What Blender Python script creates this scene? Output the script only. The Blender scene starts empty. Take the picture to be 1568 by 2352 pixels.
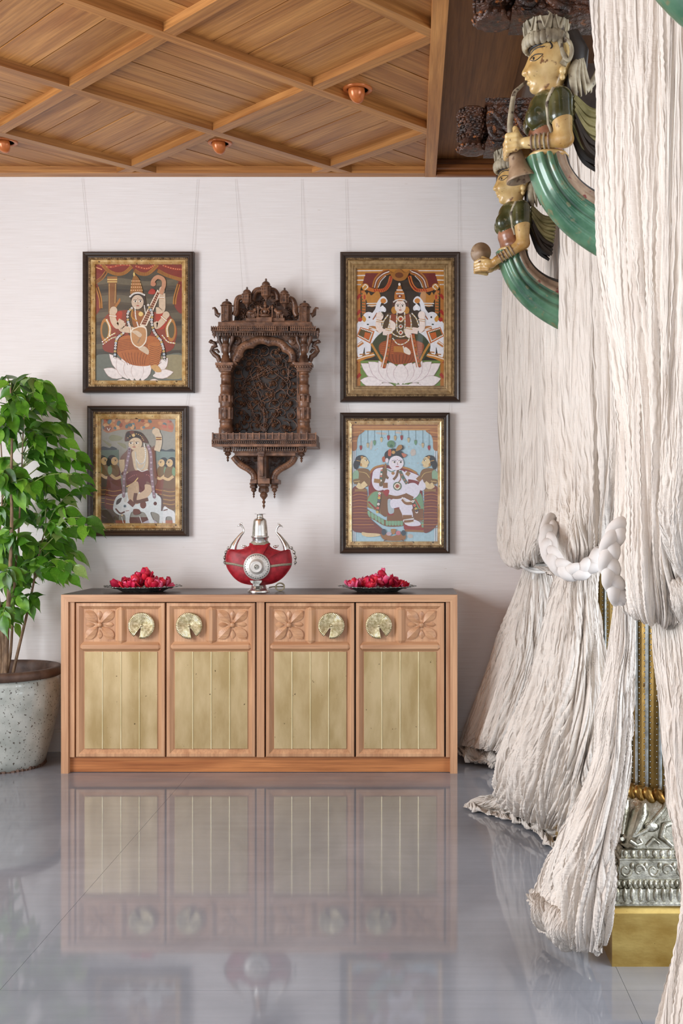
import bpy, bmesh, math, random
import numpy as np
from mathutils import Vector, Matrix, noise as mnoise

RND = random.Random(11)
scene = bpy.context.scene
COL = scene.collection
# ------------------------------------------------------------------ camera
F, CX, CY, CH = 2450.0, 941.0, 1200.0, 1.187      # focal length and principal point in pixels of 1568x2352, eye height
cam_data = bpy.data.cameras.new('camera')
cam = bpy.data.objects.new('camera', cam_data)
COL.objects.link(cam)
cam.location = (0, 0, CH)
cam.rotation_euler = (math.pi / 2, 0, 0)
cam_data.sensor_fit = 'AUTO'
cam_data.sensor_width = 36.0
cam_data.lens = F / 2352.0 * 36.0
cam_data.shift_x = (784.0 - CX) / 2352.0
cam_data.shift_y = (CY - 1176.0) / 2352.0
cam_data.clip_start = 0.05
scene.camera = cam

# ------------------------------------------------------------------ light
world = bpy.data.worlds.new('world')
scene.world = world
world.use_nodes = True
bg = world.node_tree.nodes['Background']
bg.inputs['Color'].default_value = (0.87, 0.955, 1.06, 1)
bg.inputs['Strength'].default_value = 0.9

def area(name, loc, target, sx, sy, power, col):
    d = bpy.data.lights.new(name, 'AREA')
    d.shape = 'RECTANGLE'; d.size = sx; d.size_y = sy; d.energy = power; d.color = col
    o = bpy.data.objects.new(name, d); COL.objects.link(o)
    o.location = loc
    o.rotation_euler = (Vector(target) - Vector(loc)).to_track_quat('-Z', 'Y').to_euler()
    return o
area('window_daylight', (-3.56, 2.15, 1.7), (0, 2.15, 1.7), 2.4, 1.85, 100, (0.94, 0.985, 1.04))
area('verandah_daylight', (3.4, 1.2, 1.9), (0.2, 4.4, 1.3), 2.2, 2.0, 66, (0.93, 0.98, 1.05))
scene.view_settings.view_transform = 'Standard'
scene.view_settings.look = 'None'
scene.view_settings.gamma = 1.0
scene.view_settings.use_curve_mapping = False
scene.view_settings.exposure = 0.88

# ------------------------------------------------------------------ helpers
def P(x, y, Y):
    return ((x - CX) * Y / F, Y, CH - (y - CY) * Y / F)

def lin(c):
    out = []
    for v in c[:3]:
        v = v / 255.0
        out.append(v / 12.92 if v <= 0.04045 else ((v + 0.055) / 1.055) ** 2.4)
    return tuple(out) + (1.0,)

def thing(name, label, cat, loc=(0, 0, 0), group=None):
    o = bpy.data.objects.new(name, None)
    o.empty_display_size = 0.05
    COL.objects.link(o)
    o.location = loc
    o['label'] = label; o['category'] = cat
    if group: o['group'] = group
    return o

def tag(o, label, cat, group=None):
    o['label'] = label; o['category'] = cat
    if group: o['group'] = group
    return o

def origin_of(o):
    v = Vector((0, 0, 0))
    while o is not None:
        v = v + o.location
        o = o.parent
    return v

def finish(name, verts, faces, mats, mi=None, smooth=None, parent=None, origin=None, sharp=None):
    """one mesh object; verts in world coordinates, stored relative to its thing's base"""
    verts = np.asarray(verts, dtype=np.float64).reshape(-1, 3)
    if parent is not None:
        off = origin_of(parent)
    elif origin is not None:
        off = Vector(origin)
    else:
        lo, hi = verts.min(0), verts.max(0)
        off = Vector(((lo[0] + hi[0]) / 2, (lo[1] + hi[1]) / 2, lo[2]))
    verts = verts - np.array(off)
    me = bpy.data.meshes.new(name)
    if isinstance(faces, np.ndarray):
        nv, nf = len(verts), len(faces); k = faces.shape[1]
        me.vertices.add(nv); me.vertices.foreach_set('co', verts.astype(np.float32).ravel())
        me.loops.add(nf * k); me.loops.foreach_set('vertex_index', faces.astype(np.int32).ravel())
        me.polygons.add(nf)
        me.polygons.foreach_set('loop_start', np.arange(0, nf * k, k, dtype=np.int32))
        me.update(calc_edges=True)
    else:
        me.from_pydata([tuple(v) for v in verts], [], faces)
        me.update()
    for m in mats: me.materials.append(m)
    if mi is not None: me.polygons.foreach_set('material_index', np.asarray(mi, dtype=np.int32))
    if smooth is True: me.polygons.foreach_set('use_smooth', np.ones(len(me.polygons), dtype=bool))
    elif smooth is not None and smooth is not False: me.polygons.foreach_set('use_smooth', np.asarray(smooth, dtype=bool))
    if sharp: me.set_sharp_from_angle(angle=math.radians(sharp))
    o = bpy.data.objects.new(name, me)
    COL.objects.link(o)
    if parent is None: o.location = off
    else: o.parent = parent
    return o

class MB:
    """collects shapes; build() links them as one mesh object"""
    def __init__(s, mat=None):
        s.v = []; s.f = []; s.mi = []; s.sm = []; s.mats = []; s.cur = 0; s.xf = None
        if mat: s.use(mat)
    def use(s, m):
        if m not in s.mats: s.mats.append(m)
        s.cur = s.mats.index(m); return s
    def add(s, verts, faces, smooth=False):
        b = len(s.v)
        if s.xf is not None: verts = [tuple(s.xf @ Vector(v)) for v in verts]
        s.v.extend([tuple(v) for v in verts])
        for f in faces:
            s.f.append(tuple(i + b for i in f)); s.mi.append(s.cur); s.sm.append(smooth)
        return s
    def box(s, x0, x1, y0, y1, z0, z1):
        v = [(x0,y0,z0),(x1,y0,z0),(x1,y1,z0),(x0,y1,z0),(x0,y0,z1),(x1,y0,z1),(x1,y1,z1),(x0,y1,z1)]
        return s.add(v, [(0,3,2,1),(4,5,6,7),(0,1,5,4),(1,2,6,5),(2,3,7,6),(3,0,4,7)])
    def prism(s, poly, a, b, plane='xz', smooth=False):
        """poly extruded from a to b along the remaining axis"""
        def mk(p, t):
            if plane == 'xz': return (p[0], t, p[1])
            if plane == 'xy': return (p[0], p[1], t)
            return (t, p[0], p[1])
        n = len(poly)
        v = [mk(p, a) for p in poly] + [mk(p, b) for p in poly]
        s.add(v, [tuple(range(n)), tuple(range(2*n-1, n-1, -1))])
        s.add(v, [(i, i+n, (i+1) % n + n, (i+1) % n) for i in range(n)], smooth)
        return s
    def lathe(s, prof, c=(0,0,0), n=20, axis='z', smooth=True, ang0=0.0, sx=1.0, sy=1.0, caps=True):
        v = []; f = []; m = len(prof)
        for r, h in prof:
            for i in range(n):
                a = ang0 + 2*math.pi*i/n
                p = (r*math.cos(a)*sx, r*math.sin(a)*sy, h)
                if axis == 'y': p = (p[0], p[2], p[1])
                elif axis == 'x': p = (p[2], p[0], p[1])
                v.append((c[0]+p[0], c[1]+p[1], c[2]+p[2]))
        for j in range(m-1):
            for i in range(n):
                k = (i+1) % n
                f.append((j*n+i, j*n+k, (j+1)*n+k, (j+1)*n+i))
        s.add(v, f, smooth)
        if caps and prof[0][0] > 1e-5: s.add(v[:n], [tuple(range(n-1,-1,-1))])
        if caps and prof[-1][0] > 1e-5: s.add(v[-n:], [tuple(range(n))])
        return s
    def tube(s, pts, rad, n=8, smooth=True, flat=1.0, up=None):
        pts = [Vector(p) for p in pts]; m = len(pts)
        if not hasattr(rad, '__len__'): rad = [rad]*m
        v = []; prev = None
        for i in range(m):
            t = (pts[min(i+1,m-1)] - pts[max(i-1,0)])
            t = t.normalized() if t.length > 1e-9 else Vector((0,0,1))
            if prev is None:
                u = Vector(up) if up else (Vector((0,0,1)) if abs(t.z) < .9 else Vector((0,1,0)))
            else: u = prev
            u = (u - t*u.dot(t))
            u = u.normalized() if u.length > 1e-6 else t.orthogonal().normalized()
            w = t.cross(u); prev = u
            for k in range(n):
                a = 2*math.pi*k/n
                v.append(tuple(pts[i] + u*(rad[i]*math.cos(a)) + w*(rad[i]*flat*math.sin(a))))
        f = [(i*n+k, i*n+(k+1)%n, (i+1)*n+(k+1)%n, (i+1)*n+k) for i in range(m-1) for k in range(n)]
        s.add(v, f, smooth)
        s.add(v[:n], [tuple(range(n-1,-1,-1))]); s.add(v[-n:], [tuple(range(n))])
        return s
    def ell(s, c, r, nu=12, nv=8, smooth=True, rot=None):
        if not hasattr(r, '__len__'): r = (r, r, r)
        v = []; f = []
        for j in range(nv+1):
            th = math.pi*j/nv
            for i in range(nu):
                a = 2*math.pi*i/nu
                p = Vector((r[0]*math.sin(th)*math.cos(a), r[1]*math.sin(th)*math.sin(a), r[2]*math.cos(th)))
                if rot is not None: p = rot @ p
                v.append((c[0]+p.x, c[1]+p.y, c[2]+p.z))
        for j in range(nv):
            for i in range(nu):
                k = (i+1) % nu
                f.append((j*nu+i, (j+1)*nu+i, (j+1)*nu+k, j*nu+k))
        return s.add(v, f, smooth)
    def build(s, name, parent=None, origin=None, bevel=0, seg=2, sharp=None, weld=False):
        o = finish(name, s.v, s.f, s.mats, s.mi, s.sm, parent, origin, sharp)
        if weld:
            bm = bmesh.new(); bm.from_mesh(o.data)
            bmesh.ops.remove_doubles(bm, verts=bm.verts, dist=1e-5); bm.to_mesh(o.data); bm.free()
        if bevel:
            md = o.modifiers.new('bevel', 'BEVEL'); md.width = bevel; md.segments = seg
            md.limit_method = 'ANGLE'; md.angle_limit = math.radians(40); md.harden_normals = False
        return o

def copy_tree(o, parent=None):
    c = o.copy(); COL.objects.link(c)
    if parent is not None: c.parent = parent
    for ch in list(o.children): copy_tree(ch, c)
    return c

def share(o, parent=None, loc=None, name=None):
    c = o.copy(); COL.objects.link(c)
    if name: c.name = name
    c.parent = parent
    if loc is not None: c.location = loc
    return c

def crom(pts, n, closed=False):
    """Catmull-Rom through pts, n samples in all"""
    p = np.asarray(pts, dtype=float); m = len(p)
    if closed:
        q = np.vstack([p[-1:], p, p[:2]]); t = np.linspace(0, m, n, endpoint=False)
    else:
        q = np.vstack([2*p[:1]-p[1:2], p, 2*p[-1:]-p[-2:-1]]); t = np.linspace(0, m-1, n)
    i = np.minimum(t.astype(int), (m if closed else m-1)-1); u = (t-i)[:, None]
    a, b, c, d = q[i], q[i+1], q[i+2], q[i+3]
    return 0.5*((2*b)+(-a+c)*u+(2*a-5*b+4*c-d)*u*u+(-a+3*b-3*c+d)*u**3)

# ------------------------------------------------------------------ materials
def new_mat(name):
    m = bpy.data.materials.new(name); m.use_nodes = True
    return m, m.node_tree, m.node_tree.nodes['Principled BSDF']

def node(nt, t, **kw):
    n = nt.nodes.new(t)
    for k, v in kw.items():
        if hasattr(n, k): setattr(n, k, v)
        else: n.inputs[k].default_value = v
    return n

def coords(nt, kind, scale=(1,1,1), rot=(0,0,0)):
    tc = node(nt, 'ShaderNodeTexCoord')
    mp = node(nt, 'ShaderNodeMapping')
    mp.inputs['Scale'].default_value = scale; mp.inputs['Rotation'].default_value = rot
    nt.links.new(tc.outputs[kind], mp.inputs['Vector'])
    return mp.outputs['Vector']

def ramp(nt, fac, stops):
    r = node(nt, 'ShaderNodeValToRGB')
    e = r.color_ramp.elements
    while len(e) > 1: e.remove(e[-1])
    e[0].position = stops[0][0]; e[0].color = stops[0][1]
    for p, c in stops[1:]:
        x = e.new(p); x.color = c
    nt.links.new(fac, r.inputs['Fac'])
    return r.outputs['Color']

def mixc(nt, fac, a, b, mode='MIX'):
    m = node(nt, 'ShaderNodeMix', data_type='RGBA', blend_type=mode)
    for sock, val in ((m.inputs[0], fac), (m.inputs[6], a), (m.inputs[7], b)):
        if isinstance(val, (int, float, tuple)): sock.default_value = val
        else: nt.links.new(val, sock)
    return m.outputs[2]

def noise(nt, vec, scale, detail=4, rough=.55, dist=0.0):
    n = node(nt, 'ShaderNodeTexNoise')
    n.inputs['Scale'].default_value = scale; n.inputs['Detail'].default_value = detail
    n.inputs['Roughness'].default_value = rough; n.inputs['Distortion'].default_value = dist
    nt.links.new(vec, n.inputs['Vector'])
    return n.outputs['Fac']

def bump(nt, bsdf, fac, strength, dist=.01):
    b = node(nt, 'ShaderNodeBump')
    b.inputs['Strength'].default_value = strength; b.inputs['Distance'].default_value = dist
    nt.links.new(fac, b.inputs['Height']); nt.links.new(b.outputs['Normal'], bsdf.inputs['Normal'])
    return b

def simple(name, c1, c2=None, rough=.5, metal=0., scale=(1,1,1), ns=6, detail=4, bmp=0., bs=None, lo=.35, hi=.65,
           coat=0., spots=None, kind='Object', bd=.004, spec=.5, rvar=0.):
    m, nt, b = new_mat(name)
    b.inputs['Roughness'].default_value = rough; b.inputs['Metallic'].default_value = metal
    b.inputs['Coat Weight'].default_value = coat; b.inputs['Specular IOR Level'].default_value = spec
    vec = coords(nt, kind, scale)
    f = noise(nt, vec, ns, detail)
    col = ramp(nt, f, [(lo, lin(c1)), (hi, lin(c2 or c1))])
    if spots:                                   # (colour, noise scale, threshold, softness)
        f2 = noise(nt, coords(nt, kind), spots[1], 3)
        k = ramp(nt, f2, [(spots[2], (0,0,0,1)), (spots[2]+spots[3], (1,1,1,1))])
        col = mixc(nt, k, col, lin(spots[0]))
    nt.links.new(col, b.inputs['Base Color'])
    if rvar:
        mr = node(nt, 'ShaderNodeMapRange'); mr.inputs['To Min'].default_value = rough-rvar; mr.inputs['To Max'].default_value = rough+rvar
        nt.links.new(f, mr.inputs['Value']); nt.links.new(mr.outputs['Result'], b.inputs['Roughness'])
    if bmp:
        f3 = noise(nt, vec, bs or ns*3, 4)
        bump(nt, b, f3, bmp, bd)
    return m

def wood(name, dark, light, axis='x', rough=.42, ring=1.0, rnd=.12, grain=.75):
    m, nt, b = new_mat(name)
    sc = {'x': (1.2, 14, 14), 'y': (14, 1.2, 14), 'z': (14, 14, 1.2)}[axis]
    sc2 = {'x': (3, 110, 110), 'y': (110, 3, 110), 'z': (110, 110, 3)}[axis]
    oi = node(nt, 'ShaderNodeObjectInfo')
    tc = node(nt, 'ShaderNodeTexCoord')
    ad = node(nt, 'ShaderNodeVectorMath', operation='ADD')
    ml = node(nt, 'ShaderNodeMath', operation='MULTIPLY'); ml.inputs[1].default_value = 37.0
    nt.links.new(oi.outputs['Random'], ml.inputs[0])
    nt.links.new(tc.outputs['Object'], ad.inputs[0]); nt.links.new(ml.outputs[0], ad.inputs[1])
    def mp(s):
        q = node(nt, 'ShaderNodeMapping'); q.inputs['Scale'].default_value = s
        nt.links.new(ad.outputs[0], q.inputs['Vector']); return q.outputs['Vector']
    f = noise(nt, mp(sc), 1.0*ring, 5, .55, .9)
    g = noise(nt, mp(sc2), 1.0, 3, .6)
    col = ramp(nt, f, [(.28, lin(dark)), (.5, tuple((x+y)/2 for x, y in zip(lin(dark), lin(light)))), (.72, lin(light))])
    k = ramp(nt, g, [(.36, (.66,.6,.55,1)), (.6, (1.07,1.07,1.07,1))])
    col = mixc(nt, grain, col, k, 'MULTIPLY')
    hs = node(nt, 'ShaderNodeHueSaturation')
    mr = node(nt, 'ShaderNodeMapRange'); mr.inputs['To Min'].default_value = 1-rnd; mr.inputs['To Max'].default_value = 1+rnd
    nt.links.new(oi.outputs['Random'], mr.inputs['Value']); nt.links.new(mr.outputs['Result'], hs.inputs['Value'])
    nt.links.new(col, hs.inputs['Color']); nt.links.new(hs.outputs['Color'], b.inputs['Base Color'])
    b.inputs['Roughness'].default_value = rough
    bump(nt, b, g, .12, .002)
    return m

TEAK = {a: wood('ceiling_teak_'+a, (146, 90, 42), (194, 138, 77), a, .44) for a in 'xy'}
CAB = {a: wood('cabinet_teak_'+a, (178, 128, 92), (216, 170, 130), a, .42, rnd=.04, grain=.4) for a in 'xz'}
RED_TEAK = wood('plinth_teak', (150, 88, 46), (196, 130, 78), 'x', .35)
DARK_WOOD = wood('dark_cornice_wood', (92, 50, 22), (146, 90, 46), 'x', .3)
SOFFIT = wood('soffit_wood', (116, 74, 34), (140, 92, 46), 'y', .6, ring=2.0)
TOP_DARK = simple('dark_cabinet_top', (58, 40, 32), (74, 54, 44), .3, scale=(1, 8, 1))

def wall_mat():
    m, nt, b = new_mat('grasscloth_wall')
    v = coords(nt, 'Object', (5, 5, 330))
    f = noise(nt, v, 1.0, 4, .6)
    g = noise(nt, coords(nt, 'Object', (14, 14, 160)), 1.0, 2)
    c = ramp(nt, f, [(.3, lin((230, 223, 218))), (.7, lin((242, 237, 234)))])
    fl = ramp(nt, g, [(.735, (0,0,0,1)), (.76, (1,1,1,1))])
    c = mixc(nt, fl, c, lin((205, 192, 172)))
    nt.links.new(c, b.inputs['Base Color']); b.inputs['Roughness'].default_value = .8
    bump(nt, b, f, .22, .002)
    return m
WALL = wall_mat()

def floor_mat():
    m, nt, b = new_mat('polished_grey_stone')
    f = noise(nt, coords(nt, 'Object', (1.2, .8, 1)), 2.2, 6, .6, .6)
    g = noise(nt, coords(nt, 'Object', (2, 26, 1), (0, 0, .5)), 1.0, 4)
    c = ramp(nt, f, [(.3, lin((122, 125, 132))), (.7, lin((140, 142, 148)))])
    k = ramp(nt, g, [(.3, (.93,.93,.93,1)), (.7, (1.03,1.03,1.03,1))])
    c = mixc(nt, 1.0, c, k, 'MULTIPLY')
    nt.links.new(c, b.inputs['Base Color'])
    b.inputs['Roughness'].default_value = .055
    b.inputs['IOR'].default_value = 1.62
    return m
FLOOR = floor_mat()
GROUT = simple('floor_joint', (112, 112, 114), (122, 122, 124), .6)
BASEB = simple('white_baseboard', (226, 220, 214), (232, 227, 221), .45)
# ================================================================== the room
WY = 5.525                                   # back wall
ZC = CH + 1.79                               # underside of the ceiling beams
def struct(o):
    o['kind'] = 'structure'; return o

# floor: a bed with large polished slabs on it
b = MB(GROUT); b.box(-3.6, 3.6, -2.2, WY + .1, -.08, -.003)
floor = struct(b.build('floor', origin=(0, 0, 0)))
gx = [-3.6, -2.63, -1.04, .55, 2.14, 3.6]
gy = [-2.2, -.1, 2.706, WY]
for i in range(len(gx) - 1):
    for j in range(len(gy) - 1):
        g = .0005
        b = MB(FLOOR); b.box(gx[i] + g, gx[i+1] - g, gy[j] + g, gy[j+1] - g, -.02, 0)
        b.build('tile', floor)

b = MB(WALL); b.box(-3.6, 3.6, WY, WY + .1, -.08, 3.3)
wall_back = struct(b.build('wall_back', origin=(0, WY, 0)))
b = MB(BASEB); b.box(-3.6, 3.6, WY - .014, WY, 0, .105)
b.box(-3.6, 3.6, WY - .010, WY, .105, .118)
struct(b.build('baseboard_back', origin=(0, WY, 0), bevel=.002))

# ceiling: teak slab, diagonal beams, clipped planks between them
b = MB(TEAK['x']); b.box(-3.6, .0764, -2.2, 2.72, ZC, ZC + .09); b.box(-3.6, .1345, 2.72, WY, ZC + .06, ZC + .1)
ceiling = struct(b.build('ceiling', origin=(0, 0, 0)))
LA, LB = .5, .49
VX, VY = -.9, 3.93                            # a beam crossing
RX0, RX1, RY0, RY1 = -2.45, .0764, 2.74, WY - .062
def clip(poly, a, bb, c):                     # keep a*x+b*y<=c
    out = []
    for i in range(len(poly)):
        p, q = poly[i], poly[(i+1) % len(poly)]
        dp, dq = a*p[0]+bb*p[1]-c, a*q[0]+bb*q[1]-c
        if dp <= 0: out.append(p)
        if (dp < 0 < dq) or (dq < 0 < dp):
            t = dp/(dp-dq); out.append((p[0]+(q[0]-p[0])*t, p[1]+(q[1]-p[1])*t))
    return out
def clip_rect(poly):
    for h in ((-1,0,-RX0),(1,0,RX1),(0,-1,-RY0),(0,1,RY1)):
        if poly: poly = clip(poly, *h)
    return poly
L = math.hypot(LA, LB)
n1 = (-LB/L, LA/L)                            # normal of beams running along (+,+)
n2 = (LB/L, LA/L)                             # normal of beams running along (+,-)
PITCH = 2*LA*LB/L                             # distance between parallel beams
c1 = n1[0]*VX + n1[1]*VY; c2 = n2[0]*VX + n2[1]*VY
HB = .0265
def slab(poly, z0, z1, ang, name, mat, bev):
    ca, sa = math.cos(-ang), math.sin(-ang)
    cx = sum(p[0] for p in poly)/len(poly); cy = sum(p[1] for p in poly)/len(poly)
    loc = [((p[0]-cx)*ca-(p[1]-cy)*sa, (p[0]-cx)*sa+(p[1]-cy)*ca) for p in poly]
    m = MB(mat); m.prism(loc, z0, z1, 'xy')
    o = finish(name, m.v, m.f, m.mats, m.mi, m.sm, None, (0,0,0))
    o.parent = ceiling; o.location = (cx, cy, 0); o.rotation_euler = (0, 0, ang)
    md = o.modifiers.new('bevel', 'BEVEL'); md.width = bev; md.segments = 1; md.limit_method = 'ANGLE'
    bm = bmesh.new(); bm.from_mesh(o.data); bmesh.ops.recalc_face_normals(bm, faces=bm.faces); bm.to_mesh(o.data); bm.free()
    return o
big = [(RX0,RY0),(RX1,RY0),(RX1,RY1),(RX0,RY1)]
ang1, ang2 = math.atan2(LB, LA), math.atan2(-LB, LA)
def area2(p): return abs(sum(p[i][0]*p[(i+1)%len(p)][1]-p[(i+1)%len(p)][0]*p[i][1] for i in range(len(p))))/2
for k in range(-8, 9):
    d = c1 + k*PITCH
    p = clip(clip(big, n1[0], n1[1], d+HB), -n1[0], -n1[1], -(d-HB)) if True else None
    if p and len(p) > 2 and area2(p) > .002: slab(p, ZC+.001, ZC+.05, ang1, 'beam', TEAK['x'], .0015)
    for j in range(-8, 9):
        e = c2 + j*PITCH
        # beam of the other direction, between two crossings
        p = big
        for h in ((n2[0],n2[1],e+HB),(-n2[0],-n2[1],-(e-HB)),(n1[0],n1[1],d+PITCH-HB),(-n1[0],-n1[1],-(d+HB))):
            if p: p = clip(p, *h)
        if p and len(p) > 2 and area2(p) > .0015: slab(p, ZC+.0015, ZC+.05, ang2, 'beam', TEAK['x'], .0015)
        # planks of the cell between crossings k..k+1, j..j+1
        kind1 = (k + j) % 2 != 0
        # centre of the cell decides the direction of its planks
        dd, ee = d + PITCH/2, e + PITCH/2
        cx = (ee*n1[1]-dd*n2[1])/(n2[0]*n1[1]-n1[0]*n2[1]); cy = (dd-n1[0]*cx)/n1[1]
        type1 = abs(((cx + .9)/1.0) - round((cx + .9)/1.0)) < .2
        nn, base = (n1, d) if type1 else (n2, e)
        for q in range(4):
            a0 = base + HB + (PITCH-2*HB)*q/4 + (.0028 if q else -.01); a1 = base + HB + (PITCH-2*HB)*(q+1)/4 - (.0028 if q < 3 else -.01)
            p = big
            for h in ((n1[0],n1[1],d+PITCH-HB+.008),(-n1[0],-n1[1],-(d+HB-.008)),(n2[0],n2[1],e+PITCH-HB+.008),(-n2[0],-n2[1],-(e+HB-.008)),
                      (nn[0],nn[1],a1),(-nn[0],-nn[1],-a0)):
                if p: p = clip(p, *h)
            if p and len(p) > 2 and area2(p) > .001:
                slab(p, ZC+.034+.001*(q % 2), ZC+.055, ang1 if type1 else ang2, 'plank', TEAK['x'], .0015)
b = MB(TEAK['y']); b.box(RX1, .1345, 2.72, WY, ZC-.002, ZC+.1); b.build('edge_board', ceiling, bevel=.002)
b = MB(TEAK['x']); b.box(-3.6, RX1, RY1, WY, ZC-.001, ZC+.07); b.build('edge_board', ceiling, bevel=.002)

# raised soffit beside the colonnade, its cornice and the header beam
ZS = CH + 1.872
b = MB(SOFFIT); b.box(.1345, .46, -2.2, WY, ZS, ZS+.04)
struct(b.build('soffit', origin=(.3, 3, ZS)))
b = MB(DARK_WOOD); b.box(.1345, .9, WY-.03, WY, ZC-.004, ZC+.022); b.box(.1345, .9, WY-.055, WY, ZC+.022, ZC+.052); b.box(.1345, .9, WY-.035, WY, ZC+.052, ZS)
struct(b.build('trim_1', origin=(.5, WY, ZC), bevel=.006, seg=3))
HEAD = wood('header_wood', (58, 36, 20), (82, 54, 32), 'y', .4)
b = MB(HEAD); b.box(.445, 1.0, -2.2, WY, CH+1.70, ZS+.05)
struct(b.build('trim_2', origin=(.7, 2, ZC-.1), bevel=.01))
# walls the photograph does not show, with the openings that light the room
b = MB(WALL)
b.box(-3.7, -3.6, -2.2, WY, -.08, .75); b.box(-3.7, -3.6, -2.2, WY, 2.65, 3.2)
b.box(-3.7, -3.6, -2.2, .9, .75, 2.65); b.box(-3.7, -3.6, 3.4, WY, .75, 2.65)
struct(b.build('wall_left', origin=(-3.6, 2, 0)))
b = MB(WALL)
b.box(-3.6, -3.1, -2.3, -2.2, -.08, 3.2); b.box(1.9, 3.6, -2.3, -2.2, -.08, 3.2); b.box(-3.1, 1.9, -2.3, -2.2, 2.7, 3.2)
struct(b.build('wall_front', origin=(0, -2.2, 0)))

# downlights: copper scoops under a flat ring
COPPER = simple('copper_lacquer', (186, 100, 48), (206, 122, 64), .25, .2, ns=20)
DARKHOLE = simple('lamp_dark', (38, 24, 16), (30, 20, 14), .6)
def scoop(x, y, label, r=.056):
    Yd = F*1.824/(CY-y)
    X = (x-CX)*Yd/F; Z = ZC+.034
    t = thing('downlight', label, 'light', (X, Yd, Z), 'copper scoop downlights in the ceiling')
    m = MB(COPPER); m.lathe([(r*.78, -.0005), (r*.80, -.006), (r*1.08, -.006), (r*1.12, -.001), (r*1.12, .002)], (X,Yd,Z), 28); m.build('trim_ring', t)
    m = MB(DARKHOLE); m.lathe([(r*.78, -.002), (0, -.002)], (X,Yd,Z), 28); m.build('aperture', t)
    m = MB(COPPER)                       # quarter-sphere hood turned toward the wall
    v = []; f = []; nu, nv = 18, 10
    for i in range(nu+1):
        a = math.pi*i/nu
        for j in range(nv+1):
            th = (math.pi*.62)*j/nv
            rr = r*.76
            p = Vector((rr*math.cos(a), -rr*math.sin(a)*math.cos(th), -rr*1.25*math.sin(a)*math.sin(th)))
            p = Matrix.Rotation(math.radians(-38), 3, 'Z') @ Vector((p.x*.82, p.y, p.z)); v.append((X+p.x, Yd+p.y, Z-.003+p.z))
    for i in range(nu):
        for j in range(nv):
            q = i*(nv+1)+j; f.append((q, q+1, q+nv+2, q+nv+1))
    m.add(v, f, True)
    o = m.build('hood', t, weld=True)
    sd = o.modifiers.new('solid', 'SOLIDIFY'); sd.thickness = .0025
    return t
scoop(821, 205, 'copper scoop downlight in the triangle beside the right ceiling board')
scoop(505, 328, 'copper scoop downlight near the wall above the carved shelf', .052)
scoop(12, 325, 'copper scoop downlight at the left edge above the plant', .052)
# ================================================================== sideboard
CYF = 5.041                                  # front plane of the cabinet
def cx(x): return (x - CX)*CYF/F
def cz(y): return CH - (y - CY)*CYF/F
BRASS = simple('aged_brass_sheet', (176, 150, 102), (204, 180, 136), .42, .55, scale=(3,3,1), ns=4, detail=5, bmp=.08, bs=6, rvar=.06,
               spots=((84, 66, 34), 45, .70, .05), bd=.01)
BRASS_EDGE = simple('bright_brass_seam', (222, 206, 156), (240, 226, 184), .3, .6)
HANDLE = simple('cast_brass_handle', (176, 160, 116), (236, 224, 190), .32, .75, ns=90, bmp=.12, bs=160, bd=.002)
GAP = simple('shadow_gap_wood', (70, 40, 22), (84, 50, 28), .6)
x0, x1, ytop, yfoot = 140, 1050, 1366, 1777
X0, X1 = cx(x0), cx(x1); ZT = cz(ytop); BACK = WY - .006
sb = thing('sideboard', 'long teak sideboard with brass-panelled doors and carved flowers against the white wall', 'sideboard', ((X0+X1)/2, (CYF+BACK)/2, 0))
b = MB(CAB['x'])
b.prism([(X0, ZT), (X1, ZT), (X1-.034, ZT-.034), (X0+.034, ZT-.034)], CYF, CYF+.03)
b.box(X0+.004, X1-.004, CYF+.03, BACK, ZT-.034, ZT-.0025)
b.build('top_rail', sb)
b = MB(TOP_DARK); b.box(X0+.001, X1-.001, CYF+.0015, BACK, ZT-.002, ZT+.0012); b.build('top_panel', sb)
for s in (0, 1):
    xa = X0 if s == 0 else X1-.034
    b = MB(CAB['z'])
    if s == 0: pol = [(X0, 0), (X0+.034, 0), (X0+.034, ZT-.034), (X0, ZT)]
    else: pol = [(X1-.034, 0), (X1, 0), (X1, ZT), (X1-.034, ZT-.034)]
    b.prism(pol, CYF, BACK)
    b.build('side_panel', sb)
for xa, xb in ((157, 169), (588, 606), (1024, 1033)):
    b = MB(CAB['z']); b.box(cx(xa), cx(xb), CYF+.012, CYF+.05, cz(1741), cz(1383)); b.build('stile', sb, bevel=.002)
b = MB(RED_TEAK); b.box(X0+.034, X1-.034, CYF+.028, CYF+.05, .002, cz(1741)); b.build('plinth', sb)
b = MB(GAP); b.box(X0+.034, X1-.034, CYF+.05, BACK, .01, ZT-.034); b.build('carcass', sb)

def petal_lens(m, c, ang, length, width, h, y, start=.12):
    """carved petal: two facets meeting in a ridge, pointing out from c at ang"""
    n = 10; ca, sa = math.cos(ang), math.sin(ang); V = []; Fc = []
    for i in range(n+1):
        t = i/n
        l = length*(start + (1-start)*t)
        w = width*math.sin(math.pi*t**1.35)**.7 if 0 < i < n else 0.0
        hh = h*(.35+.65*math.sin(math.pi*(.1+.8*t)))
        for sgn, k in ((-1, 0.25), (0, 1), (1, 0.55)):
            V.append((c[0]+ca*l - sa*w*sgn, y - hh*k, c[1]+sa*l + ca*w*sgn))
    # skirt on the ground
    base = len(V)
    for i in range(n+1):
        for q in (0, 2):
            p = V[i*3+q]; V.append((p[0], y, p[2]))
    for i in range(n):
        a = i*3
        Fc += [(a, a+3, a+4, a+1), (a+1, a+4, a+5, a+2)]
        g = base+i*2
        Fc += [(a, g, g+2, a+3), (a+2, a+5, g+3, g+1)]
    m.add(V, Fc, False)

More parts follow.
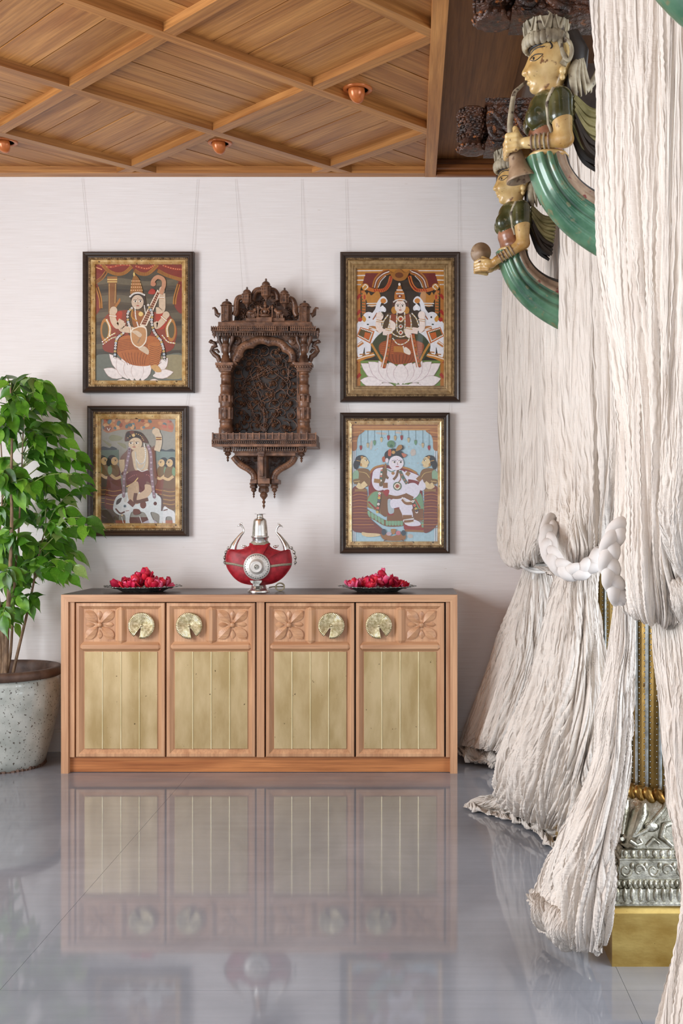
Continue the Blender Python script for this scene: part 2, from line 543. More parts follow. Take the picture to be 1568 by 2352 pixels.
def lotus_handle(m, c, r, y, notch):
    """round ribbed lotus leaf with a V notch"""
    n = 176; rings = [0, .12, .35, .6, .85, 1.0]; V = []; Fc = []
    half = .2
    for i in range(n+1):
        a = notch + half + (2*math.pi-2*half)*i/n
        rib = .5+.5*math.cos(i*math.pi)          # alternate ribs
        for k, q in enumerate(rings):
            edge = 1+.035*math.sin(i*1.7)+.02*math.sin(i*3.1)
            yy = y - .012 - .011*(1-q*q)*.6 - .010*q**3 - .0036*abs(math.sin(i*math.pi/4))*min(1, q*2)
            V.append((c[0]+r*q*edge*math.cos(a)+.0, yy, c[1]+r*q*edge*math.sin(a)))
        V.append((c[0]+r*.97*math.cos(a), y-.004, c[1]+r*.97*math.sin(a)))
    k = len(rings)+1
    for i in range(n):
        for j in range(k-1):
            Fc.append((i*k+j, i*k+j+1, (i+1)*k+j+1, (i+1)*k+j))
    m.add(V, Fc, True)
    m.ell((c[0], y-.021, c[1]), (r*.11, .006, r*.11), 10, 6)
    m.lathe([(r*.3, y+.002), (r*.25, y-.014)], (c[0], 0, c[1]), 12, 'y')

doors = [(173, 377, 0), (381, 585, 1), (610, 813, 0), (817, 1020, 1)]
def ring(m, rects):
    """mitred frame from nested rectangles (x0,x1,z0,z1,y)"""
    V = []
    for (a, c, d, e, y) in rects: V += [(a,y,d),(c,y,d),(c,y,e),(a,y,e)]
    Fc = []
    for k in range(len(rects)-1):
        for i in range(4):
            j = (i+1) % 4
            Fc.append((k*4+i, k*4+j, (k+1)*4+j, (k+1)*4+i))
    m.add(V, Fc)
def ridge_bar(m, xa, xb, za, zb, y, h, along):
    """bar with a flat top and chamfered long sides and pointed ends"""
    if along == 'x':
        t = (zb-za)*.30; e = (zb-za)*.5
        V = [(xa,y,za),(xb,y,za),(xb,y,zb),(xa,y,zb),
             (xa-e*.0,y-h,za+t),(xb,y-h,za+t),(xb,y-h,zb-t),(xa,y-h,zb-t),(xa-e,y-h*.4,(za+zb)/2),(xb+e,y-h*.4,(za+zb)/2)]
    else:
        t = (xb-xa)*.36; e = (xb-xa)*.4
        V = [(xa,y,za),(xa,y,zb),(xb,y,zb),(xb,y,za),
             (xa+t,y-h,za),(xa+t,y-h,zb),(xb-t,y-h,zb),(xb-t,y-h,za),((xa+xb)/2,y-h*.4,za-e),((xa+xb)/2,y-h*.4,zb+e)]
    m.add(V, [(0,1,5,4),(4,5,6,7),(3,7,6,2),(0,4,8),(4,7,8),(7,3,8),(5,1,9),(6,5,9),(2,6,9)])
for di, (xa, xb, flip) in enumerate(doors):
    ya, yb = 1385, 1740
    A, B, Z1, Z0 = cx(xa), cx(xb), cz(ya), cz(yb)
    yf = CYF+.008; yr = yf+.016
    d = MB(CAB['z'])
    ix0, ix1, iz1, iz0 = cx(xa+16.5), cx(xb-16.5), cz(1400), cz(1723)
    ins = .015
    d.use(CAB['z'])
    ring(d, [(A, B, Z0, Z1, yf+.03), (A, B, Z0, Z1, yf+.003), (A+.003, B-.003, Z0+.003, Z1-.003, yf), (A+ins, B-ins, Z0+ins, Z1-ins, yf-.001),
             (ix0, ix1, iz0, iz1, yr), (ix0+.001, ix1-.001, iz0+.001, iz1-.001, yr+.004)])
    V = [(ix0, yr, iz0), (ix1, yr, iz0), (ix1, yr, iz1), (ix0, yr, iz1)]
    d.add(V, [(0,1,2,3)])
    door = d.build('door', sb)
    m = MB(CAB['x']); ridge_bar(m, cx(xa+15), cx(xb-15), cz(1497), cz(1475), yr, .018, 'x'); m.build('rail', door)
    xm = (xa+xb)/2
    m = MB(CAB['z']); ridge_bar(m, cx(xm-13), cx(xm+13), cz(1472), cz(1402), yr, .018, 'z'); m.build('mullion', door)
    fl, kn = ((xa+16.5+xm-13)/2, (xm+13+xb-16.5)/2) if not flip else ((xm+13+xb-16.5)/2, (xa+16.5+xm-13)/2)
    c = (cx(fl), cz(1436))
    for k in range(4):
        m = MB(CAB['x']); petal_lens(m, c, math.pi/4+k*math.pi/2, .094, .0235, .013, yr); m.build('carved_petal', door)
        m = MB(CAB['x']); petal_lens(m, c, k*math.pi/2, .066, .0115, .008, yr, .35); m.build('carved_leaf', door)
    m = MB(CAB['x']); m.ell((c[0], yr-.006, c[1]), (.0125, .010, .0125), 14, 8); m.build('carved_boss', door)
    m = MB(HANDLE); lotus_handle(m, (cx(kn), cz(1437)), .062, yr-.002, math.radians(-112 if not flip else -68)); m.build('lotus_handle', door)
    w = (ix1-ix0-.002)/4; zb, zt = cz(1722), cz(1498)
    for k in range(4):
        m = MB(BRASS); m.box(ix0+.001+w*k+.002, ix0+.001+w*(k+1)-.002, yr-.004, yr-.0005, zb, zt); m.build('brass_sheet', door, bevel=.0012)
    for k in range(1, 4):
        xx = ix0+.001+w*k
        m = MB(BRASS_EDGE); m.tube([(xx, yr-.0045, zb), (xx, yr-.0045, zt)], .003, 8); m.build('seam_bead', door)
# ================================================================== framed paintings
FRAME_DARK = wood('dark_frame_wood', (48, 36, 30), (74, 58, 48), 'x', .35, rnd=.05)
GOLD_BEAD = simple('antique_gold_beading', (92, 72, 50), (170, 142, 104), .35, .6, ns=60)
GOLD_SLIP = simple('gilded_slip', (186, 140, 74), (236, 208, 150), .3, .35, scale=(1,1,1), ns=30, detail=5, spots=((96, 66, 34), 60, .62, .08))
GOLD_OLD = simple('dull_gilded_mat', (130, 102, 62), (172, 142, 96), .42, .3, ns=50, bmp=.3, bs=140)
WIRE = simple('picture_wire', (196, 190, 184), (206, 200, 194), .4, .3)

def art_mat():
    m, nt, b = new_mat('painted_glass_picture')
    a = node(nt, 'ShaderNodeVertexColor'); a.layer_name = 'paint'
    f = noise(nt, coords(nt, 'Object'), 90, 3)
    k = ramp(nt, f, [(.3, (.9,.9,.9,1)), (.7, (1.06,1.06,1.06,1))])
    nt.links.new(mixc(nt, 1.0, a.outputs['Color'], k, 'MULTIPLY'), b.inputs['Base Color'])
    b.inputs['Roughness'].default_value = .45
    return m
ART = art_mat()
def pane_mat():
    m, nt, b = new_mat('picture_glass')
    out = nt.nodes['Material Output']
    tr = node(nt, 'ShaderNodeBsdfTransparent'); gl = node(nt, 'ShaderNodeBsdfGlossy'); gl.inputs['Roughness'].default_value = .02
    lw = node(nt, 'ShaderNodeLayerWeight'); lw.inputs['Blend'].default_value = .5
    pw = node(nt, 'ShaderNodeMath', operation='POWER'); pw.inputs[1].default_value = 5.0
    nt.links.new(lw.outputs['Facing'], pw.inputs[0])
    fr = node(nt, 'ShaderNodeMath', operation='MULTIPLY_ADD'); fr.inputs[1].default_value = .97; fr.inputs[2].default_value = .025
    nt.links.new(pw.outputs[0], fr.inputs[0])
    mx = node(nt, 'ShaderNodeMixShader')
    nt.links.new(fr.outputs[0], mx.inputs[0]); nt.links.new(tr.outputs[0], mx.inputs[1]); nt.links.new(gl.outputs[0], mx.inputs[2])
    nt.links.new(mx.outputs[0], out.inputs['Surface'])
    return m
PANE = pane_mat()

class Art:
    """flat painting: shapes given in the pixels of an enlarged view, painted one over the other"""
    def __init__(s, ox, oy, k, Y, clip):
        s.o = (ox, oy, k); s.Y = Y; s.v = []; s.f = []; s.c = []; s.n = 0; s.clip = clip
    def face(s, pts, col):
        x0, y0, x1, y1 = s.clip
        b = len(s.v); yy = s.Y - s.n*.00003
        for p in pts:
            x = min(max(p[0], x0), x1); y = min(max(p[1], y0), y1)
            q = P(s.o[0]+x/s.o[2], s.o[1]+y/s.o[2], s.Y); s.v.append((q[0], yy, q[2]))
        s.f.append(tuple(range(b, b+len(pts)))); s.c.append(lin(col))
    def poly(s, pts, col): s.n += 1; s.face(pts, col); return s
    def rect(s, a, b, c, d, col): return s.poly([(a,b),(c,b),(c,d),(a,d)], col)
    def sm(s, pts, col, n=None): return s.poly([tuple(p) for p in crom(pts, n or len(pts)*5, True)], col)
    def el(s, x, y, rx, ry, col, rot=0, n=20):
        ca, sa = math.cos(rot), math.sin(rot)
        return s.poly([(x+rx*math.cos(t)*ca-ry*math.sin(t)*sa, y+rx*math.cos(t)*sa+ry*math.sin(t)*ca) for t in [2*math.pi*i/n for i in range(n)]], col)
    def ln(s, pts, w, col, n=None, taper=False):
        p = crom(pts, n or max(6, len(pts)*5)) if len(pts) > 2 else np.array(pts, float)
        s.n += 1
        d = np.gradient(p, axis=0); d /= (np.linalg.norm(d, axis=1)[:, None]+1e-9); nn = np.stack([-d[:,1], d[:,0]], 1)
        ww = np.full(len(p), w/2.)
        if taper: ww = ww*np.linspace(1, .35, len(p))
        a = p+nn*ww[:, None]; b = p-nn*ww[:, None]
        for i in range(len(p)-1): s.face([a[i], a[i+1], b[i+1], b[i]], col)
        return s
    def dots(s, pts, n, r, *cols):
        p = crom(pts, n) if len(pts) > 2 else np.linspace(pts[0], pts[1], n)
        s.n += 1
        for i, q in enumerate(p):
            c = cols[i % len(cols)]
            s.face([(q[0]+r*math.cos(t), q[1]+r*math.sin(t)) for t in [2*math.pi*j/8 for j in range(8)]], c)
        return s
    def petal(s, bx, by, tx, ty, w, col, edge=(190,160,150)):
        dx, dy = tx-bx, ty-by; l = math.hypot(dx, dy); nx, ny = -dy/l, dx/l
        def q(ww, e):
            up = [(.0,.12),(.2,.7),(.42,1),(.65,.93),(.85,.5),(1.0,0.)]
            a = [(bx+dx*t*e+nx*ww*k, by+dy*t*e+ny*ww*k) for t, k in up]; b = [(bx+dx*t*e-nx*ww*k, by+dy*t*e-ny*ww*k) for t, k in up[:-1]]
            return a+b[::-1]
        s.poly(q(w+5, 1.02), edge); return s.poly(q(w, 1.0), col)
    def hatch(s, pts, n, l, w, col, ang=math.pi/2):
        p = crom(pts, n) if len(pts) > 2 else np.linspace(pts[0], pts[1], n); s.n += 1
        ca, sa = math.cos(ang)*l/2, math.sin(ang)*l/2; nx, ny = -math.sin(ang)*w/2, math.cos(ang)*w/2
        for q in p: s.face([(q[0]-ca+nx,q[1]-sa+ny),(q[0]+ca+nx,q[1]+sa+ny),(q[0]+ca-nx,q[1]+sa-ny),(q[0]-ca-nx,q[1]-sa-ny)], col)
        return s
    def build(s, parent):
        o = finish('painting', s.v, s.f, [ART], None, False, parent)
        ca = o.data.color_attributes.new('paint', 'FLOAT_COLOR', 'CORNER')
        arr = np.empty((len(o.data.loops), 4), np.float32); i = 0
        for f, c in zip(s.f, s.c):
            arr[i:i+len(f)] = c; i += len(f)
        ca.data.foreach_set('color', arr.ravel())
        return o

FY = WY - .040                                # front plane of the frames
def picture(label, outer, mats, art, wires, ropes=True):
    """outer: rectangle in source pixels; mats: list of (inset px, y offset, material name)"""
    a, c, d, e = outer                        # x0,y0,x1,y1
    X0, _, Z1 = P(a, c, FY); X1, _, Z0 = P(d, e, FY)
    t = thing('framed_painting', label, 'picture', ((X0+X1)/2, WY-.02, Z0), 'framed paintings on the wall')
    k = FY/F
    def R(i, y): return (X0+i*k, X1-i*k, Z0+i*k, Z1-i*k, y)
    m = MB(FRAME_DARK)
    ring(m, [R(0, WY-.004), R(0, FY+.012), R(1.2, FY+.004), R(4, FY), R(8, FY+.004), R(11.5, FY+.012), R(13, FY+.013), R(13, FY+.02)])
    m.build('moulding', t)
    m = MB(GOLD_BEAD)
    ring(m, [R(13, FY+.0135), R(14, FY+.010), R(17, FY+.010), R(18.5, FY+.014)])
    r = 1.25*k; i0 = 15.5
    for (p, q) in (((X0+i0*k, Z0+i0*k), (X1-i0*k, Z0+i0*k)), ((X1-i0*k, Z0+i0*k), (X1-i0*k, Z1-i0*k)), ((X1-i0*k, Z1-i0*k), (X0+i0*k, Z1-i0*k)), ((X0+i0*k, Z1-i0*k), (X0+i0*k, Z0+i0*k))):
        n = int(math.hypot(q[0]-p[0], q[1]-p[1])/(4.2*k))
        for j in range(n+1):
            u = j/n; m.ell((p[0]+(q[0]-p[0])*u, FY+.0095, p[1]+(q[1]-p[1])*u), (r, r, r), 6, 4)
    m.build('beading', t)
    for (i0, i1, mat, prof) in mats:
        m = MB(mat); w = i1-i0
        ring(m, [R(i0, FY+.014), R(i0+w*.15, FY+.011), R(i0+w*.45, FY+.0145), R(i0+w*.6, FY+.013), R(i0+w*.72, FY+.0165), R(i0+w*.85, FY+.0155), R(i1, FY+.021), R(i1, FY+.026)])
        m.build('gilt_slip', t)
    art.build(t)
    li = mats[-1][1]
    m = MB(PANE); q = R(18.6, 0); m.box(q[0], q[1], FY+.0085, FY+.0095, q[2], q[3]); m.build('glass_pane', t)
    m = MB(FRAME_DARK); q = R(2, 0); m.box(q[0], q[1], FY+.0275, WY-.004, q[2], q[3]); m.build('backing', t)
    for (xa, ya, xb, yb) in wires:
        m = MB(WIRE); A = P(xa, ya, WY-.010); B = P(xb, yb, WY-.016)
        m.tube([A, ((A[0]+B[0])/2, WY-.011, (A[2]+B[2])/2), B], .0006, 6); m.build('hanging_wire', t)
    return t
AY = FY + .0265
SK = (212, 188, 160); GO = (190, 132, 52); GL = (226, 196, 120); WH = (240, 234, 226); RE = (150, 44, 30); BK = (30, 24, 20)

def face_paint(A, x, y, w, h, skin, look=0, tilt=0):
    A.el(x, y, w, h, skin, tilt)
    for s in (-1, 1):
        ex = x+look+s*w*.42
        A.el(ex, y-h*.12, w*.27, h*.14, (236,226,214), tilt); A.el(ex+look*.3, y-h*.12, w*.12, h*.13, BK)
        A.ln([(ex-w*.3, y-h*.26), (ex, y-h*.36), (ex+w*.3, y-h*.26)], h*.06, BK)
    A.ln([(x+look, y-h*.1), (x+look*1.3, y+h*.22), (x+look+w*.12, y+h*.26)], w*.07, (150,112,90))
    A.el(x+look, y+h*.5, w*.26, h*.075, (166, 62, 52)); A.el(x+look, y-h*.45, w*.06, h*.06, (150,30,20))

# ---- upper left: lute player on a lotus
def art_lute():
    A = Art(180, 560, 5.6, AY, (205, 245, 1336, 1776))
    A.rect(205,245,1336,1776,(72,68,56))
    for y, h, c in ((470,60,(98,92,74)),(600,40,(54,52,44)),(690,70,(96,92,76)),(800,50,(58,56,46)),(900,60,(88,84,68)),(1010,40,(40,38,34)),(1100,70,(84,82,66)),(1210,50,(60,58,48)),(1300,60,(98,92,72)),(1390,40,(62,60,50))):
        A.sm([(205,y),(500,y-h*.5),(900,y+h*.2),(1336,y-h*.3),(1336,y+h),(800,y+h*1.1),(400,y+h*.7),(205,y+h)], c)
    A.sm([(205,1450),(600,1430),(1000,1450),(1336,1420),(1336,1776),(205,1776)], (104,110,98)); A.sm([(1000,1480),(1336,1440),(1336,1720),(1050,1700)], (150,140,106))
    dr = (126,40,32)
    for pts in ([(205,245),(350,245),(365,360),(250,480),(205,530)], [(290,245),(700,245),(690,320),(600,390),(500,410),(400,360)], [(690,245),(1040,245),(990,340),(900,400),(800,400),(720,350)], [(1005,245),(1336,245),(1336,480),(1200,440),(1040,360)],
                [(205,520),(262,560),(300,780),(290,830),(205,905)], [(1336,500),(1272,520),(1225,770),(1336,890)]): A.sm(pts, dr)
    for pts in ([(280,270),(400,300),(560,270),(660,275)], [(740,290),(880,320),(980,275)], [(1090,280),(1220,320),(1330,330)], [(220,300),(300,330)]):
        A.ln(pts, 26, (168,62,40)); A.dots(pts, 9, 6, (226,180,130))
    for pts in ([(215,500),(300,440),(360,360)], [(310,270),(390,350),(500,390),(600,370),(690,290)], [(720,340),(800,385),(900,380),(1020,270)], [(1020,345),(1150,410),(1330,465)], [(240,560),(280,700),(290,830)], [(1290,520),(1245,680),(1235,780)]):
        A.ln(pts, 44, (176,116,46)); A.hatch(pts, 26, 42, 5, (96,52,22))
    A.rect(385,430,490,890,(132,84,44)); A.rect(372,420,500,500,(150,100,52)); A.dots([(380,460),(492,460)],8,9,GL); A.dots([(380,490),(492,490)],8,8,GL); A.dots([(398,520),(402,880)],22,5,GL); A.dots([(478,520),(470,760)],16,5,GL); A.sm([(420,860),(480,780),(530,700),(540,740),(500,800),(450,880)],(170,110,50))
    A.sm([(285,1120),(320,980),(430,880),(700,850),(1000,880),(1130,880),(1250,1040),(1255,1220),(1120,1400),(400,1400),(310,1260)], (136,52,34))
    A.sm([(460,900),(560,870),(540,1000),(450,1080),(400,1000)], (176,50,32)); A.sm([(1000,900),(1100,880),(1150,960),(1100,1090),(1020,1080)], (176,50,32))
    for cxx in (345, 1195): A.el(cxx,1110,62,150,(176,116,50)); A.el(cxx,1110,40,105,(84,78,52))
    A.ln([(360,970),(405,1080),(395,1200)],34,(200,150,70)); A.dots([(365,980),(405,1080),(395,1190)],12,9,WH); A.ln([(1195,970),(1140,1080),(1150,1200)],34,(200,150,70)); A.dots([(1190,980),(1142,1080),(1150,1190)],12,9,WH)
    for pts in ([(310,1260),(400,1190),(470,1150)], [(320,1290),(420,1220),(480,1200)], [(1080,1180),(1150,1260),(1240,1280)]): A.dots(pts, 12, 9, WH, GL)
    # lotus
    for bx,by,tx,ty,w in ((640,1700,400,1420,60),(700,1700,560,1460,70),(560,1720,330,1610,60),(990,1660,1150,1470,60),(960,1700,1220,1650,55),(640,1770,490,1765,28),(900,1775,1040,1765,28),
                          (640,1740,500,1480,70),(700,1760,620,1490,72),(820,1760,900,1500,72),(760,1765,762,1500,78)): A.petal(bx,by,tx,ty,w,(238,228,222))
    # skirt and legs
    A.sm([(470,1240),(620,1180),(900,1180),(1060,1230),(1090,1300),(980,1420),(930,1560),(700,1560),(540,1460),(480,1360)], (176,100,46))
    for i in range(9): A.ln([(560+i*42,1400),(590+i*34,1480),(640+i*26,1560)], 6, (120,58,26))
    for i in range(7): A.ln([(500,1250+i*22),(700,1230+i*20),(900,1300+i*14)], 6, (128,64,28))
    A.sm([(900,1290),(1080,1280),(1060,1420),(1030,1560),(930,1570),(920,1420)], (186,112,54))
    for i in range(10): A.ln([(915,1310+i*26),(1000,1330+i*26),(1065,1310+i*24)], 6, (122,60,28))
    A.sm([(770,1345),(850,1320),(905,1370),(900,1425),(860,1410)], SK); A.sm([(930,1580),(1010,1560),(1070,1640),(1000,1650)], (206,160,100))
    # torso, arms
    A.sm([(640,850),(760,820),(900,840),(960,950),(930,1150),(860,1200),(680,1200),(620,1050)], (74,60,38)); A.sm([(690,900),(760,860),(840,900),(860,1060),(720,1080)], (150,88,40))
    for pts, w in (([(440,860),(450,980),(510,1060),(560,980)],78), ([(570,1010),(560,1090),(680,1110),(760,1140)],82), ([(1075,640),(1080,760),(1070,850),(1000,860)],84), ([(1120,930),(1080,1000),(1010,1060),(980,1010)],76)): A.ln(pts, w, SK)
    A.el(455,860,48,52,SK); A.el(1075,600,36,50,SK); A.el(1130,915,44,44,SK); A.sm([(720,1110),(800,1110),(830,1180),(790,1210),(730,1170)], SK)
    for (xx,yy,ang) in ((445,930,.1),(670,1105,1.5),(1060,690,0),(1100,965,.7)): A.ln([(xx-42*math.cos(ang),yy-42*math.sin(ang)),(xx+42*math.cos(ang),yy+42*math.sin(ang))],26,GO); A.dots([(xx-40*math.cos(ang),yy-40*math.sin(ang)),(xx+40*math.cos(ang),yy+40*math.sin(ang))],7,8,WH)
    # head and crown
    A.sm([(668,690),(700,640),(800,620),(850,660),(870,780),(800,840),(720,820),(690,760)], BK); face_paint(A,762,752,78,92,(206,182,158),4)
    A.sm([(670,650),(690,480),(720,400),(735,400),(790,470),(830,640),(760,620)], (150,100,46)); 
    for y, a, c in ((480,690,792),(520,686,802),(560,684,812),(600,680,822)): A.dots([(a,y),(c,y)], 11, 7, (230,210,150), (200,90,60))
    A.dots([(668,680),(720,640),(790,635),(850,660)], 13, 12, WH); A.el(718,395,12,26,GL)
    A.dots([(730,820),(740,950),(770,1060)], 14, 9, WH); A.dots([(850,800),(870,900),(930,1000)], 12, 8, WH); A.ln([(700,840),(690,940),(760,1000)],18,GO); A.el(805,905,30,30,GL)
    # lute
    A.sm([(670,1180),(690,1100),(790,1060),(830,1050),(880,1100),(875,1260),(790,1340),(700,1290)], (236,222,200)); A.sm([(684,1180),(705,1110),(800,1075),(868,1110),(862,1250),(788,1325),(710,1280)], (190,140,92)); A.ln([(800,1210),(765,1280)],16,(150,120,90))
    A.poly([(790,1050),(880,1060),(1060,640),(1020,590)],(236,222,200)); A.poly([(808,1040),(866,1050),(1045,640),(1022,612)],(116,56,36))
    for i in range(16):
        u = i/15; A.ln([(808+u*210,1035-u*415),(868+u*176,1045-u*405)],5,(226,190,150))
    A.ln([(1060,650),(1100,540),(1090,460),(1020,430),(965,480),(960,540)],52,(196,142,108)); A.el(965,520,34,30,(190,128,96)); A.sm([(900,640),(940,580),(990,600),(980,650)],(170,50,36))
    A.sm([(690,1130),(760,1120),(820,1170),(790,1205),(740,1170)], SK)
    # garlands
    for pts, n in (([(690,830),(640,890),(640,990),(660,1060)],9), ([(580,1150),(500,1220),(480,1320),(470,1470)],12), ([(900,790),(950,900),(945,1010),(975,1130),(1040,1220)],15), ([(1060,1240),(1095,1350),(1110,1500)],9)):
        A.ln(pts, 36, (40,44,46)); A.dots(pts, n, 15, WH, GL, (216,226,232), WH); A.dots(pts, n, 6, (40,44,60), (120,40,30))
    return A

# ---- upper right: lotus-seated figure between two white elephants
def art_elephants():
    A = Art(770, 560, 5.2267, AY, (250, 290, 1308, 1722))
    A.rect(250,290,1308,1722,(40,32,22))
    A.rect(250,1400,1308,1722,(110,140,70)); 
    for i in range(9): A.ln([(300+i*110,1480+(i%3)*70),(380+i*110,1470+(i%3)*70)],14,(150,176,100))
    A.sm([(320,340),(640,340),(560,420),(470,520),(330,520),(300,480)],(112,36,30)); A.sm([(1240,340),(900,340),(1000,420),(1080,520),(1210,520),(1260,480)],(112,36,30))
    A.rect(250,290,1308,352,(186,124,44)); A.dots([(262,324),(640,322)],32,7,WH); A.dots([(900,322),(1300,324)],32,7,WH)
    for s in (0, 1):
        X = (lambda v: v) if s == 0 else (lambda v: 1558-v)
        A.poly([(X(250),350),(X(362),350),(X(320),500),(X(300),540),(X(250),540)],(190,126,48)); A.dots([(X(262),382),(X(350),380)],9,8,WH); A.dots([(X(262),438),(X(330),436)],7,8,WH); A.dots([(X(262),490),(X(300),490)],5,8,WH)
        A.rect(*sorted((X(250),X(300)))[:1],540,sorted((X(250),X(300)))[1],1722,(176,112,44))
        for i in range(6): A.ln([(X(250),660+i*190),(X(300),610+i*190)],40,(160,40,26))
        for w, c in ((70,(178,112,40)),(40,(120,60,30))): A.ln([(X(470),530),(X(500),430),(X(570),360),(X(650),330)],w,c)
        A.dots([(X(470),520),(X(500),430),(X(570),365),(X(640),335)],18,7,WH); A.dots([(X(515),520),(X(545),450),(X(600),390)],12,6,WH)
        A.ln([(X(670),390),(X(640),490),(X(580),555),(X(470),560),(X(390),540)],44,(196,110,44)); A.hatch([(X(670),400),(X(640),490),(X(580),555),(X(470),560)],14,40,12,(160,40,26),1.2)
        A.ln([(X(330),560),(X(340),700),(X(340),850)],44,(190,110,48)); A.hatch([(X(330),600),(X(340),840)],8,44,12,(84,90,46),.1)
        A.el(X(358),518,42,42,(200,140,60)); A.dots([(X(330),518),(X(358),490),(X(388),518),(X(358),546)],10,7,WH)
        A.sm([(X(370),640),(X(400),580),(X(430),620),(X(500),570),(X(540),620),(X(520),720),(X(430),760),(X(380),700)],(190,128,50)); A.dots([(X(380),718),(X(500),715)],12,8,WH); A.dots([(X(390),745),(X(490),742)],10,7,WH); A.el(X(350),630,26,54,(196,130,60)); A.el(X(350),640,12,30,(180,60,40))
        # elephant
        wl = (232,232,236)
        A.sm([(X(250),980),(X(330),900),(X(430),850),(X(500),900),(X(520),1000),(X(560),1080),(X(520),1240),(X(470),1260),(X(430),1190),(X(420),1300),(X(360),1330),(X(350),1240),(X(320),1350),(X(270),1360),(X(250),1200)],wl)
        A.ln([(X(430),900),(X(500),800),(X(520),720),(X(570),650),(X(610),690),(X(580),715)],66,wl,taper=True); A.el(X(400),900,76,82,wl); A.el(X(575),685,34,30,(206,130,50))
        A.el(X(408),882,11,12,BK); A.sm([(X(330),860),(X(370),900),(X(350),940),(X(320),910)],(206,150,60)); A.ln([(X(500),830),(X(470),880),(X(450),910)],14,(160,90,50)); A.el(X(390),968,14,9,(60,80,70)); A.el(X(296),910,26,26,(170,44,30))
        A.poly([(X(255),1110),(X(300),1000),(X(470),1050),(X(420),1200)],(190,104,40)); A.poly([(X(275),1100),(X(310),1020),(X(440),1062),(X(405),1170)],(84,72,34)); A.poly([(X(340),1130),(X(355),1060),(X(425),1075),(X(400),1150)],(196,96,36))
        A.dots([(X(275),1100),(X(405),1170)],9,8,WH); A.dots([(X(440),1070),(X(405),1165)],7,8,WH); A.dots([(X(310),1020),(X(440),1062)],8,8,WH)
        A.ln([(X(400),1010),(X(470),1010),(X(530),1050)],40,(180,116,50)); A.dots([(X(400),1000),(X(530),1045)],9,8,WH); A.ln([(X(260),1230),(X(330),1180)],40,(190,120,56)); A.dots([(X(260),1220),(X(330),1172)],6,8,WH); A.ln([(X(290),1330),(X(350),1325)],14,(180,120,60)); A.ln([(X(370),1305),(X(430),1300)],14,(180,120,60)); A.ln([(X(470),1235),(X(530),1210)],14,(180,120,60))
        A.ln([(X(260),1400),(X(360),1360),(X(430),1340),(X(490),1310)],50,(196,130,50)); A.dots([(X(260),1385),(X(360),1352),(X(470),1330)],18,7,WH)
    # lotus seat
    for bx,by,tx,ty,w in ((640,1660,310,1440,80),(920,1660,1255,1440,80),(560,1680,300,1640,62),(1000,1680,1262,1620,62),(690,1660,400,1420,88),(870,1660,1150,1420,88),(720,1670,520,1410,84),(840,1670,1040,1410,84),(740,1680,650,1420,74),(820,1680,910,1420,74),(700,1705,520,1700,32),(860,1705,1040,1705,32),(784,1690,784,1430,84)): A.petal(bx,by,tx,ty,w,(238,230,228),(196,170,176))
    A.poly([(720,1690),(870,1690),(850,1716),(740,1716)],(232,222,222))
    # cushion, skirt
    A.sm([(440,1200),(600,1050),(960,1050),(1130,1200),(1100,1330),(980,1420),(580,1420),(470,1330)],(54,66,40)); A.ln([(430,1200),(490,1300),(560,1420)],26,GO); A.ln([(1130,1200),(1070,1300),(1010,1420)],26,GO)
    A.sm([(520,1250),(560,1180),(700,1150),(900,1150),(1040,1190),(1060,1260),(980,1400),(840,1440),(700,1440),(560,1340)],(150,74,34))
    for i in range(8): A.ln([(640+i*44,1330),(650+i*40,1380),(680+i*30,1435)],6,(96,40,22))
    for i in range(6): A.ln([(540,1210+i*22),(640,1190+i*24),(700,1210+i*22)],7,(190,100,40)); A.ln([(1040,1200+i*20),(960,1190+i*24),(900,1200+i*20)],7,(190,100,40))
    A.ln([(700,1265),(800,1270),(880,1300)],70,(182,120,50)); A.sm([(840,1240),(900,1290),(890,1335),(820,1300)],(236,222,206)); A.dots([(815,1235),(830,1300)],7,8,WH)
    # torso and arms
    A.sm([(600,860),(680,830),(880,830),(960,870),(1000,1040),(900,1120),(780,1150),(660,1110),(560,1050)],(78,60,34)); A.sm([(660,860),(730,840),(720,960),(650,980)],(140,64,34)); A.sm([(900,860),(840,840),(840,1000),(910,980)],(140,64,34))
    for pts, w in (([(520,900),(520,1000),(560,1060)],70), ([(570,1060),(640,1060),(670,1000)],74), ([(1040,900),(1040,1000),(1000,1050)],70), ([(990,1050),(920,1040),(860,1050)],74)): A.ln(pts, w, (238,220,208))
    A.el(532,870,44,50,(238,220,208)); A.el(1035,860,44,50,(238,220,208)); A.sm([(650,940),(670,920),(720,960),(715,1030),(660,1050),(635,1000)],(240,224,212)); A.sm([(820,1030),(880,1020),(900,1080),(885,1130),(850,1110)],(240,224,212))
    for pts in ([(560,870),(570,800),(600,770)],[(1000,800),(960,770),(970,740)]): A.ln(pts,6,(90,100,60))
    for (xx,yy) in ((565,790),(975,772)): A.el(xx-18,yy,24,34,(232,232,236),.4); A.el(xx+18,yy,24,34,(232,232,236),-.4); A.el(xx,yy-10,22,38,(244,244,246))
    for (xx,yy) in ((530,930),(1038,920),(640,1030),(890,1015)): A.ln([(xx-38,yy-6),(xx+38,yy+6)],28,GO); A.dots([(xx-36,yy-6),(xx+36,yy+6)],6,8,WH)
    # head and crown
    A.sm([(680,720),(700,680),(850,680),(880,720),(880,830),(820,860),(740,860),(690,830)],(70,40,24)); A.el(706,800,36,44,GO); A.el(852,800,36,44,GO); face_paint(A,778,757,66,82,(240,226,214),0)
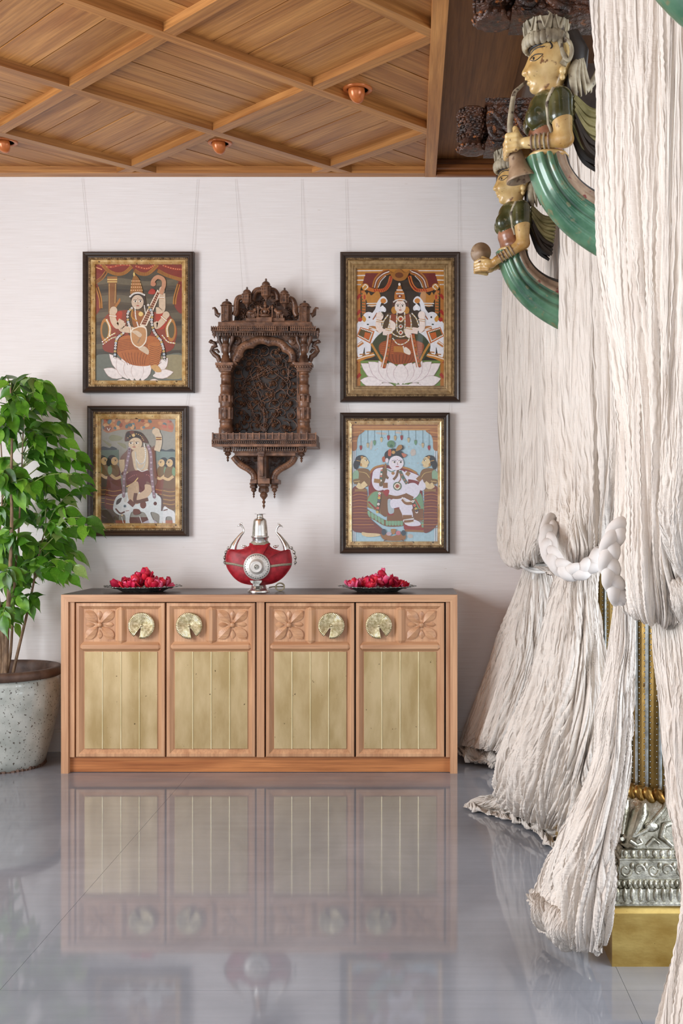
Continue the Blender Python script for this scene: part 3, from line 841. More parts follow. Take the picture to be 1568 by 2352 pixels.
    A.sm([(716,680),(714,590),(740,560),(755,510),(782,500),(800,560),(824,590),(828,680)],(184,112,40)); A.dots([(735,600),(815,600)],9,8,WH); A.dots([(740,558),(800,560)],6,8,WH); A.el(772,632,30,20,(120,40,26)); A.el(772,632,12,10,WH); A.dots([(700,700),(730,680),(780,672),(830,680),(850,700)],13,9,WH); A.el(768,490,14,18,WH)
    A.sm([(648,330),(690,350),(760,300),(830,350),(890,320),(850,420),(770,450),(690,420)],(160,104,40)); A.el(765,380,50,34,(110,60,28))
    # jewels
    for pts, n in (([(740,830),(735,960),(745,1060)],18), ([(830,830),(835,960),(825,1050)],18), ([(630,860),(580,930),(560,1000)],14), ([(920,840),(970,900),(1000,980)],14), ([(640,1020),(700,1090),(780,1120),(860,1100)],20), ([(690,1140),(740,1200),(800,1210),(870,1170),(890,1120)],20), ([(660,870),(650,960),(640,1020)],12), ([(895,860),(910,960),(905,1020)],12)): A.dots(pts, n, 8, WH, WH, GL)
    for yy, rr in ((905,40),(995,26),(1068,30)):
        A.el(784,yy,rr,rr,GO); A.el(784,yy,rr*.4,rr*.4,(180,50,30)); A.dots([(784+rr*.8,yy),(784,yy+rr*.8),(784-rr*.8,yy),(784,yy-rr*.8),(784+rr*.7,yy-8)],14,7,WH)
    for pts in ([(650,1090),(620,1300),(572,1490)],[(920,1090),(960,1300),(1000,1480)]):
        A.ln(pts,56,(176,96,40)); A.dots([(p[0]-14,p[1]) for p in pts],26,8,WH); A.dots([(p[0]+10,p[1]) for p in pts],9,9,(150,40,26),(70,90,50))
    return A

# ---- lower left: standing flute player among cows
def woman(A, x, y, s, flip, dress, skin=(214,180,130)):
    f = -1 if flip else 1
    A.sm([(x-40*s*f,y+60*s),(x+60*s*f,y+70*s),(x+90*s*f,y+260*s),(x+110*s*f,y+560*s),(x-90*s*f,y+560*s),(x-80*s*f,y+300*s)],dress)
    for i in range(9): A.ln([(x-84*s*f,y+(320+i*26)*s),(x,y+(335+i*26)*s),(x+95*s*f,y+(320+i*26)*s)],6*s,(206,150,70) if i % 2 else (110,40,26))
    A.sm([(x-46*s*f,y+60*s),(x+50*s*f,y+60*s),(x+60*s*f,y+170*s),(x-60*s*f,y+180*s)],(120,90,44)); A.el(x-40*s*f,y+110*s,26*s,56*s,(120,150,110))
    A.ln([(x-30*s*f,y+170*s),(x+30*s*f,y+210*s),(x+90*s*f,y+190*s)],34*s,skin)
    A.el(x-14*s*f,y-6*s,54*s,58*s,(34,28,28)); A.el(x+14*s*f,y+8*s,40*s,48*s,skin); A.el(x-56*s*f,y+30*s,26*s,40*s,(34,28,28)); A.poly([(x+50*s*f,y),(x+64*s*f,y+18*s),(x+46*s*f,y+22*s)],skin)
    A.el(x+26*s*f,y+2*s,10*s,6*s,BK); A.ln([(x+10*s*f,y-14*s),(x+40*s*f,y-14*s)],5*s,BK); A.el(x-4*s*f,y+24*s,8*s,12*s,GL)

def art_cows():
    A = Art(180, 920, 5.6, AY, (268, 228, 1258, 1592))
    A.rect(268,228,1258,1592,(150,146,134))
    for p in ([(390,480),(440,440),(560,470),(540,510),(430,520)],[(300,500),(420,560),(400,590)],[(500,540),(600,560),(610,620),(540,580)]): A.sm(p,(136,134,104))
    A.sm([(310,360),(340,260),(480,228),(900,228),(1120,228),(1220,300),(1215,390),(1180,405),(1000,370),(700,375),(520,380),(380,415)],(178,118,82))
    for i in range(40):
        r = RND.random(); A.el(340+RND.random()*850,245+RND.random()*120,18+20*r,14+14*r,RND.choice([(196,136,88),(106,132,138),(150,80,56),(208,160,112),(90,110,110),(190,100,70)]),RND.random()*3,10)
    A.el(380,360,50,34,(140,84,58)); A.ln([(370,350),(390,385),(410,350)],8,(230,226,220))
    A.rect(268,632,520,760,(96,114,98)); A.rect(1000,650,1258,770,(116,132,124)); A.sm([(275,620),(320,590),(400,610),(430,590),(490,615),(480,635),(275,635)],(56,62,66)); A.sm([(1050,650),(1080,625),(1130,640),(1200,620),(1250,655)],(56,62,66))
    woman(A,320,770,1.05,False,(76,52,36)); woman(A,450,770,1.1,False,(110,48,34)); woman(A,1085,795,1.0,True,(126,60,34)); woman(A,1190,795,1.05,True,(118,84,46))
    A.rect(268,1400,520,1592,(90,70,50)); A.sm([(300,1440),(360,1410),(450,1470),(460,1560),(320,1580)],(72,46,30))
    A.rect(660,1500,930,1592,(100,52,40)); A.rect(1080,1540,1258,1592,(176,108,76)); A.rect(480,1540,660,1592,(150,80,54)); A.sm([(820,1592),(870,1550),(960,1530),(1020,1592)],(190,184,196))
    cw = (216,222,222)
    # cow
    A.sm([(450,1400),(480,1260),(560,1195),(720,1180),(900,1180),(1000,1190),(1070,1270),(1090,1420),(1080,1580),(1040,1590),(1040,1470),(930,1440),(980,1580),(930,1590),(860,1450),(780,1430),(680,1440),(650,1590),(610,1590),(600,1470),(520,1470)],cw)
    A.ln([(1020,1200),(1075,1260),(1075,1420)],22,(90,56,40)); A.el(990,1325,22,24,(90,44,36)); A.el(835,1340,40,50,(110,56,40))
    A.sm([(490,1330),(560,1270),(640,1300),(660,1400),(640,1450),(560,1440),(500,1400)],(226,230,230)); A.el(600,1358,20,20,(140,160,170)); A.el(600,1358,9,10,BK); A.sm([(490,1340),(500,1280),(560,1250),(540,1310)],(70,56,50)); A.sm([(590,1290),(630,1190),(620,1300)],(206,206,200)); A.ln([(610,1420),(655,1415)],8,(150,90,70)); A.ln([(480,1390),(540,1450),(600,1430)],20,(96,50,36)); A.el(565,1475,14,14,(220,200,160))
    A.sm([(1090,1420),(1110,1360),(1160,1390),(1240,1440),(1256,1580),(1220,1590),(1200,1500),(1130,1500),(1120,1590),(1090,1590)],(226,228,228)); A.ln([(1095,1415),(1150,1400)],14,(110,60,40))
    # flute player
    A.sm([(540,760),(610,660),(680,610),(860,590),(950,600),(985,600),(1000,900),(1010,1060),(940,1100),(620,1120),(600,960)],(126,92,78))
    A.sm([(700,650),(860,600),(900,720),(880,900),(740,900),(700,760)],(206,184,152))
    A.ln([(1010,650),(1035,560),(1035,470),(1010,420)],80,(210,190,160)); A.el(1000,400,50,46,(212,190,160)); A.ln([(1000,490),(1072,490)],40,(130,76,46)); A.ln([(1000,490),(1072,490)],10,GL)
    A.ln([(560,760),(570,880),(620,950),(690,960)],70,(206,182,146)); A.ln([(560,930),(620,970)],44,(110,60,40))
    A.sm([(620,950),(740,900),(930,920),(960,1080),(880,1040),(860,1160),(790,1180),(740,1040),(640,1110)],(104,44,44)); A.dots([(650,1000),(730,960),(900,960),(940,1040)],14,6,(190,120,110)); A.ln([(620,1110),(720,1050),(780,980)],12,GL); A.el(800,960,48,42,(110,50,40))
    A.sm([(640,1120),(760,1040),(780,1180),(720,1290),(660,1310)],(196,166,134)); A.sm([(860,1080),(940,1100),(930,1200),(800,1310),(740,1330),(760,1220),(850,1150)],(204,176,146)); A.ln([(740,1190),(740,1300),(900,1270)],46,(100,60,44)); A.ln([(650,1290),(720,1350)],60,(110,62,48)); A.sm([(710,1400),(780,1400),(800,1450),(720,1470)],(110,54,36))
    A.sm([(600,520),(620,410),(700,390),(800,410),(860,470),(900,550),(840,540),(660,520)],(84,50,38)); A.el(720,450,110,56,(40,30,28)); face_paint(A,735,558,88,80,(208,184,152),-16,-.25); A.el(712,448,20,20,(220,190,130)); A.dots([(640,480),(720,430),(800,450),(840,510)],10,8,(190,150,90)); A.el(690,410,30,24,(110,60,44))
    A.ln([(850,560),(870,700),(840,860),(760,860),(735,660)],16,(196,190,176)); A.dots([(850,560),(865,700),(840,800),(790,812),(750,760)],22,8,(226,222,214)); A.dots([(760,880),(820,910),(890,890)],10,8,(226,222,214))
    for pts in ([(660,610),(650,700),(620,850),(590,1000),(585,1240)],[(900,580),(935,700),(940,900),(960,1100),(980,1250)]): A.ln(pts,40,(140,118,124)); A.dots(pts,22,13,(186,166,176),(150,120,130))
    A.ln([(960,620),(980,800),(1000,1000)],30,(120,66,40))
    for pts in ([(560,1500),(585,1592)],[(650,1540),(665,1592)],[(790,1490),(825,1592)]): A.ln(pts,8,(238,238,240))
    return A

# ---- lower right: seated child-like blue-white figure with two attendants
def art_attendants():
    A = Art(770, 930, 5.407, AY, (202, 244, 1278, 1708))
    A.rect(202,244,1278,1708,(168,200,212))
    for i in range(46): A.el(RND.uniform(300,1200),RND.uniform(330,760),RND.uniform(2,9),RND.uniform(2,6),RND.choice([(120,140,146),(196,190,180),(206,170,150)]),RND.random()*3,7)
    for x,y,rx,ry in ((570,355,70,14),(445,500,16,60),(965,590,34,44),(780,345,40,14),(930,1630,34,26)): A.el(x,y,rx,ry,(196,186,176),.1)
    for xx in (225,245,1235,1258): A.ln([(xx,560),(xx,1700)],10,(226,228,232)); A.ln([(xx+8,560),(xx+8,1700)],4,(120,132,150))
    A.rect(202,244,1278,316,(150,88,36)); A.hatch([(210,275),(1270,275)],70,40,6,(206,150,80),.6); A.rect(202,296,1278,316,(196,140,66))
    for s in (0, 1):
        X = (lambda v: v) if s == 0 else (lambda v: 1480-v)
        A.sm([(X(202),316),(X(355),316),(X(330),350),(X(290),380),(X(270),450),(X(262),552),(X(202),552)],(166,104,46)); A.ln([(X(205),350),(X(330),335)],10,(206,150,80)); A.ln([(X(205),400),(X(285),392)],12,(116,66,30)); A.ln([(X(205),450),(X(268),446)],12,(206,150,80))
    for i,(x,y) in enumerate(((316,530),(402,500),(486,470),(572,430),(658,405),(741,410),(822,405),(908,435),(995,465),(1084,500),(1162,530))):
        A.ln([(x,316),(x,y-30)],4,(70,80,84)); c = [(150,40,40),(190,176,140),(104,150,110),(200,180,140),(160,30,40),(190,160,110)][i % 6]
        A.sm([(x-14,y-22),(x+14,y-22),(x+14,y+10),(x,y+36),(x-14,y+10)],c); A.ln([(x-14,y-26),(x+14,y-26)],7,(110,110,90))
    # throne
    A.sm([(410,1000),(410,900),(450,800),(560,750),(760,760),(900,790),(1010,850),(1060,940),(1080,1150),(1060,1320),(640,1340),(440,1200)],(132,34,26)); A.ln([(418,1000),(420,880),(480,785),(600,748)],24,(176,120,46)); A.ln([(820,770),(920,800),(1010,850)],24,(176,120,46))
    A.sm([(390,1160),(470,1080),(560,1080),(640,1130),(640,1380),(480,1300),(390,1260)],(150,118,64)); A.sm([(400,1190),(470,1090),(540,1090),(520,1230),(470,1290)],(120,160,120)); A.ln([(410,1200),(500,1290)],20,(150,40,30)); A.sm([(560,1110),(650,1150),(640,1380),(560,1330)],(124,80,36)); A.sm([(980,1150),(1060,1100),(1100,1300),(1040,1300),(960,1240)],(120,156,116)); A.ln([(990,1170),(1050,1280)],18,(170,60,36))
    A.sm([(380,1290),(500,1370),(620,1430),(840,1440),(850,1500),(640,1510),(500,1440),(390,1370)],(124,80,36))
    for i in range(5): A.sm([(402+i*42,1315+i*24),(432+i*42,1330+i*24),(436+i*42,1385+i*24),(420+i*42,1390+i*24),(402+i*42,1365+i*24)],(128,170,134))
    for i in range(6): A.sm([(626+i*36,1436),(654+i*36,1436),(656+i*36,1490),(640+i*36,1500),(626+i*36,1490)],(128,170,134))
    A.rect(640,1290,1090,1440,(130,82,36)); A.rect(650,1340,720,1370,(150,36,26)); A.sm([(850,1490),(880,1470),(1080,1480),(1110,1550),(880,1560)],(150,40,30)); A.ln([(860,1560),(1110,1570)],26,(150,100,46)); A.el(1090,1480,24,50,(128,170,134)); A.sm([(650,1180),(700,1180),(725,1260),(722,1340),(660,1340)],(176,190,196))
    # attendants
    for s in (0, 1):
        X = (lambda v: v) if s == 0 else (lambda v: 1488-v)
        sk = (224,200,150)
        A.sm([(X(215),1040),(X(300),1000),(X(390),1060),(X(395),1200),(X(410),1380),(X(600),1560),(X(560),1610),(X(330),1590),(X(205),1530),(X(205),1200)] if s == 0 else [(X(215),1040),(X(300),1000),(X(380),1060),(X(385),1200),(X(390),1400),(X(380),1590),(X(230),1490),(X(225),1300)],(120,52,32))
        for i in range(13): A.ln([(X(215),1090+i*36),(X(300),1070+i*38),(X(395+max(0,i-7)*20),1090+i*36)],7,(196,130,56) if i % 2 else (150,90,40))
        A.sm([(X(230),850),(X(290),790),(X(400),800),(X(440),880),(X(420),1000),(X(320),1020),(X(240),960)],(130,92,46)); A.dots([(X(300),830),(X(380),850),(X(420),900)],12,5,GL)
        A.sm([(X(215),860),(X(260),810),(X(290),840),(X(280),940),(X(230),950)],(140,172,140)); A.sm([(X(225),930),(X(300),920),(X(310),970),(X(240),985)],(124,92,44)); A.dots([(X(235),955),(X(300),945)],7,5,GL)
        A.ln([(X(270),990),(X(320),1015),(X(380),970)],66,sk); A.ln([(X(240),1060),(X(390),1060)],30,(150,110,54))
        A.el(X(320),690,76,66,(34,28,26)); A.el(X(258),745,34,56,(34,28,26)); A.sm([(X(330),660),(X(375),650),(X(410),700),(X(418),722),(X(405),735),(X(390),775),(X(340),775),(X(310),730)],sk); A.el(X(380),692,13,8,WH); A.el(X(384),692,7,8,BK); A.ln([(X(360),672),(X(400),676)],6,BK); A.el(X(330),652,18,18,(180,130,60)); A.el(X(318),745,12,22,(180,130,60)); A.ln([(X(395),748),(X(410),748)],6,(150,60,50)); A.ln([(X(262),690),(X(310),700)],8,(200,150,70))
    A.sm([(330,1580),(400,1590),(540,1600),(550,1625),(420,1640),(340,1620)],(220,196,150))
    # seated figure
    bl = (226,222,234)
    A.sm([(470,830),(560,780),(720,800),(840,820),(900,900),(890,1040),(860,1150),(680,1150),(600,1060),(480,980)],bl)
    A.el(775,1040,110,100,bl); A.ln([(520,840),(500,960),(540,1030),(640,990),(690,920)],110,bl,taper=True); A.ln([(860,870),(960,890),(1050,930),(1090,1010)],104,bl,taper=True); A.el(1075,1010,46,56,bl); A.el(690,920,46,42,bl)
    A.sm([(880,1000),(980,970),(1050,1040),(1020,1130),(940,1170),(860,1120)],bl); A.sm([(820,1160),(900,1150),(960,1270),(920,1310),(840,1260)],bl); A.sm([(690,1180),(840,1160),(930,1260),(900,1290),(800,1270),(700,1280)],bl); A.ln([(850,1250),(890,1340),(900,1400)],130,bl); A.sm([(840,1430),(960,1420),(1050,1460),(1040,1500),(900,1500)],bl)
    A.sm([(590,1080),(640,1050),(670,1070),(640,1140)],(160,36,30)); A.ln([(650,1130),(760,1150),(880,1120)],40,(130,84,36)); A.ln([(860,1120),(960,1170)],60,(130,84,36)); A.ln([(830,1170),(880,1220),(970,1220)],40,(140,92,42)); A.dots([(830,1150),(880,1200),(980,1190)],16,7,WH); A.ln([(835,1390),(950,1390)],44,(140,92,42)); A.ln([(850,1450),(970,1440)],30,(140,92,42)); A.dots([(850,1430),(970,1410)],14,7,WH); A.dots([(870,1480),(980,1450)],12,7,WH)
    A.sm([(570,800),(630,780),(640,860),(590,1000),(545,1000),(550,900)],(110,84,44)); A.dots([(575,790),(570,860),(565,940)],7,13,WH,(200,120,100),(60,110,100)); A.ln([(600,820),(640,900),(660,910)],30,(120,80,36)); A.ln([(780,800),(760,880),(720,930)],30,(120,80,36)); A.ln([(800,820),(840,900),(890,980)],40,(96,110,90)); A.dots([(810,830),(850,920),(880,960)],6,10,(60,100,90),(190,110,80)); A.ln([(480,940),(560,950)],50,(160,116,56)); A.ln([(880,840),(920,870)],50,(160,116,56)); A.ln([(590,1000),(650,1000)],66,(140,90,40)); A.ln([(1020,940),(1060,900)],60,(150,100,46)); A.ln([(800,840),(810,920),(760,990)],12,(150,100,46))
    A.el(770,1010,54,54,(80,110,84)); A.el(770,1010,42,42,(176,130,60)); A.el(770,1010,18,18,(160,60,40)); A.dots([(805,1010),(770,1045),(735,1010),(770,975),(805,1005)],14,8,WH); A.ln([(640,800),(700,830),(760,800)],14,(120,150,140)); A.el(715,850,20,20,(170,120,60))
    A.sm([(610,660),(620,590),(700,545),(800,560),(850,620),(840,660),(700,640),(640,720)],(34,28,26)); A.el(808,530,40,34,(34,28,26)); A.sm([(770,520),(812,495),(830,530),(800,560),(750,575)],(170,120,56)); A.sm([(660,560),(690,555),(690,630),(655,630)],(190,90,50)); A.el(720,590,22,22,(196,150,80)); A.sm([(820,600),(885,620),(850,655)],(190,110,80))
    A.el(690,488,48,46,(96,136,96)); A.el(695,510,20,18,(60,100,70)); A.ln([(700,520),(712,550)],8,(90,110,70))
    face_paint(A,755,722,92,90,(232,224,232),14,.0); A.el(640,690,20,30,(226,216,224)); A.el(622,760,14,34,(150,110,60)); A.sm([(580,660),(610,640),(620,700),(590,710)],(180,90,50))
    for pts in ([(548,1100),(540,1190),(520,1330)],[(960,1200),(1000,1290),(1010,1330)]): A.ln(pts,34,(90,70,50)); A.dots(pts,7 if pts[0][0] < 700 else 5,17,WH,(220,110,90),(226,200,90),(60,100,120)); A.dots(pts,7 if pts[0][0] < 700 else 5,6,(170,60,50))
    A.sm([(560,1610),(620,1600),(700,1630),(800,1600),(870,1620),(840,1680),(620,1680)],(150,100,46)); A.el(600,1580,28,40,(60,70,80)); A.sm([(690,1545),(750,1545),(735,1600),(705,1600)],(170,120,60)); A.el(665,1600,34,24,(190,170,180)); A.el(780,1590,30,28,(200,120,130)); A.el(845,1590,26,36,(60,70,80)); A.ln([(600,1690),(640,1670)],12,(110,70,40)); A.ln([(850,1690),(820,1670)],12,(110,70,40))
    return A

picture('painting of a crowned lute player seated on a white lotus, gold-slipped dark frame', (188, 576.5, 444, 901), [(18.5, 28.5, GOLD_SLIP, 0)], art_lute(), [(188, 409, 203, 580), (453, 411, 441, 580)])
picture('painting of a crowned seated figure between two white elephants, wide gilt mat', (780.5, 577, 1057, 923), [(18.5, 38, GOLD_OLD, 0)], art_elephants(), [(793, 411, 797, 580), (1052, 411, 1052, 580)])
picture('painting of a standing garlanded figure with a white cow, behind the plant tips', (198.5, 931.5, 430.5, 1232), [(18.5, 30.5, GOLD_SLIP, 0)], art_cows(), [(207, 903.5, 209, 936), (432, 903.5, 426, 936)])
picture('pale blue painting of a seated round-bellied figure with two attendants, dark frame', (780, 947, 1033, 1271.5), [(18.5, 28, GOLD_SLIP, 0)], art_attendants(), [(795, 925.5, 797, 951), (1033, 925.5, 1030, 951)])
# ================================================================== carved wooden wall shrine
CARVE = simple('carved_rosewood', (56, 37, 28), (116, 80, 58), .36, 0, ns=22, detail=5, bmp=.5, bs=70, bd=.006)
CARVE_L = simple('carved_rosewood_edges', (82, 55, 41), (144, 102, 75), .38, 0, ns=26, detail=4, bmp=.4, bs=90, bd=.004)
CARVE_D = simple('carved_back_panel', (40, 32, 28), (62, 50, 42), .35, 0, ns=18)
JS = 4.2
def J(zx, zy, Y): return P(460+zx/JS, 620+zy/JS, Y)
def jx(zx, Y): return J(zx, 0, Y)[0]
def jz(zy, Y): return J(0, zy, Y)[2]
def jl(d, Y): return d/JS*Y/F
shrine = thing('carved_shrine', 'dark carved wooden wall shrine with domes, columns and balcony between the paintings', 'wall shrine', (jx(620, WY), WY, jz(2300, 5.4)))
for zx in (410, 995):
    m = MB(WIRE); m.tube([P(540 if zx < 700 else 692, 411, WY-.008), P(460+(zx if zx < 700 else 985)/JS, 620+(230 if zx < 700 else 300)/JS, WY-.03)], .0006, 6); m.build('hanging_wire', shrine)
# back panel
YB = WY - .02
def arch_pts(x0, x1, ys, yt, n=14):
    c = (x0+x1)/2; r = (x1-x0)/2
    return [(c+r*math.cos(a), ys-(ys-yt)*math.sin(a)) for a in [math.pi*i/n for i in range(n+1)]]
pts = [J(300,1575,YB), J(950,1575,YB)] + [J(x,y,YB) for x, y in arch_pts(300,950,900,690)]
m = MB(CARVE_D); m.prism([(p[0],p[2]) for p in pts], YB, WY-.004); m.build('back_panel', shrine)
# vines: spirals with leaves and star flowers
m = MB(CARVE)
rr = random.Random(5)
def spiral(cx_, cy_, r, turns, a0, sgn):
    out = []
    for i in range(26):
        u = i/25; a = a0+sgn*turns*2*math.pi*u; q = r*(1-.85*u)
        out.append(J(cx_+q*math.cos(a), cy_+q*math.sin(a), YB-.010-.006*math.sin(u*3)))
    return out
cent = []
for row in range(8):
    for colm in range(7):
        cx_ = 365+colm*86+(rr.random()-.5)*40; cy_ = 790+row*102+(rr.random()-.5)*40
        if cy_ < 800 and abs(cx_-620) > 220: continue
        cent.append((cx_, cy_)); m.tube(spiral(cx_, cy_, rr.uniform(52, 84), rr.uniform(.8, 1.5), rr.random()*6.28, rr.choice((-1, 1))), [jl(6-3.4*i/25, YB) for i in range(26)], 6)
for k in range(7): 
    a = [(620+rr.uniform(-30,30),1560),(620+rr.uniform(-160,160),1350),(620+rr.uniform(-240,240),1120),(620+rr.uniform(-240,240),930)]
    m.tube([J(p[0],p[1],YB-.012) for p in crom(a, 24)], jl(6, YB), 6)
o = m.build('carved_vines', shrine); o['kind'] = 'stuff'
m = MB(CARVE_L)
def star(m, x, y, r, Y, n=9):
    c = J(x, y, Y); R_ = jl(r, Y)
    V = [(c[0], Y-.006, c[2])]
    for i in range(2*n):
        a = math.pi*i/n; q = R_*(1 if i % 2 == 0 else .45); V.append((c[0]+q*math.cos(a), Y-(.001 if i % 2 == 0 else -.002), c[2]+q*math.sin(a)))
    m.add(V, [(0, i+1, (i+1) % (2*n)+1) for i in range(2*n)]); m.ell((c[0], Y-.006, c[2]), (R_*.22,)*3, 6, 4)
for (x, y) in cent: star(m, x+rr.uniform(-20,20), y+rr.uniform(-20,20), rr.uniform(24,38), YB-.016)
for k in range(170):
    x, y = rr.uniform(350,930), rr.uniform(760,1560)
    if y < 860 and abs(x-625) > 230: continue
    star(m, x, y, rr.uniform(11,20), YB-.012, 6)
o = m.build('carved_blossoms', shrine); o['kind'] = 'stuff'

YC = WY - .135                                # column centre plane
def turned(m, x, ya, yb, prof, Y, n=16, w=1.0):
    """prof: list of (fraction from top, radius in view pixels)"""
    m.lathe([(jl(r, Y)*w, jz(ya+(yb-ya)*t, Y)) for t, r in prof][::-1], (jx(x, Y), Y, 0), n, sharpish) if False else m.lathe([(jl(r, Y)*w, jz(ya+(yb-ya)*t, Y)) for t, r in prof][::-1], (jx(x, Y), Y, 0), n)
colprof = [(0,56),(.02,56),(.02,46),(.06,46),(.06,52),(.10,52),(.11,44),(.22,46),(.22,55),(.25,55),(.26,50),(.36,50),(.37,58),(.40,58),(.41,48),(.47,52),(.48,62),(.50,62),(.52,56),(.58,56),(.6,64),(.63,62),(.64,54),(.78,56),(.79,62),(.82,62),(.83,56),(.9,60),(.91,68),(1,68)]
upprof = [(0,50),(.08,50),(.1,34),(.3,30),(.32,40),(.4,40),(.42,30),(.7,28),(.72,38),(.8,38),(.82,44),(1,50)]
for x in (245, 998):
    m = MB(CARVE_L); turned(m, x, 975, 1580, colprof, YC); 
    for k in range(8):                        # raised facets
        a = 2*math.pi*k/8; rr_ = jl(58, YC)
        for (ya, yb) in ((1215,1280),(1330,1440)):
            c = (jx(x, YC)+rr_*math.cos(a), YC+rr_*math.sin(a)); h = jl(10, YC)
            m.box(c[0]-h, c[0]+h, c[1]-h, c[1]+h, jz(yb, YC), jz(ya, YC))
    col_ = m.build('carved_column', shrine)
    m = MB(CARVE_L)
    for (ya, yb, w) in ((905,930,86),(930,950,76),(950,968,66),(968,985,58)): 
        m.box(jx(x-w, YC), jx(x+w, YC), YC-jl(w, YC), YC+jl(w, YC), jz(yb, YC), jz(ya, YC))
    for k in range(7):
        for y_ in (YC-jl(80, YC),):
            xx = x-72+k*24; m.ell((jx(xx, YC), y_, jz(945, YC)), (jl(9, YC), .003, jl(12, YC)), 6, 5)
    m.build('capital', col_)
    m = MB(CARVE); turned(m, x, 625, 905, upprof, YC); m.build('upper_shaft', col_)
    m = MB(CARVE); s = 1 if x < 600 else -1   # curled bracket under the roof
    for d in (-1, 1): m.tube([J(x+d*30, 800, YC), J(x+d*36, 740, YC), J(x+d*62, 680, YC), J(x+d*66, 640, YC)], [jl(q, YC) for q in (10, 16, 18, 22)], 8)
    m.build('bracket', col_)
# side walls of the niche, pierced
for x in (305, 945):
    m = MB(CARVE)
    for k in range(16): m.ell((jx(x, WY-.07), WY-.07, jz(960+k*39, WY-.07)), (.003, .05, jl(16, 5.45)), 8, 6)
    m.box(jx(x-6, WY-.07), jx(x+6, WY-.07), WY-.12, WY-.02, jz(1580, 5.45), jz(920, 5.45)); m.build('side_screen', shrine)
# cusped arch
YA = WY - .12
def arch_band(outr, inr, cusps, n=90):
    o_, i_ = [], []
    for k in range(n+1):
        a = math.pi*k/n
        oc = abs(math.sin(a*cusps))*outr[2]; ic = abs(math.sin(a*cusps))*inr[2]
        o_.append((620+(outr[0]+oc)*math.cos(a), 890-(outr[1]+oc)*math.sin(a))); i_.append((620+(inr[0]-18+ic)*math.cos(a), 890-(inr[1]-18+ic)*math.sin(a)))
    return o_, i_
o_, i_ = arch_band((305, 245, 10), (238, 172, 26), 4.5)
m = MB(CARVE_L)
V = []; n = len(o_)
mid = [((a[0]*.5+b[0]*.5), (a[1]*.5+b[1]*.5)) for a, b in zip(o_, i_)]
rings_ = [(o_, 0), (o_, -.010), (mid, -.016), (i_, -.006), (i_, .02), (o_, .02)]
for rg, dy in rings_: V += [(J(p[0], p[1], YA)[0], YA+dy, J(p[0], p[1], YA)[2]) for p in rg]
Fc = []
for k in range(len(rings_)-1):
    for i in range(n-1): Fc.append((k*n+i, k*n+i+1, (k+1)*n+i+1, (k+1)*n+i))
m.add(V, Fc, True)
for i in range(0, n, 3): m.ell((J(*mid[i], YA)[0], YA-.016, J(*mid[i], YA)[2]), (.003, .003, .003), 6, 4)
for sgn in (-1, 1): m.tube([J(620+sgn*272, 890, YA), J(620+sgn*300, 905, YA), J(620+sgn*325, 890, YA)], [jl(34, YA), jl(26, YA), jl(8, YA)], 8)
m.build('cusped_arch', shrine, weld=True)
# spandrels: plate with rosette and scrolls
for sgn in (-1, 1):
    m = MB(CARVE)
    poly_ = [(620+sgn*335, 625)] + [(620+sgn*a, b) for a, b in ((335, 890), (300, 860), (285, 790), (240, 710), (160, 665), (60, 640), (0, 632), (0, 622))]
    m.prism([(J(p[0], p[1], YA)[0], J(p[0], p[1], YA)[2]) for p in poly_], YA+.004, YA+.016)
    for k in range(16):
        x_, y_ = 620+sgn*rr.uniform(190, 325), rr.uniform(640, 860)
        if abs(x_-620) < 215+(y_-640)*.42: continue
        m.tube(spiral_pts := [J(x_+18*math.cos(t)*(1-t/9), y_+18*math.sin(t)*(1-t/9), YA+.002) for t in [i*.5 for i in range(13)]], jl(5, YA), 5)
    m.build('spandrel', shrine)
    m = MB(CARVE); c = J(620+sgn*268, 684, YA); m.lathe([(0, -.014), (.006, -.012), (.008, -.006), (.018, -.009), (.022, -.004), (.023, .002)], (c[0], YA+.004, c[2]), 20, 'y'); m.build('rosette', shrine)
# roof slab with little balustrade
YR = WY - .20
m = MB(CARVE_L)
def bx(m, xa, xb, ya, yb, Yf, Yb=WY-.004): m.box(jx(xa, Yf), jx(xb, Yf), Yf, Yb, jz(yb, Yf), jz(ya, Yf))
bx(m, 170, 1075, 500, 545, WY-.16); bx(m, 235, 1010, 488, 500, WY-.14)
m.build('roof_slab', shrine, bevel=.002)
def balustrade(segs, ya, yb, step, post_w, name):
    for (xa, xb, Yf) in segs:
        m = MB(CARVE); bx(m, xa, xb, ya+6, yb-4, Yf+.004)
        m.use(CARVE_L); bx(m, xa-3, xb+3, ya, ya+9, Yf, Yf+.012); bx(m, xa-3, xb+3, yb-9, yb, Yf, Yf+.012)
        k = max(1, round((xb-xa)/step))
        for i in range(k+1):
            x = xa+(xb-xa)*i/k; bx(m, x-post_w, x+post_w, ya-8, yb, Yf-.002, Yf+.008)
        m.build(name, shrine)
balustrade([(105, 352, YR), (372, 726, YR-.015), (740, 842, YR), (868, 1108, YR)], 548, 586, 20, 4, 'roof_balustrade')
m = MB(CARVE); bx(m, 110, 1110, 586, 604, YR+.015)
for i in range(42):
    x = 115+i*24; m.lathe([(0, jz(632, YR)), (jl(5, YR), jz(626, YR)), (jl(9, YR), jz(614, YR)), (jl(5, YR), jz(606, YR)), (jl(8, YR), jz(600, YR))], (jx(x, YR), YR+.02, 0), 6)
m.build('drop_fringe', shrine)
for x in (128, 1130):
    m = MB(CARVE); m.lathe([(0, jz(660, YR)), (jl(8, YR), jz(640, YR)), (jl(14, YR), jz(620, YR)), (jl(8, YR), jz(610, YR)), (jl(18, YR), jz(596, YR)), (jl(16, YR), jz(560, YR)), (0, jz(550, YR))], (jx(x, YR), YR+.02, 0), 8); m.build('corner_drop', shrine)
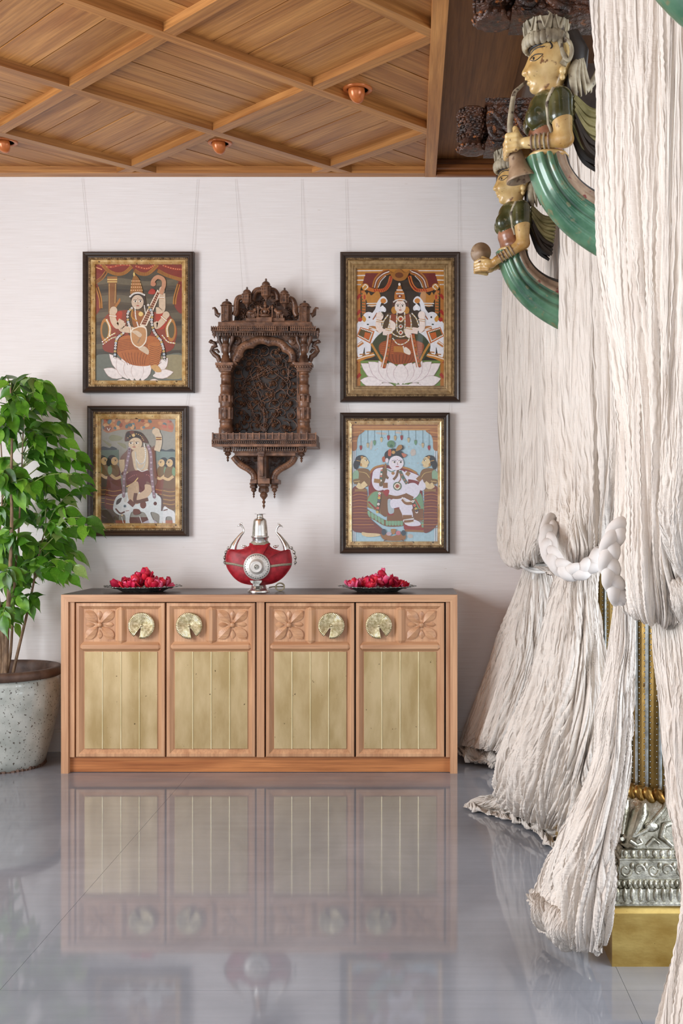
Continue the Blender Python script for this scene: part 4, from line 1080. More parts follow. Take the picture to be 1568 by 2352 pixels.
# domed kiosks
def kiosk(x, ytop, ybody, ybot, w, Y, drop):
    k = MB(CARVE)
    h = jl(w, Y)
    k.lathe([(h*1.02, jz(ybot, Y)), (h*1.02, jz(ybody+6, Y))], (jx(x, Y), Y, 0), 8, smooth=False, ang0=math.pi/8)
    o = k.build('kiosk', shrine)
    m = MB(CARVE_L)
    for i in range(8):
        a = math.pi/8+i*math.pi/4; m.box(jx(x, Y)+h*1.02*math.cos(a)-.002, jx(x, Y)+h*1.02*math.cos(a)+.002, Y+h*1.02*math.sin(a)-.002, Y+h*1.02*math.sin(a)+.002, jz(ybot, Y), jz(ybody, Y))
    for yy in (ybody+8, (ybody+ybot)/2, ybot-4): m.lathe([(h*1.06, jz(yy+5, Y)), (h*1.1, jz(yy, Y)), (h*1.06, jz(yy-5, Y))], (jx(x, Y), Y, 0), 8, smooth=False, ang0=math.pi/8)
    m.lathe([(h*.9, jz(ybody, Y)), (h*1.28, jz(ybody, Y)+.001), (h*1.28, jz(ybody-7, Y)), (h*.95, jz(ybody-14, Y))], (jx(x, Y), Y, 0), 16)
    m.build('kiosk_frame', o)
    m = MB(CARVE); dome_h = (ybody-ytop)*.52
    m.lathe([(h*.95, jz(ybody-12, Y)), (h*.98, jz(ybody-14-dome_h*.3, Y)), (h*.8, jz(ybody-14-dome_h*.62, Y)), (h*.5, jz(ybody-14-dome_h*.86, Y)), (h*.2, jz(ybody-14-dome_h, Y)), (0, jz(ybody-14-dome_h, Y))], (jx(x, Y), Y, 0), 16); m.build('dome', o)
    m = MB(CARVE); yt = ybody-14-dome_h; ff = yt-ytop
    m.lathe([(h*.14, jz(yt+3, Y)), (h*.14, jz(yt-ff*.15, Y)), (h*.34, jz(yt-ff*.25, Y)), (h*.12, jz(yt-ff*.38, Y)), (h*.3, jz(yt-ff*.5, Y)), (h*.1, jz(yt-ff*.62, Y)), (h*.26, jz(yt-ff*.75, Y)), (h*.06, jz(yt-ff*.9, Y)), (0, jz(ytop, Y))], (jx(x, Y), Y, 0), 8); m.build('finial', o)
    if drop:
        m = MB(CARVE); m.lathe([(0, jz(ybot+58, Y)), (h*.15, jz(ybot+50, Y)), (h*.1, jz(ybot+42, Y)), (h*.5, jz(ybot+28, Y)), (h*.55, jz(ybot+18, Y)), (h*.9, jz(ybot+6, Y)), (h*1.05, jz(ybot, Y))], (jx(x, Y), Y, 0), 10); m.build('drop', o)
kiosk(255, 278, 350, 500, 50, WY-.12, False); kiosk(1005, 296, 362, 512, 50, WY-.12, False)
kiosk(450, 162, 240, 318, 40, WY-.13, True); kiosk(812, 170, 245, 322, 40, WY-.13, True); kiosk(633, 80, 165, 252, 42, WY-.14, True)
# swooping arches between the kiosks
YV = WY - .11
def swoop(pts, w, name='roof_arch'):
    p = crom(pts, 18); d = np.gradient(p, axis=0); d /= np.linalg.norm(d, axis=1)[:, None]; nn = np.stack([-d[:, 1], d[:, 0]], 1)
    V = []; prof = [(-1, .014), (-1, -.006), (-.6, -.012), (0, -.015), (.6, -.012), (1, -.006), (1, .014)]
    for q, nr in zip(p, nn):
        for (k, dy) in prof: V.append((J(*(q+nr*w*k), YV)[0], YV+dy, J(*(q+nr*w*k), YV)[2]))
    c = len(prof); Fc = [(i*c+k, i*c+k+1, (i+1)*c+k+1, (i+1)*c+k) for i in range(len(p)-1) for k in range(c-1)]
    Fc += [tuple(range(c)), tuple(range(len(V)-1, len(V)-1-c, -1))]
    m = MB(CARVE_L); m.add(V, Fc, True)
    for q in p[1:-1]: m.ell((J(*q, YV)[0], YV-.015, J(*q, YV)[2]), (.0035, .003, .0035), 6, 4)
    m.build(name, shrine)
swoop([(590,190),(540,200),(510,245),(500,300)], 26); swoop([(672,190),(718,205),(745,250),(752,300)], 26)
swoop([(405,262),(365,275),(348,330),(345,400),(325,440)], 26); swoop([(858,275),(895,295),(912,350),(915,410),(935,445)], 26)
# pierced pediment behind, filled with scrolls
m = MB(CARVE)
for k in range(64):
    x_ = rr.uniform(330, 930); lim = 200+abs(x_-630)*.62 if abs(x_-630) < 130 else 300+(abs(x_-630)-130)*.75
    y_ = rr.uniform(lim+10, 490) if lim < 470 else 480
    m.tube([J(x_+20*math.cos(t)*(1-t/9), y_+20*math.sin(t)*(1-t/9), WY-.09+.02*rr.random()) for t in [i*.55 for i in range(12)]], jl(6, 5.4), 5)
pp = [(330,495),(340,420),(370,330),(430,280),(500,300),(540,230),(630,215),(720,230),(760,300),(830,285),(890,340),(920,420),(935,495)]
m.prism([(J(p[0], p[1], WY-.06)[0], J(p[0], p[1], WY-.06)[2]) for p in pp], WY-.075, WY-.06)
m.build('pediment', shrine)
# small group under the middle kiosk: seated figure, posts and two cows
YG = WY - .15
m = MB(CARVE_L); bx(m, 440, 812, 462, 492, YG+.006); bx(m, 540, 690, 455, 500, YG-.006); m.build('figure_base', shrine, bevel=.001)
m = MB(CARVE_L)
m.ell(J(625, 345, YG), (.008, .008, .010), 10, 8); m.lathe([(.007, 0), (.006, .006), (.002, .016), (0, .018)], J(625, 332, YG), 8); m.ell(J(625, 395, YG), (.014, .010, .017), 10, 8); m.ell(J(625, 438, YG), (.026, .014, .009), 12, 8)
for s in (-1, 1): m.tube([J(625+s*22, 378, YG), J(625+s*40, 400, YG-.008), J(625+s*30, 425, YG-.012)], [.005, .004, .003], 6); m.tube([J(625+s*20, 375, YG), J(625+s*45, 365, YG), J(625+s*48, 345, YG)], [.005, .004, .003], 6)
m.build('seated_figure', shrine)
for s in (-1, 1):
    m = MB(CARVE_L); x0_ = 625+s*68; m.lathe([(jl(10, YG), jz(460, YG)), (jl(6, YG), jz(450, YG)), (jl(6, YG), jz(370, YG)), (jl(12, YG), jz(362, YG)), (jl(8, YG), jz(350, YG)), (0, jz(335, YG))], (jx(x0_, YG), YG, 0), 8); m.build('figure_post', shrine)
    m = MB(CARVE_L); xc = 625+s*138
    m.ell(J(xc, 412, YG), (.020, .011, .012), 10, 8); m.ell(J(xc-s*38, 388, YG), (.009, .007, .010), 8, 6); m.tube([J(xc-s*24, 405, YG), J(xc-s*36, 390, YG)], [.008, .006], 6)
    for dx in (-26, -12, 14, 28): m.tube([J(xc+dx, 425, YG), J(xc+dx+3, 462, YG)], [.0045, .003], 6)
    m.tube([J(xc+s*34, 405, YG), J(xc+s*42, 440, YG)], [.002, .0015], 5); m.tube([J(xc-s*40, 376, YG), J(xc-s*48, 366, YG)], [.002, .001], 5)
    m.build('carved_cow', shrine)
# scroll finials at the roof corners and curled birds at the column sides
for s, xa in ((-1, 185), (1, 1068)):
    m = MB(CARVE); m.tube([J(xa, 440, YV), J(xa+s*28, 425, YV), J(xa+s*34, 390, YV), J(xa+s*48, 365, YV), J(xa+s*66, 368, YV), J(xa+s*64, 380, YV)], [jl(q, YV) for q in (26, 22, 16, 11, 8, 5)], 8); m.build('scroll', shrine)
for s, xa in ((-1, 190), (1, 1050)):
    m = MB(CARVE); L_ = lambda a, b_: J(xa+s*a, b_, YV)
    m.tube([L_(5,885), L_(20,840), L_(55,815), L_(84,780), L_(70,745), L_(40,735), L_(52,705), L_(82,695), L_(98,705)], [jl(q, YV) for q in (22,26,24,20,18,22,20,15,8)], 8)
    m.tube([L_(10,800), L_(30,770), L_(60,770), L_(58,795), L_(40,795)], [jl(q, YV) for q in (12,13,12,10,8)], 6); m.tube([L_(4,700), L_(20,690), L_(36,705)], [jl(q, YV) for q in (16,15,10)], 6); m.tube([L_(60,700), L_(98,690), L_(110,700)], [jl(q, YV) for q in (14,14,6)], 6)
    m.ell(L_(86, 690), (jl(20, YV),)*3, 8, 6); m.build('carved_bird', shrine)
# balcony
YL = WY - .22
m = MB(CARVE_L); bx(m, 108, 1120, 1680, 1705, YL+.012); bx(m, 125, 1105, 1578, 1590, YL+.02); m.build('balcony_floor', shrine, bevel=.002)
balustrade([(118, 248, YL+.012), (252, 822, YL), (834, 884, YL+.006), (890, 1025, YL+.012), (1030, 1112, YL+.016)], 1575, 1640, 66, 6, 'balcony_rail')
m = MB(CARVE); bx(m, 108, 1118, 1638, 1684, YL+.014)
for i in range(50):
    x = 116+i*20; m.ell((jx(x, YL), YL+.012, jz(1660, YL)), (jl(8, YL), .004, jl(15, YL)), 6, 5)
m.build('balcony_frieze', shrine)
m = MB(CARVE)
for i in range(36):
    x = 225+i*22.5; m.lathe([(0, jz(1750, YL)), (jl(6, YL), jz(1742, YL)), (jl(9, YL), jz(1726, YL)), (jl(4, YL), jz(1716, YL)), (jl(8, YL), jz(1704, YL))], (jx(x, YL), YL+.03, 0), 6)
m.build('bead_fringe', shrine)
# brackets below
YD = WY - .15
def pendant(x, ya, yb, w, Y, name='pendant'):
    h = yb-ya; m = MB(CARVE)
    m.lathe([(0, jz(yb, Y)), (jl(w*.12, Y), jz(yb-h*.06, Y)), (jl(w*.28, Y), jz(yb-h*.14, Y)), (jl(w*.12, Y), jz(yb-h*.2, Y)), (jl(w*.36, Y), jz(yb-h*.28, Y)), (jl(w*.16, Y), jz(yb-h*.36, Y)), (jl(w*.7, Y), jz(yb-h*.5, Y)), (jl(w*.75, Y), jz(yb-h*.56, Y)), (jl(w*.6, Y), jz(yb-h*.62, Y)), (jl(w, Y), jz(yb-h*.68, Y)), (jl(w, Y), jz(yb-h*.8, Y)), (jl(w*.85, Y), jz(yb-h*.86, Y)), (jl(w*1.1, Y), jz(yb-h*.9, Y)), (jl(w*1.1, Y), jz(ya, Y))], (jx(x, Y), Y, 0), 8, smooth=False, ang0=math.pi/8)
    m.build(name, shrine)
pendant(265, 1705, 1855, 44, YL+.05); pendant(975, 1712, 1862, 46, YL+.05)
m = MB(CARVE_L); bx(m, 312, 930, 1745, 1762, YD-.01); bx(m, 330, 915, 1762, 1792, YD); m.build('bracket_beam', shrine, bevel=.0015)
YV = WY - .10
swoop([(318,1800),(350,1840),(395,1885),(465,1925),(515,1975),(520,2035)], 30, 'curved_bracket'); swoop([(912,1800),(885,1850),(830,1890),(765,1925),(718,1975),(705,2035)], 30, 'curved_bracket')
m = MB(CARVE)
for (x0_, x1_) in ((400, 550), (685, 850)):
    for k in range(18):
        x_ = rr.uniform(x0_, x1_); y_ = rr.uniform(1800, 1890-abs(x_-620)*.05)
        m.tube([J(x_+17*math.cos(t)*(1-t/9), y_+17*math.sin(t)*(1-t/9), WY-.04) for t in [i*.55 for i in range(12)]], jl(5, 5.45), 5)
m.prism([(J(p[0], p[1], WY-.02)[0], J(p[0], p[1], WY-.02)[2]) for p in ((330,1790),(915,1790),(860,1860),(760,1920),(700,2010),(530,2010),(470,1920),(390,1870))], WY-.03, WY-.006)
m.build('bracket_lattice', shrine)
m = MB(CARVE_L); bx(m, 552, 634, 1790, 2020, WY-.13); bx(m, 545, 626, 1708, 1752, WY-.19, WY-.14); bx(m, 553, 618, 1750, 1780, WY-.185, WY-.14); bx(m, 558, 612, 1778, 1800, WY-.18, WY-.14); bx(m, 566, 604, 1800, 1990, WY-.16); m.build('centre_strut', shrine, bevel=.0015)
m = MB(CARVE_L); bx(m, 480, 545, 2020, 2060, WY-.12); bx(m, 552, 668, 2010, 2062, WY-.15); bx(m, 684, 752, 2020, 2060, WY-.12); m.build('strut_foot', shrine, bevel=.0015)
pendant(515, 2055, 2205, 38, WY-.09); pendant(715, 2055, 2208, 36, WY-.09); pendant(612, 2060, 2310, 52, WY-.10)
# ================================================================== things on the sideboard
TZ = ZT + .0014
SILVER = simple('polished_silver', (196, 190, 182), (232, 228, 222), .2, .95, ns=14, bmp=.05, bs=40)
SILVER_OLD = simple('tarnished_silver', (118, 114, 106), (206, 204, 196), .32, .9, ns=45, detail=5, bmp=.6, bs=160, bd=.003)
REDTHREAD = simple('red_thread', (142, 18, 30), (176, 32, 44), .5, 0, ns=50, bmp=.2, bs=200, bd=.002)
TRIM_BRAID = simple('grey_braid_trim', (120, 110, 92), (170, 160, 138), .6, .2, ns=300)
VS = 1568/190.0; YV2 = 5.23
def Vq(zx, zy, Y=YV2): return P(500+zx/VS, 1170+zy/VS, Y)
def vl(d): return d/VS*YV2/F
vx0, _, _ = Vq(775, 0)
vase = thing('flask', 'red thread-wrapped round flask with silver medallion and peacock handles', 'flask', (vx0, YV2, TZ))
dz = TZ - Vq(0, 1572)[2]
def V3(zx, zy, dy=0.0): p = Vq(zx, zy); return (p[0], YV2+dy, p[2]+dz)
outl = [(630,640),(600,690),(520,735),(440,765),(330,768),(230,762),(185,790),(152,880),(146,1000),(165,1100),(220,1200),(320,1320),(440,1400),(600,1440),(775,1448),(940,1437),(1100,1395),(1240,1300),(1340,1180),(1395,1080),(1408,960),(1385,830),(1360,772),(1280,772),(1200,795),(1100,770),(1030,740),(980,690),(968,640)]
ring_ = crom(outl, 300, True); c = np.array([775., 1060.]); T = .058
m = MB(REDTHREAD)
V = []; Fc = []; n = len(ring_); rho = [.0, .25, .5, .7, .85, .95, 1.0]
for side in (-1, 1):
    base = len(V)
    for j, q in enumerate(rho):
        for i in range(n):
            p = c+(ring_[i]-c)*q
            bulge = T*math.sqrt(max(0, 1-q**2.6)) + (.0016*(1 if i % 2 else -1) if 0 < j < 6 else 0)
            V.append(V3(p[0], p[1], side*bulge))
    for j in range(len(rho)-1):
        for i in range(n):
            k = (i+1) % n; Fc.append((base+j*n+i, base+j*n+k, base+(j+1)*n+k, base+(j+1)*n+i))
m.add(V, Fc, True); m.build('wrapped_body', vase, weld=True)
# medallion
mc = V3(772, 1085)
m = MB(simple('white_metal_disc', (206, 200, 192), (232, 228, 222), .42, .45)); R0 = vl(250)
m.lathe([(0, -.022), (R0*.16, -.0215), (R0*.30, -.0175), (R0*.40, -.0215), (R0*.44, -.020), (R0*.5, -.008), (R0*.6, -.004), (R0*.63, -.0034), (R0*.98, -.003), (R0, 0), (R0, .02)], (mc[0], YV2-T-.002, mc[2]), 48, 'y')
med = m.build('medallion', vase)
m = MB(simple('medallion_inlay', (44, 40, 38), (60, 54, 50), .5, .3))
for k in range(30):
    a = 2*math.pi*k/30; ca, sa = math.cos(a), math.sin(a)
    for s in (-1, 1):
        p0 = (mc[0]+R0*.93*math.cos(a+s*.07), mc[2]+R0*.93*math.sin(a+s*.07)); p1 = (mc[0]+R0*.84*ca, mc[2]+R0*.84*sa)
        m.tube([(p0[0], YV2-T-.0056, p0[1]), (p1[0], YV2-T-.0056, p1[1])], .0011, 5)
    if k % 2 == 0: m.ell((mc[0]+R0*.70*ca, YV2-T-.0060, mc[2]+R0*.70*sa), (.0014, .001, .0014), 6, 4)
m.build('pierced_pattern', med)
m = MB(SILVER_OLD)
for k in range(7):
    a = 2*math.pi*k/7; m.ell((mc[0]+R0*.13*math.cos(a), YV2-T-.0235, mc[2]+R0*.13*math.sin(a)), (R0*.085, .004, R0*.06), 8, 6)
m.ell((mc[0], YV2-T-.0245, mc[2]), (R0*.08, .003, R0*.08), 8, 6); m.build('centre_boss', med)
# side bands
for pts in ([(150,1022),(320,1040),(525,1078)], [(1022,1080),(1220,1055),(1405,1045)]):
    m = MB(TRIM_BRAID); pp = crom(pts, 16); V = []; Fc = []
    for p in pp:
        for dyv in (-22, 22):
            q = abs(p[0]-775)/632.; q = min(q, 1); V.append(V3(p[0], p[1]+dyv, -(T*math.sqrt(max(0, 1-q**2.6))+.0022)))
    for i in range(len(pp)-1): Fc.append((2*i, 2*i+1, 2*i+3, 2*i+2))
    m.add(V, Fc, True); o = m.build('braid_band', vase); sd = o.modifiers.new('s', 'SOLIDIFY'); sd.thickness = .002
# foot, stem, neck, cap
def zz(zy): return V3(0, zy)[2]
m = MB(SILVER); m.lathe([(vl(208), zz(1572)), (vl(208), zz(1545)), (vl(195), zz(1535)), (vl(180), zz(1530)), (vl(150), zz(1490)), (vl(135), zz(1450)), (vl(120), zz(1430)), (vl(60), zz(1420))], (vx0, YV2, 0), 40, sy=.8); m.build('foot', vase)
m = MB(SILVER_OLD); m.prism([(V3(x, y)[0], V3(x, y)[2]) for x, y in ((645,1345),(870,1345),(860,1380),(820,1410),(825,1450),(695,1450),(700,1410),(660,1380))], YV2-T-.004, YV2-.01); m.build('leaf_plate', vase, bevel=.002)
m = MB(TRIM_BRAID); m.lathe([(vl(172), zz(680)), (vl(174), zz(655)), (vl(170), zz(635)), (vl(160), zz(615))], (Vq(800,0)[0], YV2, 0), 32, sy=.75); m.build('collar_braid', vase)
nx = Vq(800, 0)[0]
m = MB(SILVER); m.lathe([(vl(150), zz(640)), (vl(150), zz(560)), (vl(168), zz(545)), (vl(172), zz(522)), (vl(165), zz(510)), (vl(150), zz(508))], (nx, YV2, 0), 36, sy=.85); m.build('neck_collar', vase)
m = MB(SILVER); m.lathe([(vl(150), zz(512)), (vl(146), zz(440)), (vl(138), zz(330)), (vl(126), zz(230)), (vl(112), zz(195)), (vl(80), zz(180)), (vl(62), zz(165)), (vl(58), zz(140)), (vl(58), zz(110)), (vl(66), zz(102)), (vl(112), zz(97)), (vl(110), zz(93)), (vl(50), zz(97)), (0, zz(99))], (nx, YV2, 0), 36, sy=.9); m.build('neck_cap', vase)
# peacock handles
for s in (-1, 1):
    X = (lambda v: v) if s == -1 else (lambda v: 1600-v)
    pts = [(290,760),(310,690),(360,600),(430,500),(490,430),(478,360),(440,305),(415,300)]; rad = [88,80,58,40,22,22,24,26]
    if s == 1: pts = [(x, y+10) for x, y in pts]
    m = MB(SILVER); pp = crom([(X(x), y) for x, y in pts], 24); rp = np.interp(np.linspace(0, 7, 24), range(8), rad)
    m.tube([V3(p[0], p[1]) for p in pp], [vl(r) for r in rp], 12, flat=.8)
    hd = m.build('peacock_handle', vase)
    m = MB(SILVER); m.tube([V3(X(425), 305+5*(s+1)), V3(X(390), 315+5*(s+1)), V3(X(362), 340+5*(s+1))], [vl(22), vl(14), vl(3)], 8); m.build('beak', hd)
    m = MB(SILVER)
    for k in (-14, 0, 14): m.tube([V3(X(440), 300+5*(s+1)), V3(X(452)+k*.6, 275+5*(s+1))], vl(3.5), 5); m.ell(V3(X(452)+k*.9, 268+5*(s+1)), vl(9), 6, 5)
    m.build('crest', hd)
    m = MB(SILVER_OLD); tl = crom([(X(220),720),(X(165),800),(X(135),900),(X(130),1000),(X(140),1060)], 18)
    m.tube([V3(p[0], p[1]) for p in tl], [vl(20+12*math.sin(i*1.5)) for i in range(18)], 8, flat=1.6); m.build('tail', hd)
    m = MB(SILVER); m.ell(V3(X(505), 715), (vl(48), .008, vl(26)), 10, 8); m.tube([V3(X(470), 705), V3(X(450), 690)], [vl(16), vl(10)], 8); m.tube([V3(X(505), 735), V3(X(530), 770)], vl(12), 6); m.build('bird_chick', hd)
# rope coil behind the foot
ROPE = simple('beige_rope', (150, 138, 110), (196, 184, 152), .8, 0, ns=120, bmp=.4, bs=200)
m = MB(ROPE); cc = V3(1160, 1475)
pts = []
for i in range(60):
    a = i/59*2*math.pi*2.6; pts.append((cc[0]+vl(75)*math.cos(a), YV2+.05-.006*i/20+.012*math.cos(a), TZ+vl(84)+vl(72)*math.sin(a)))
m.tube([V3(940, 1505, .06)]+[V3(1010, 1490, .055)]+pts, vl(13), 8)
tag(m.build('rope_coil'), 'beige rope coil lying behind the foot of the red flask', 'rope')

# plates heaped with rose petals
PET = []
for i, (c1_, c2_) in enumerate((((176, 14, 50), (214, 42, 84)), ((150, 8, 34), (190, 24, 56)), ((206, 52, 98), (232, 104, 140)), ((190, 20, 40), (224, 46, 66)))):
    PET.append(simple('rose_petal_%d' % i, c1_, c2_, .45, 0, ns=30, spec=.3))
def petal_mesh(mat, seed):
    r = random.Random(seed); V = []; Fc = []; nu, nv = 7, 6
    L_ = .034; W = .030
    for i in range(nu):
        u = i/(nu-1)
        for j in range(nv):
            v = -1+2*j/(nv-1)
            w = W*.5*(.28+.72*math.sin(math.pi*min(1, .12+u*.8))**.8)
            V.append((v*w, L_*u*(1-.1*v*v), .010*u*u*1.4+.006*v*v*(.5+u)+.0016*math.sin(7*u+3*v+seed)))
    for i in range(nu-1):
        for j in range(nv-1):
            a = i*nv+j; Fc.append((a, a+1, a+nv+1, a+nv))
    o = finish('rose_petal', V, Fc, [mat], None, True, None, (0,0,0))
    sd = o.modifiers.new('s', 'SOLIDIFY'); sd.thickness = .0009
    return o
protos = [petal_mesh(PET[i % 4], i) for i in range(8)]
used = [False]*8
FILI = simple('filigree_silver', (96, 96, 92), (190, 190, 186), .35, .9, ns=60, detail=5, bmp=.8, bs=150, bd=.004)
SHADE = ['crimson', 'dark red', 'pale pink', 'scarlet']
def plate(px, label, where, seed, hw, hh, lean):
    r = random.Random(seed); Y = 5.255
    X = (px-CX)*Y/F
    t = thing('silver_plate', label, 'plate', (X, Y, TZ), 'silver plates of petals on the sideboard')
    n = 72; V = []; Fc = []
    prof = [(.06, .006), (.085, .002), (.098, .0005), (.106, .004), (.118, .014), (.13, .020), (.15, .0235), (.168, .026), (.182, .028), (.184, .0265), (.165, .0235), (.13, .016), (.11, .006), (.09, .0015+.0)]
    for (q, z) in prof:
        for i in range(n):
            a = 2*math.pi*i/n; w = 1+(.022*math.cos(12*a) if q > .14 else 0); zz_ = z+(.0018*math.cos(12*a) if q > .14 else 0)
            V.append((X+q*w*math.cos(a), Y+q*w*math.sin(a)*.86, TZ+zz_))
    for j in range(len(prof)-1):
        for i in range(n):
            k = (i+1) % n; Fc.append((j*n+i, j*n+k, (j+1)*n+k, (j+1)*n+i))
    m = MB(FILI); m.add(V, Fc, True); m.add(V[:n], [tuple(range(n))]); m.build('dish', t)
    m = MB(FILI)
    for i in range(48):
        a = 2*math.pi*i/48; m.ell((X+.184*math.cos(a)*(1+.022*math.cos(12*a)), Y+.184*.86*math.sin(a)*(1+.022*math.cos(12*a)), TZ+.0275), (.006, .005, .003), 6, 4)
    m.build('rim_beads', t)
    lst = []
    for k in range(84):
        layer = k/84.
        a = r.random()*2*math.pi; q = math.sqrt(r.random())
        x_ = hw*q*math.cos(a); y_ = .085*q*math.sin(a)
        top = hh*(1-q**2.2)*(.75+.35*math.sin(x_*45+lean))
        z_ = .012+top*(.25+.75*layer)+.004
        lst.append((x_, y_, z_, a))
    for k, (x_, y_, z_, a) in enumerate(lst):
        i = r.randrange(8)
        if not used[i]: o = protos[i]; used[i] = True
        else: o = protos[i].copy(); COL.objects.link(o)
        o.location = (X+x_, Y+y_, TZ+z_)
        s = r.uniform(.9, 1.45); o.scale = (s, s, s)
        o.rotation_euler = (r.uniform(.1, 1.5), r.uniform(-.7, .7), a-math.pi/2+r.uniform(-1.2, 1.2))
        tag(o, SHADE[i % 4]+' '+where, 'petal', 'rose petals on the '+('left' if px < 500 else 'right')+' silver plate')
plate(328, 'scalloped silver plate of red rose petals nearest the plant', 'rose petal heaped on the silver plate nearest the plant', 3, .135, .058, 1.2)
plate(866, 'scalloped silver plate of red rose petals nearest the curtains', 'rose petal heaped on the silver plate nearest the curtains', 9, .128, .05, 0.2)
# ================================================================== potted plant
GLAZE = simple('speckled_pale_glaze', (158, 162, 154), (192, 194, 186), .3, 0, ns=9, detail=5, bmp=.1, bs=25, spots=((78, 70, 60), 85, .62, .03), coat=.3)
RIM = simple('brown_unglazed_rim', (70, 50, 40), (100, 76, 62), .55, 0, ns=16, bmp=.2)
SOIL = simple('dark_soil', (24, 18, 14), (40, 31, 24), .95, 0, ns=60, bmp=.8, bs=90)
BARK = simple('plant_bark', (96, 74, 54), (146, 118, 90), .7, 0, scale=(1,1,.3), ns=60, bmp=.3)
TWIG = simple('green_twig', (104, 122, 58), (140, 150, 86), .6)
LEAFM = []
for i, (a, b_) in enumerate((((46, 92, 20), (84, 138, 34)), ((80, 134, 34), (128, 176, 58)), ((36, 72, 22), (66, 110, 34)), ((104, 134, 66), (140, 164, 94)))):
    m_, nt, bs_ = new_mat('glossy_leaf_%d' % i)
    f = noise(nt, coords(nt, 'Object', (1, 1, 1)), 25, 3)
    nt.links.new(ramp(nt, f, [(.35, lin(a)), (.65, lin(b_))]), bs_.inputs['Base Color'])
    bs_.inputs['Roughness'].default_value = .32
    tl = node(nt, 'ShaderNodeBsdfTranslucent'); tl.inputs['Color'].default_value = lin(tuple(min(255, int(v*1.25)) for v in b_))
    mx = node(nt, 'ShaderNodeMixShader'); mx.inputs[0].default_value = .22
    nt.links.new(bs_.outputs[0], mx.inputs[1]); nt.links.new(tl.outputs[0], mx.inputs[2]); nt.links.new(mx.outputs[0], nt.nodes['Material Output'].inputs['Surface'])
    LEAFM.append(m_)
PX, PYY = -2.0, 5.225
plant = thing('potted_plant', 'tall leafy green plant in a speckled pale glazed pot beside the sideboard', 'plant', (PX, PYY, 0))
m = MB(GLAZE); m.lathe([(.19, 0), (.202, .004), (.215, .05), (.24, .14), (.265, .25), (.278, .34), (.280, .385), (.272, .41), (.274, .418), (.266, .43), (.262, .445)], (PX, PYY, 0), 56, caps=False); pot = m.build('pot', plant)
m = MB(RIM); m.lathe([(.262, .436), (.278, .438), (.287, .450), (.288, .468), (.278, .480), (.262, .482), (.248, .470), (.244, .44), (.24, .39)], (PX, PYY, 0), 56, caps=False); m.build('pot_rim', pot)
m = MB(RIM)
for k in range(60):
    a = 2*math.pi*k/60; h = RND.uniform(.004, .016); m.box(PX+.2*math.cos(a)-.009, PX+.2*math.cos(a)+.009, PYY+.2*math.sin(a)-.009, PYY+.2*math.sin(a)+.009, 0, h)
m.build('unglazed_foot', pot)
m = MB(SOIL); m.lathe([(.24, .398), (.16, .402), (.08, .41), (0, .408)], (PX, PYY, 0), 32); m.build('soil', pot)
stems = {'A': [(8,1552),(9,1490),(2,1420),(-8,1330),(-20,1200)], 'B': [(12,1552),(15,1490),(19,1390),(24,1290),(27,1190),(26,1090),(28,960),(24,890)],
         'C': [(14,1553),(24,1500),(30,1400),(36,1300),(44,1200),(50,1080),(54,960)], 'D': [(28,1553),(45,1480),(62,1410),(75,1350),(85,1295),(96,1245),(104,1215)], 'E': [(2,1550),(0,1450),(-4,1350),(-2,1250),(6,1120),(0,980)]}
SY = {'A': 5.2, 'B': 5.13, 'C': 5.27, 'D': 5.24, 'E': 5.32}
stem_pts = []
for k, pts in stems.items():
    pp = crom([P(x, y, SY[k]+.03*math.sin(i*1.3)) for i, (x, y) in enumerate(pts)], 26)
    base = .013 if k in 'AB' else .0085
    m = MB(BARK); m.tube([tuple(p) for p in pp], [base*(1-.65*i/25) for i in range(26)], 8); m.build('stem', plant)
    stem_pts += [(p, k) for p in pp[6:]]
# leaf blades
def leaf_blade(mat, seed):
    r = random.Random(seed); V = []; Fc = []; nu, nv = 9, 5
    for i in range(nu):
        u = i/(nu-1)
        if u < .74: w = .265*math.sin(math.pi*(.06+u*.94/.86)**.82) if u > 0 else .03
        else: w = .265*math.sin(math.pi*(.06+.74*.94/.86)**.82)*(1-(u-.74)/.26)**2.2+.004
        w = max(w, .004)
        for j in range(nv):
            v = -1+2*j/(nv-1)
            V.append((u-.0, v*w*(1+.03*math.sin(9*u+seed)), -.30*u*u+.05*abs(v)*(1-u)+.012*math.sin(11*u)*v*v))
    for i in range(nu-1):
        for j in range(nv-1):
            a = i*nv+j; Fc.append((a, a+nv, a+nv+1, a+1))
    return finish('leaf', V, Fc, [mat], None, True, None, (0,0,0))
blades = [leaf_blade(LEAFM[[0,1,2,0,3,1][i]], i) for i in range(6)]
bused = [False]*6
rl = random.Random(21)
nleaf = 0
extra = MB()
def put_leaf(pos, d, nrm, size):
    global nleaf
    if nleaf >= 300:
        d = d.normalized(); nrm = (nrm-d*nrm.dot(d)).normalized(); yv = nrm.cross(d); i = rl.choice((0, 1, 2, 3, 5))
        extra.use(blades[i].data.materials[0]); extra.add([tuple(pos+(d*v.co.x+yv*v.co.y+nrm*v.co.z)*size) for v in blades[i].data.vertices], [tuple(p.vertices) for p in blades[i].data.polygons], True)
        return
    i = rl.choice((0,0,1,2,2,3,3,4,5))
    if not bused[i]: o = blades[i]; bused[i] = True
    else: o = blades[i].copy(); COL.objects.link(o)
    d = d.normalized(); nrm = (nrm-d*nrm.dot(d)).normalized(); yv = nrm.cross(d)
    M_ = Matrix(((d.x*size, yv.x*size, nrm.x*size, pos.x-PX), (d.y*size, yv.y*size, nrm.y*size, pos.y-PYY), (d.z*size, yv.z*size, nrm.z*size, pos.z), (0,0,0,1)))
    o.parent = plant; o.matrix_local = M_; nleaf += 1
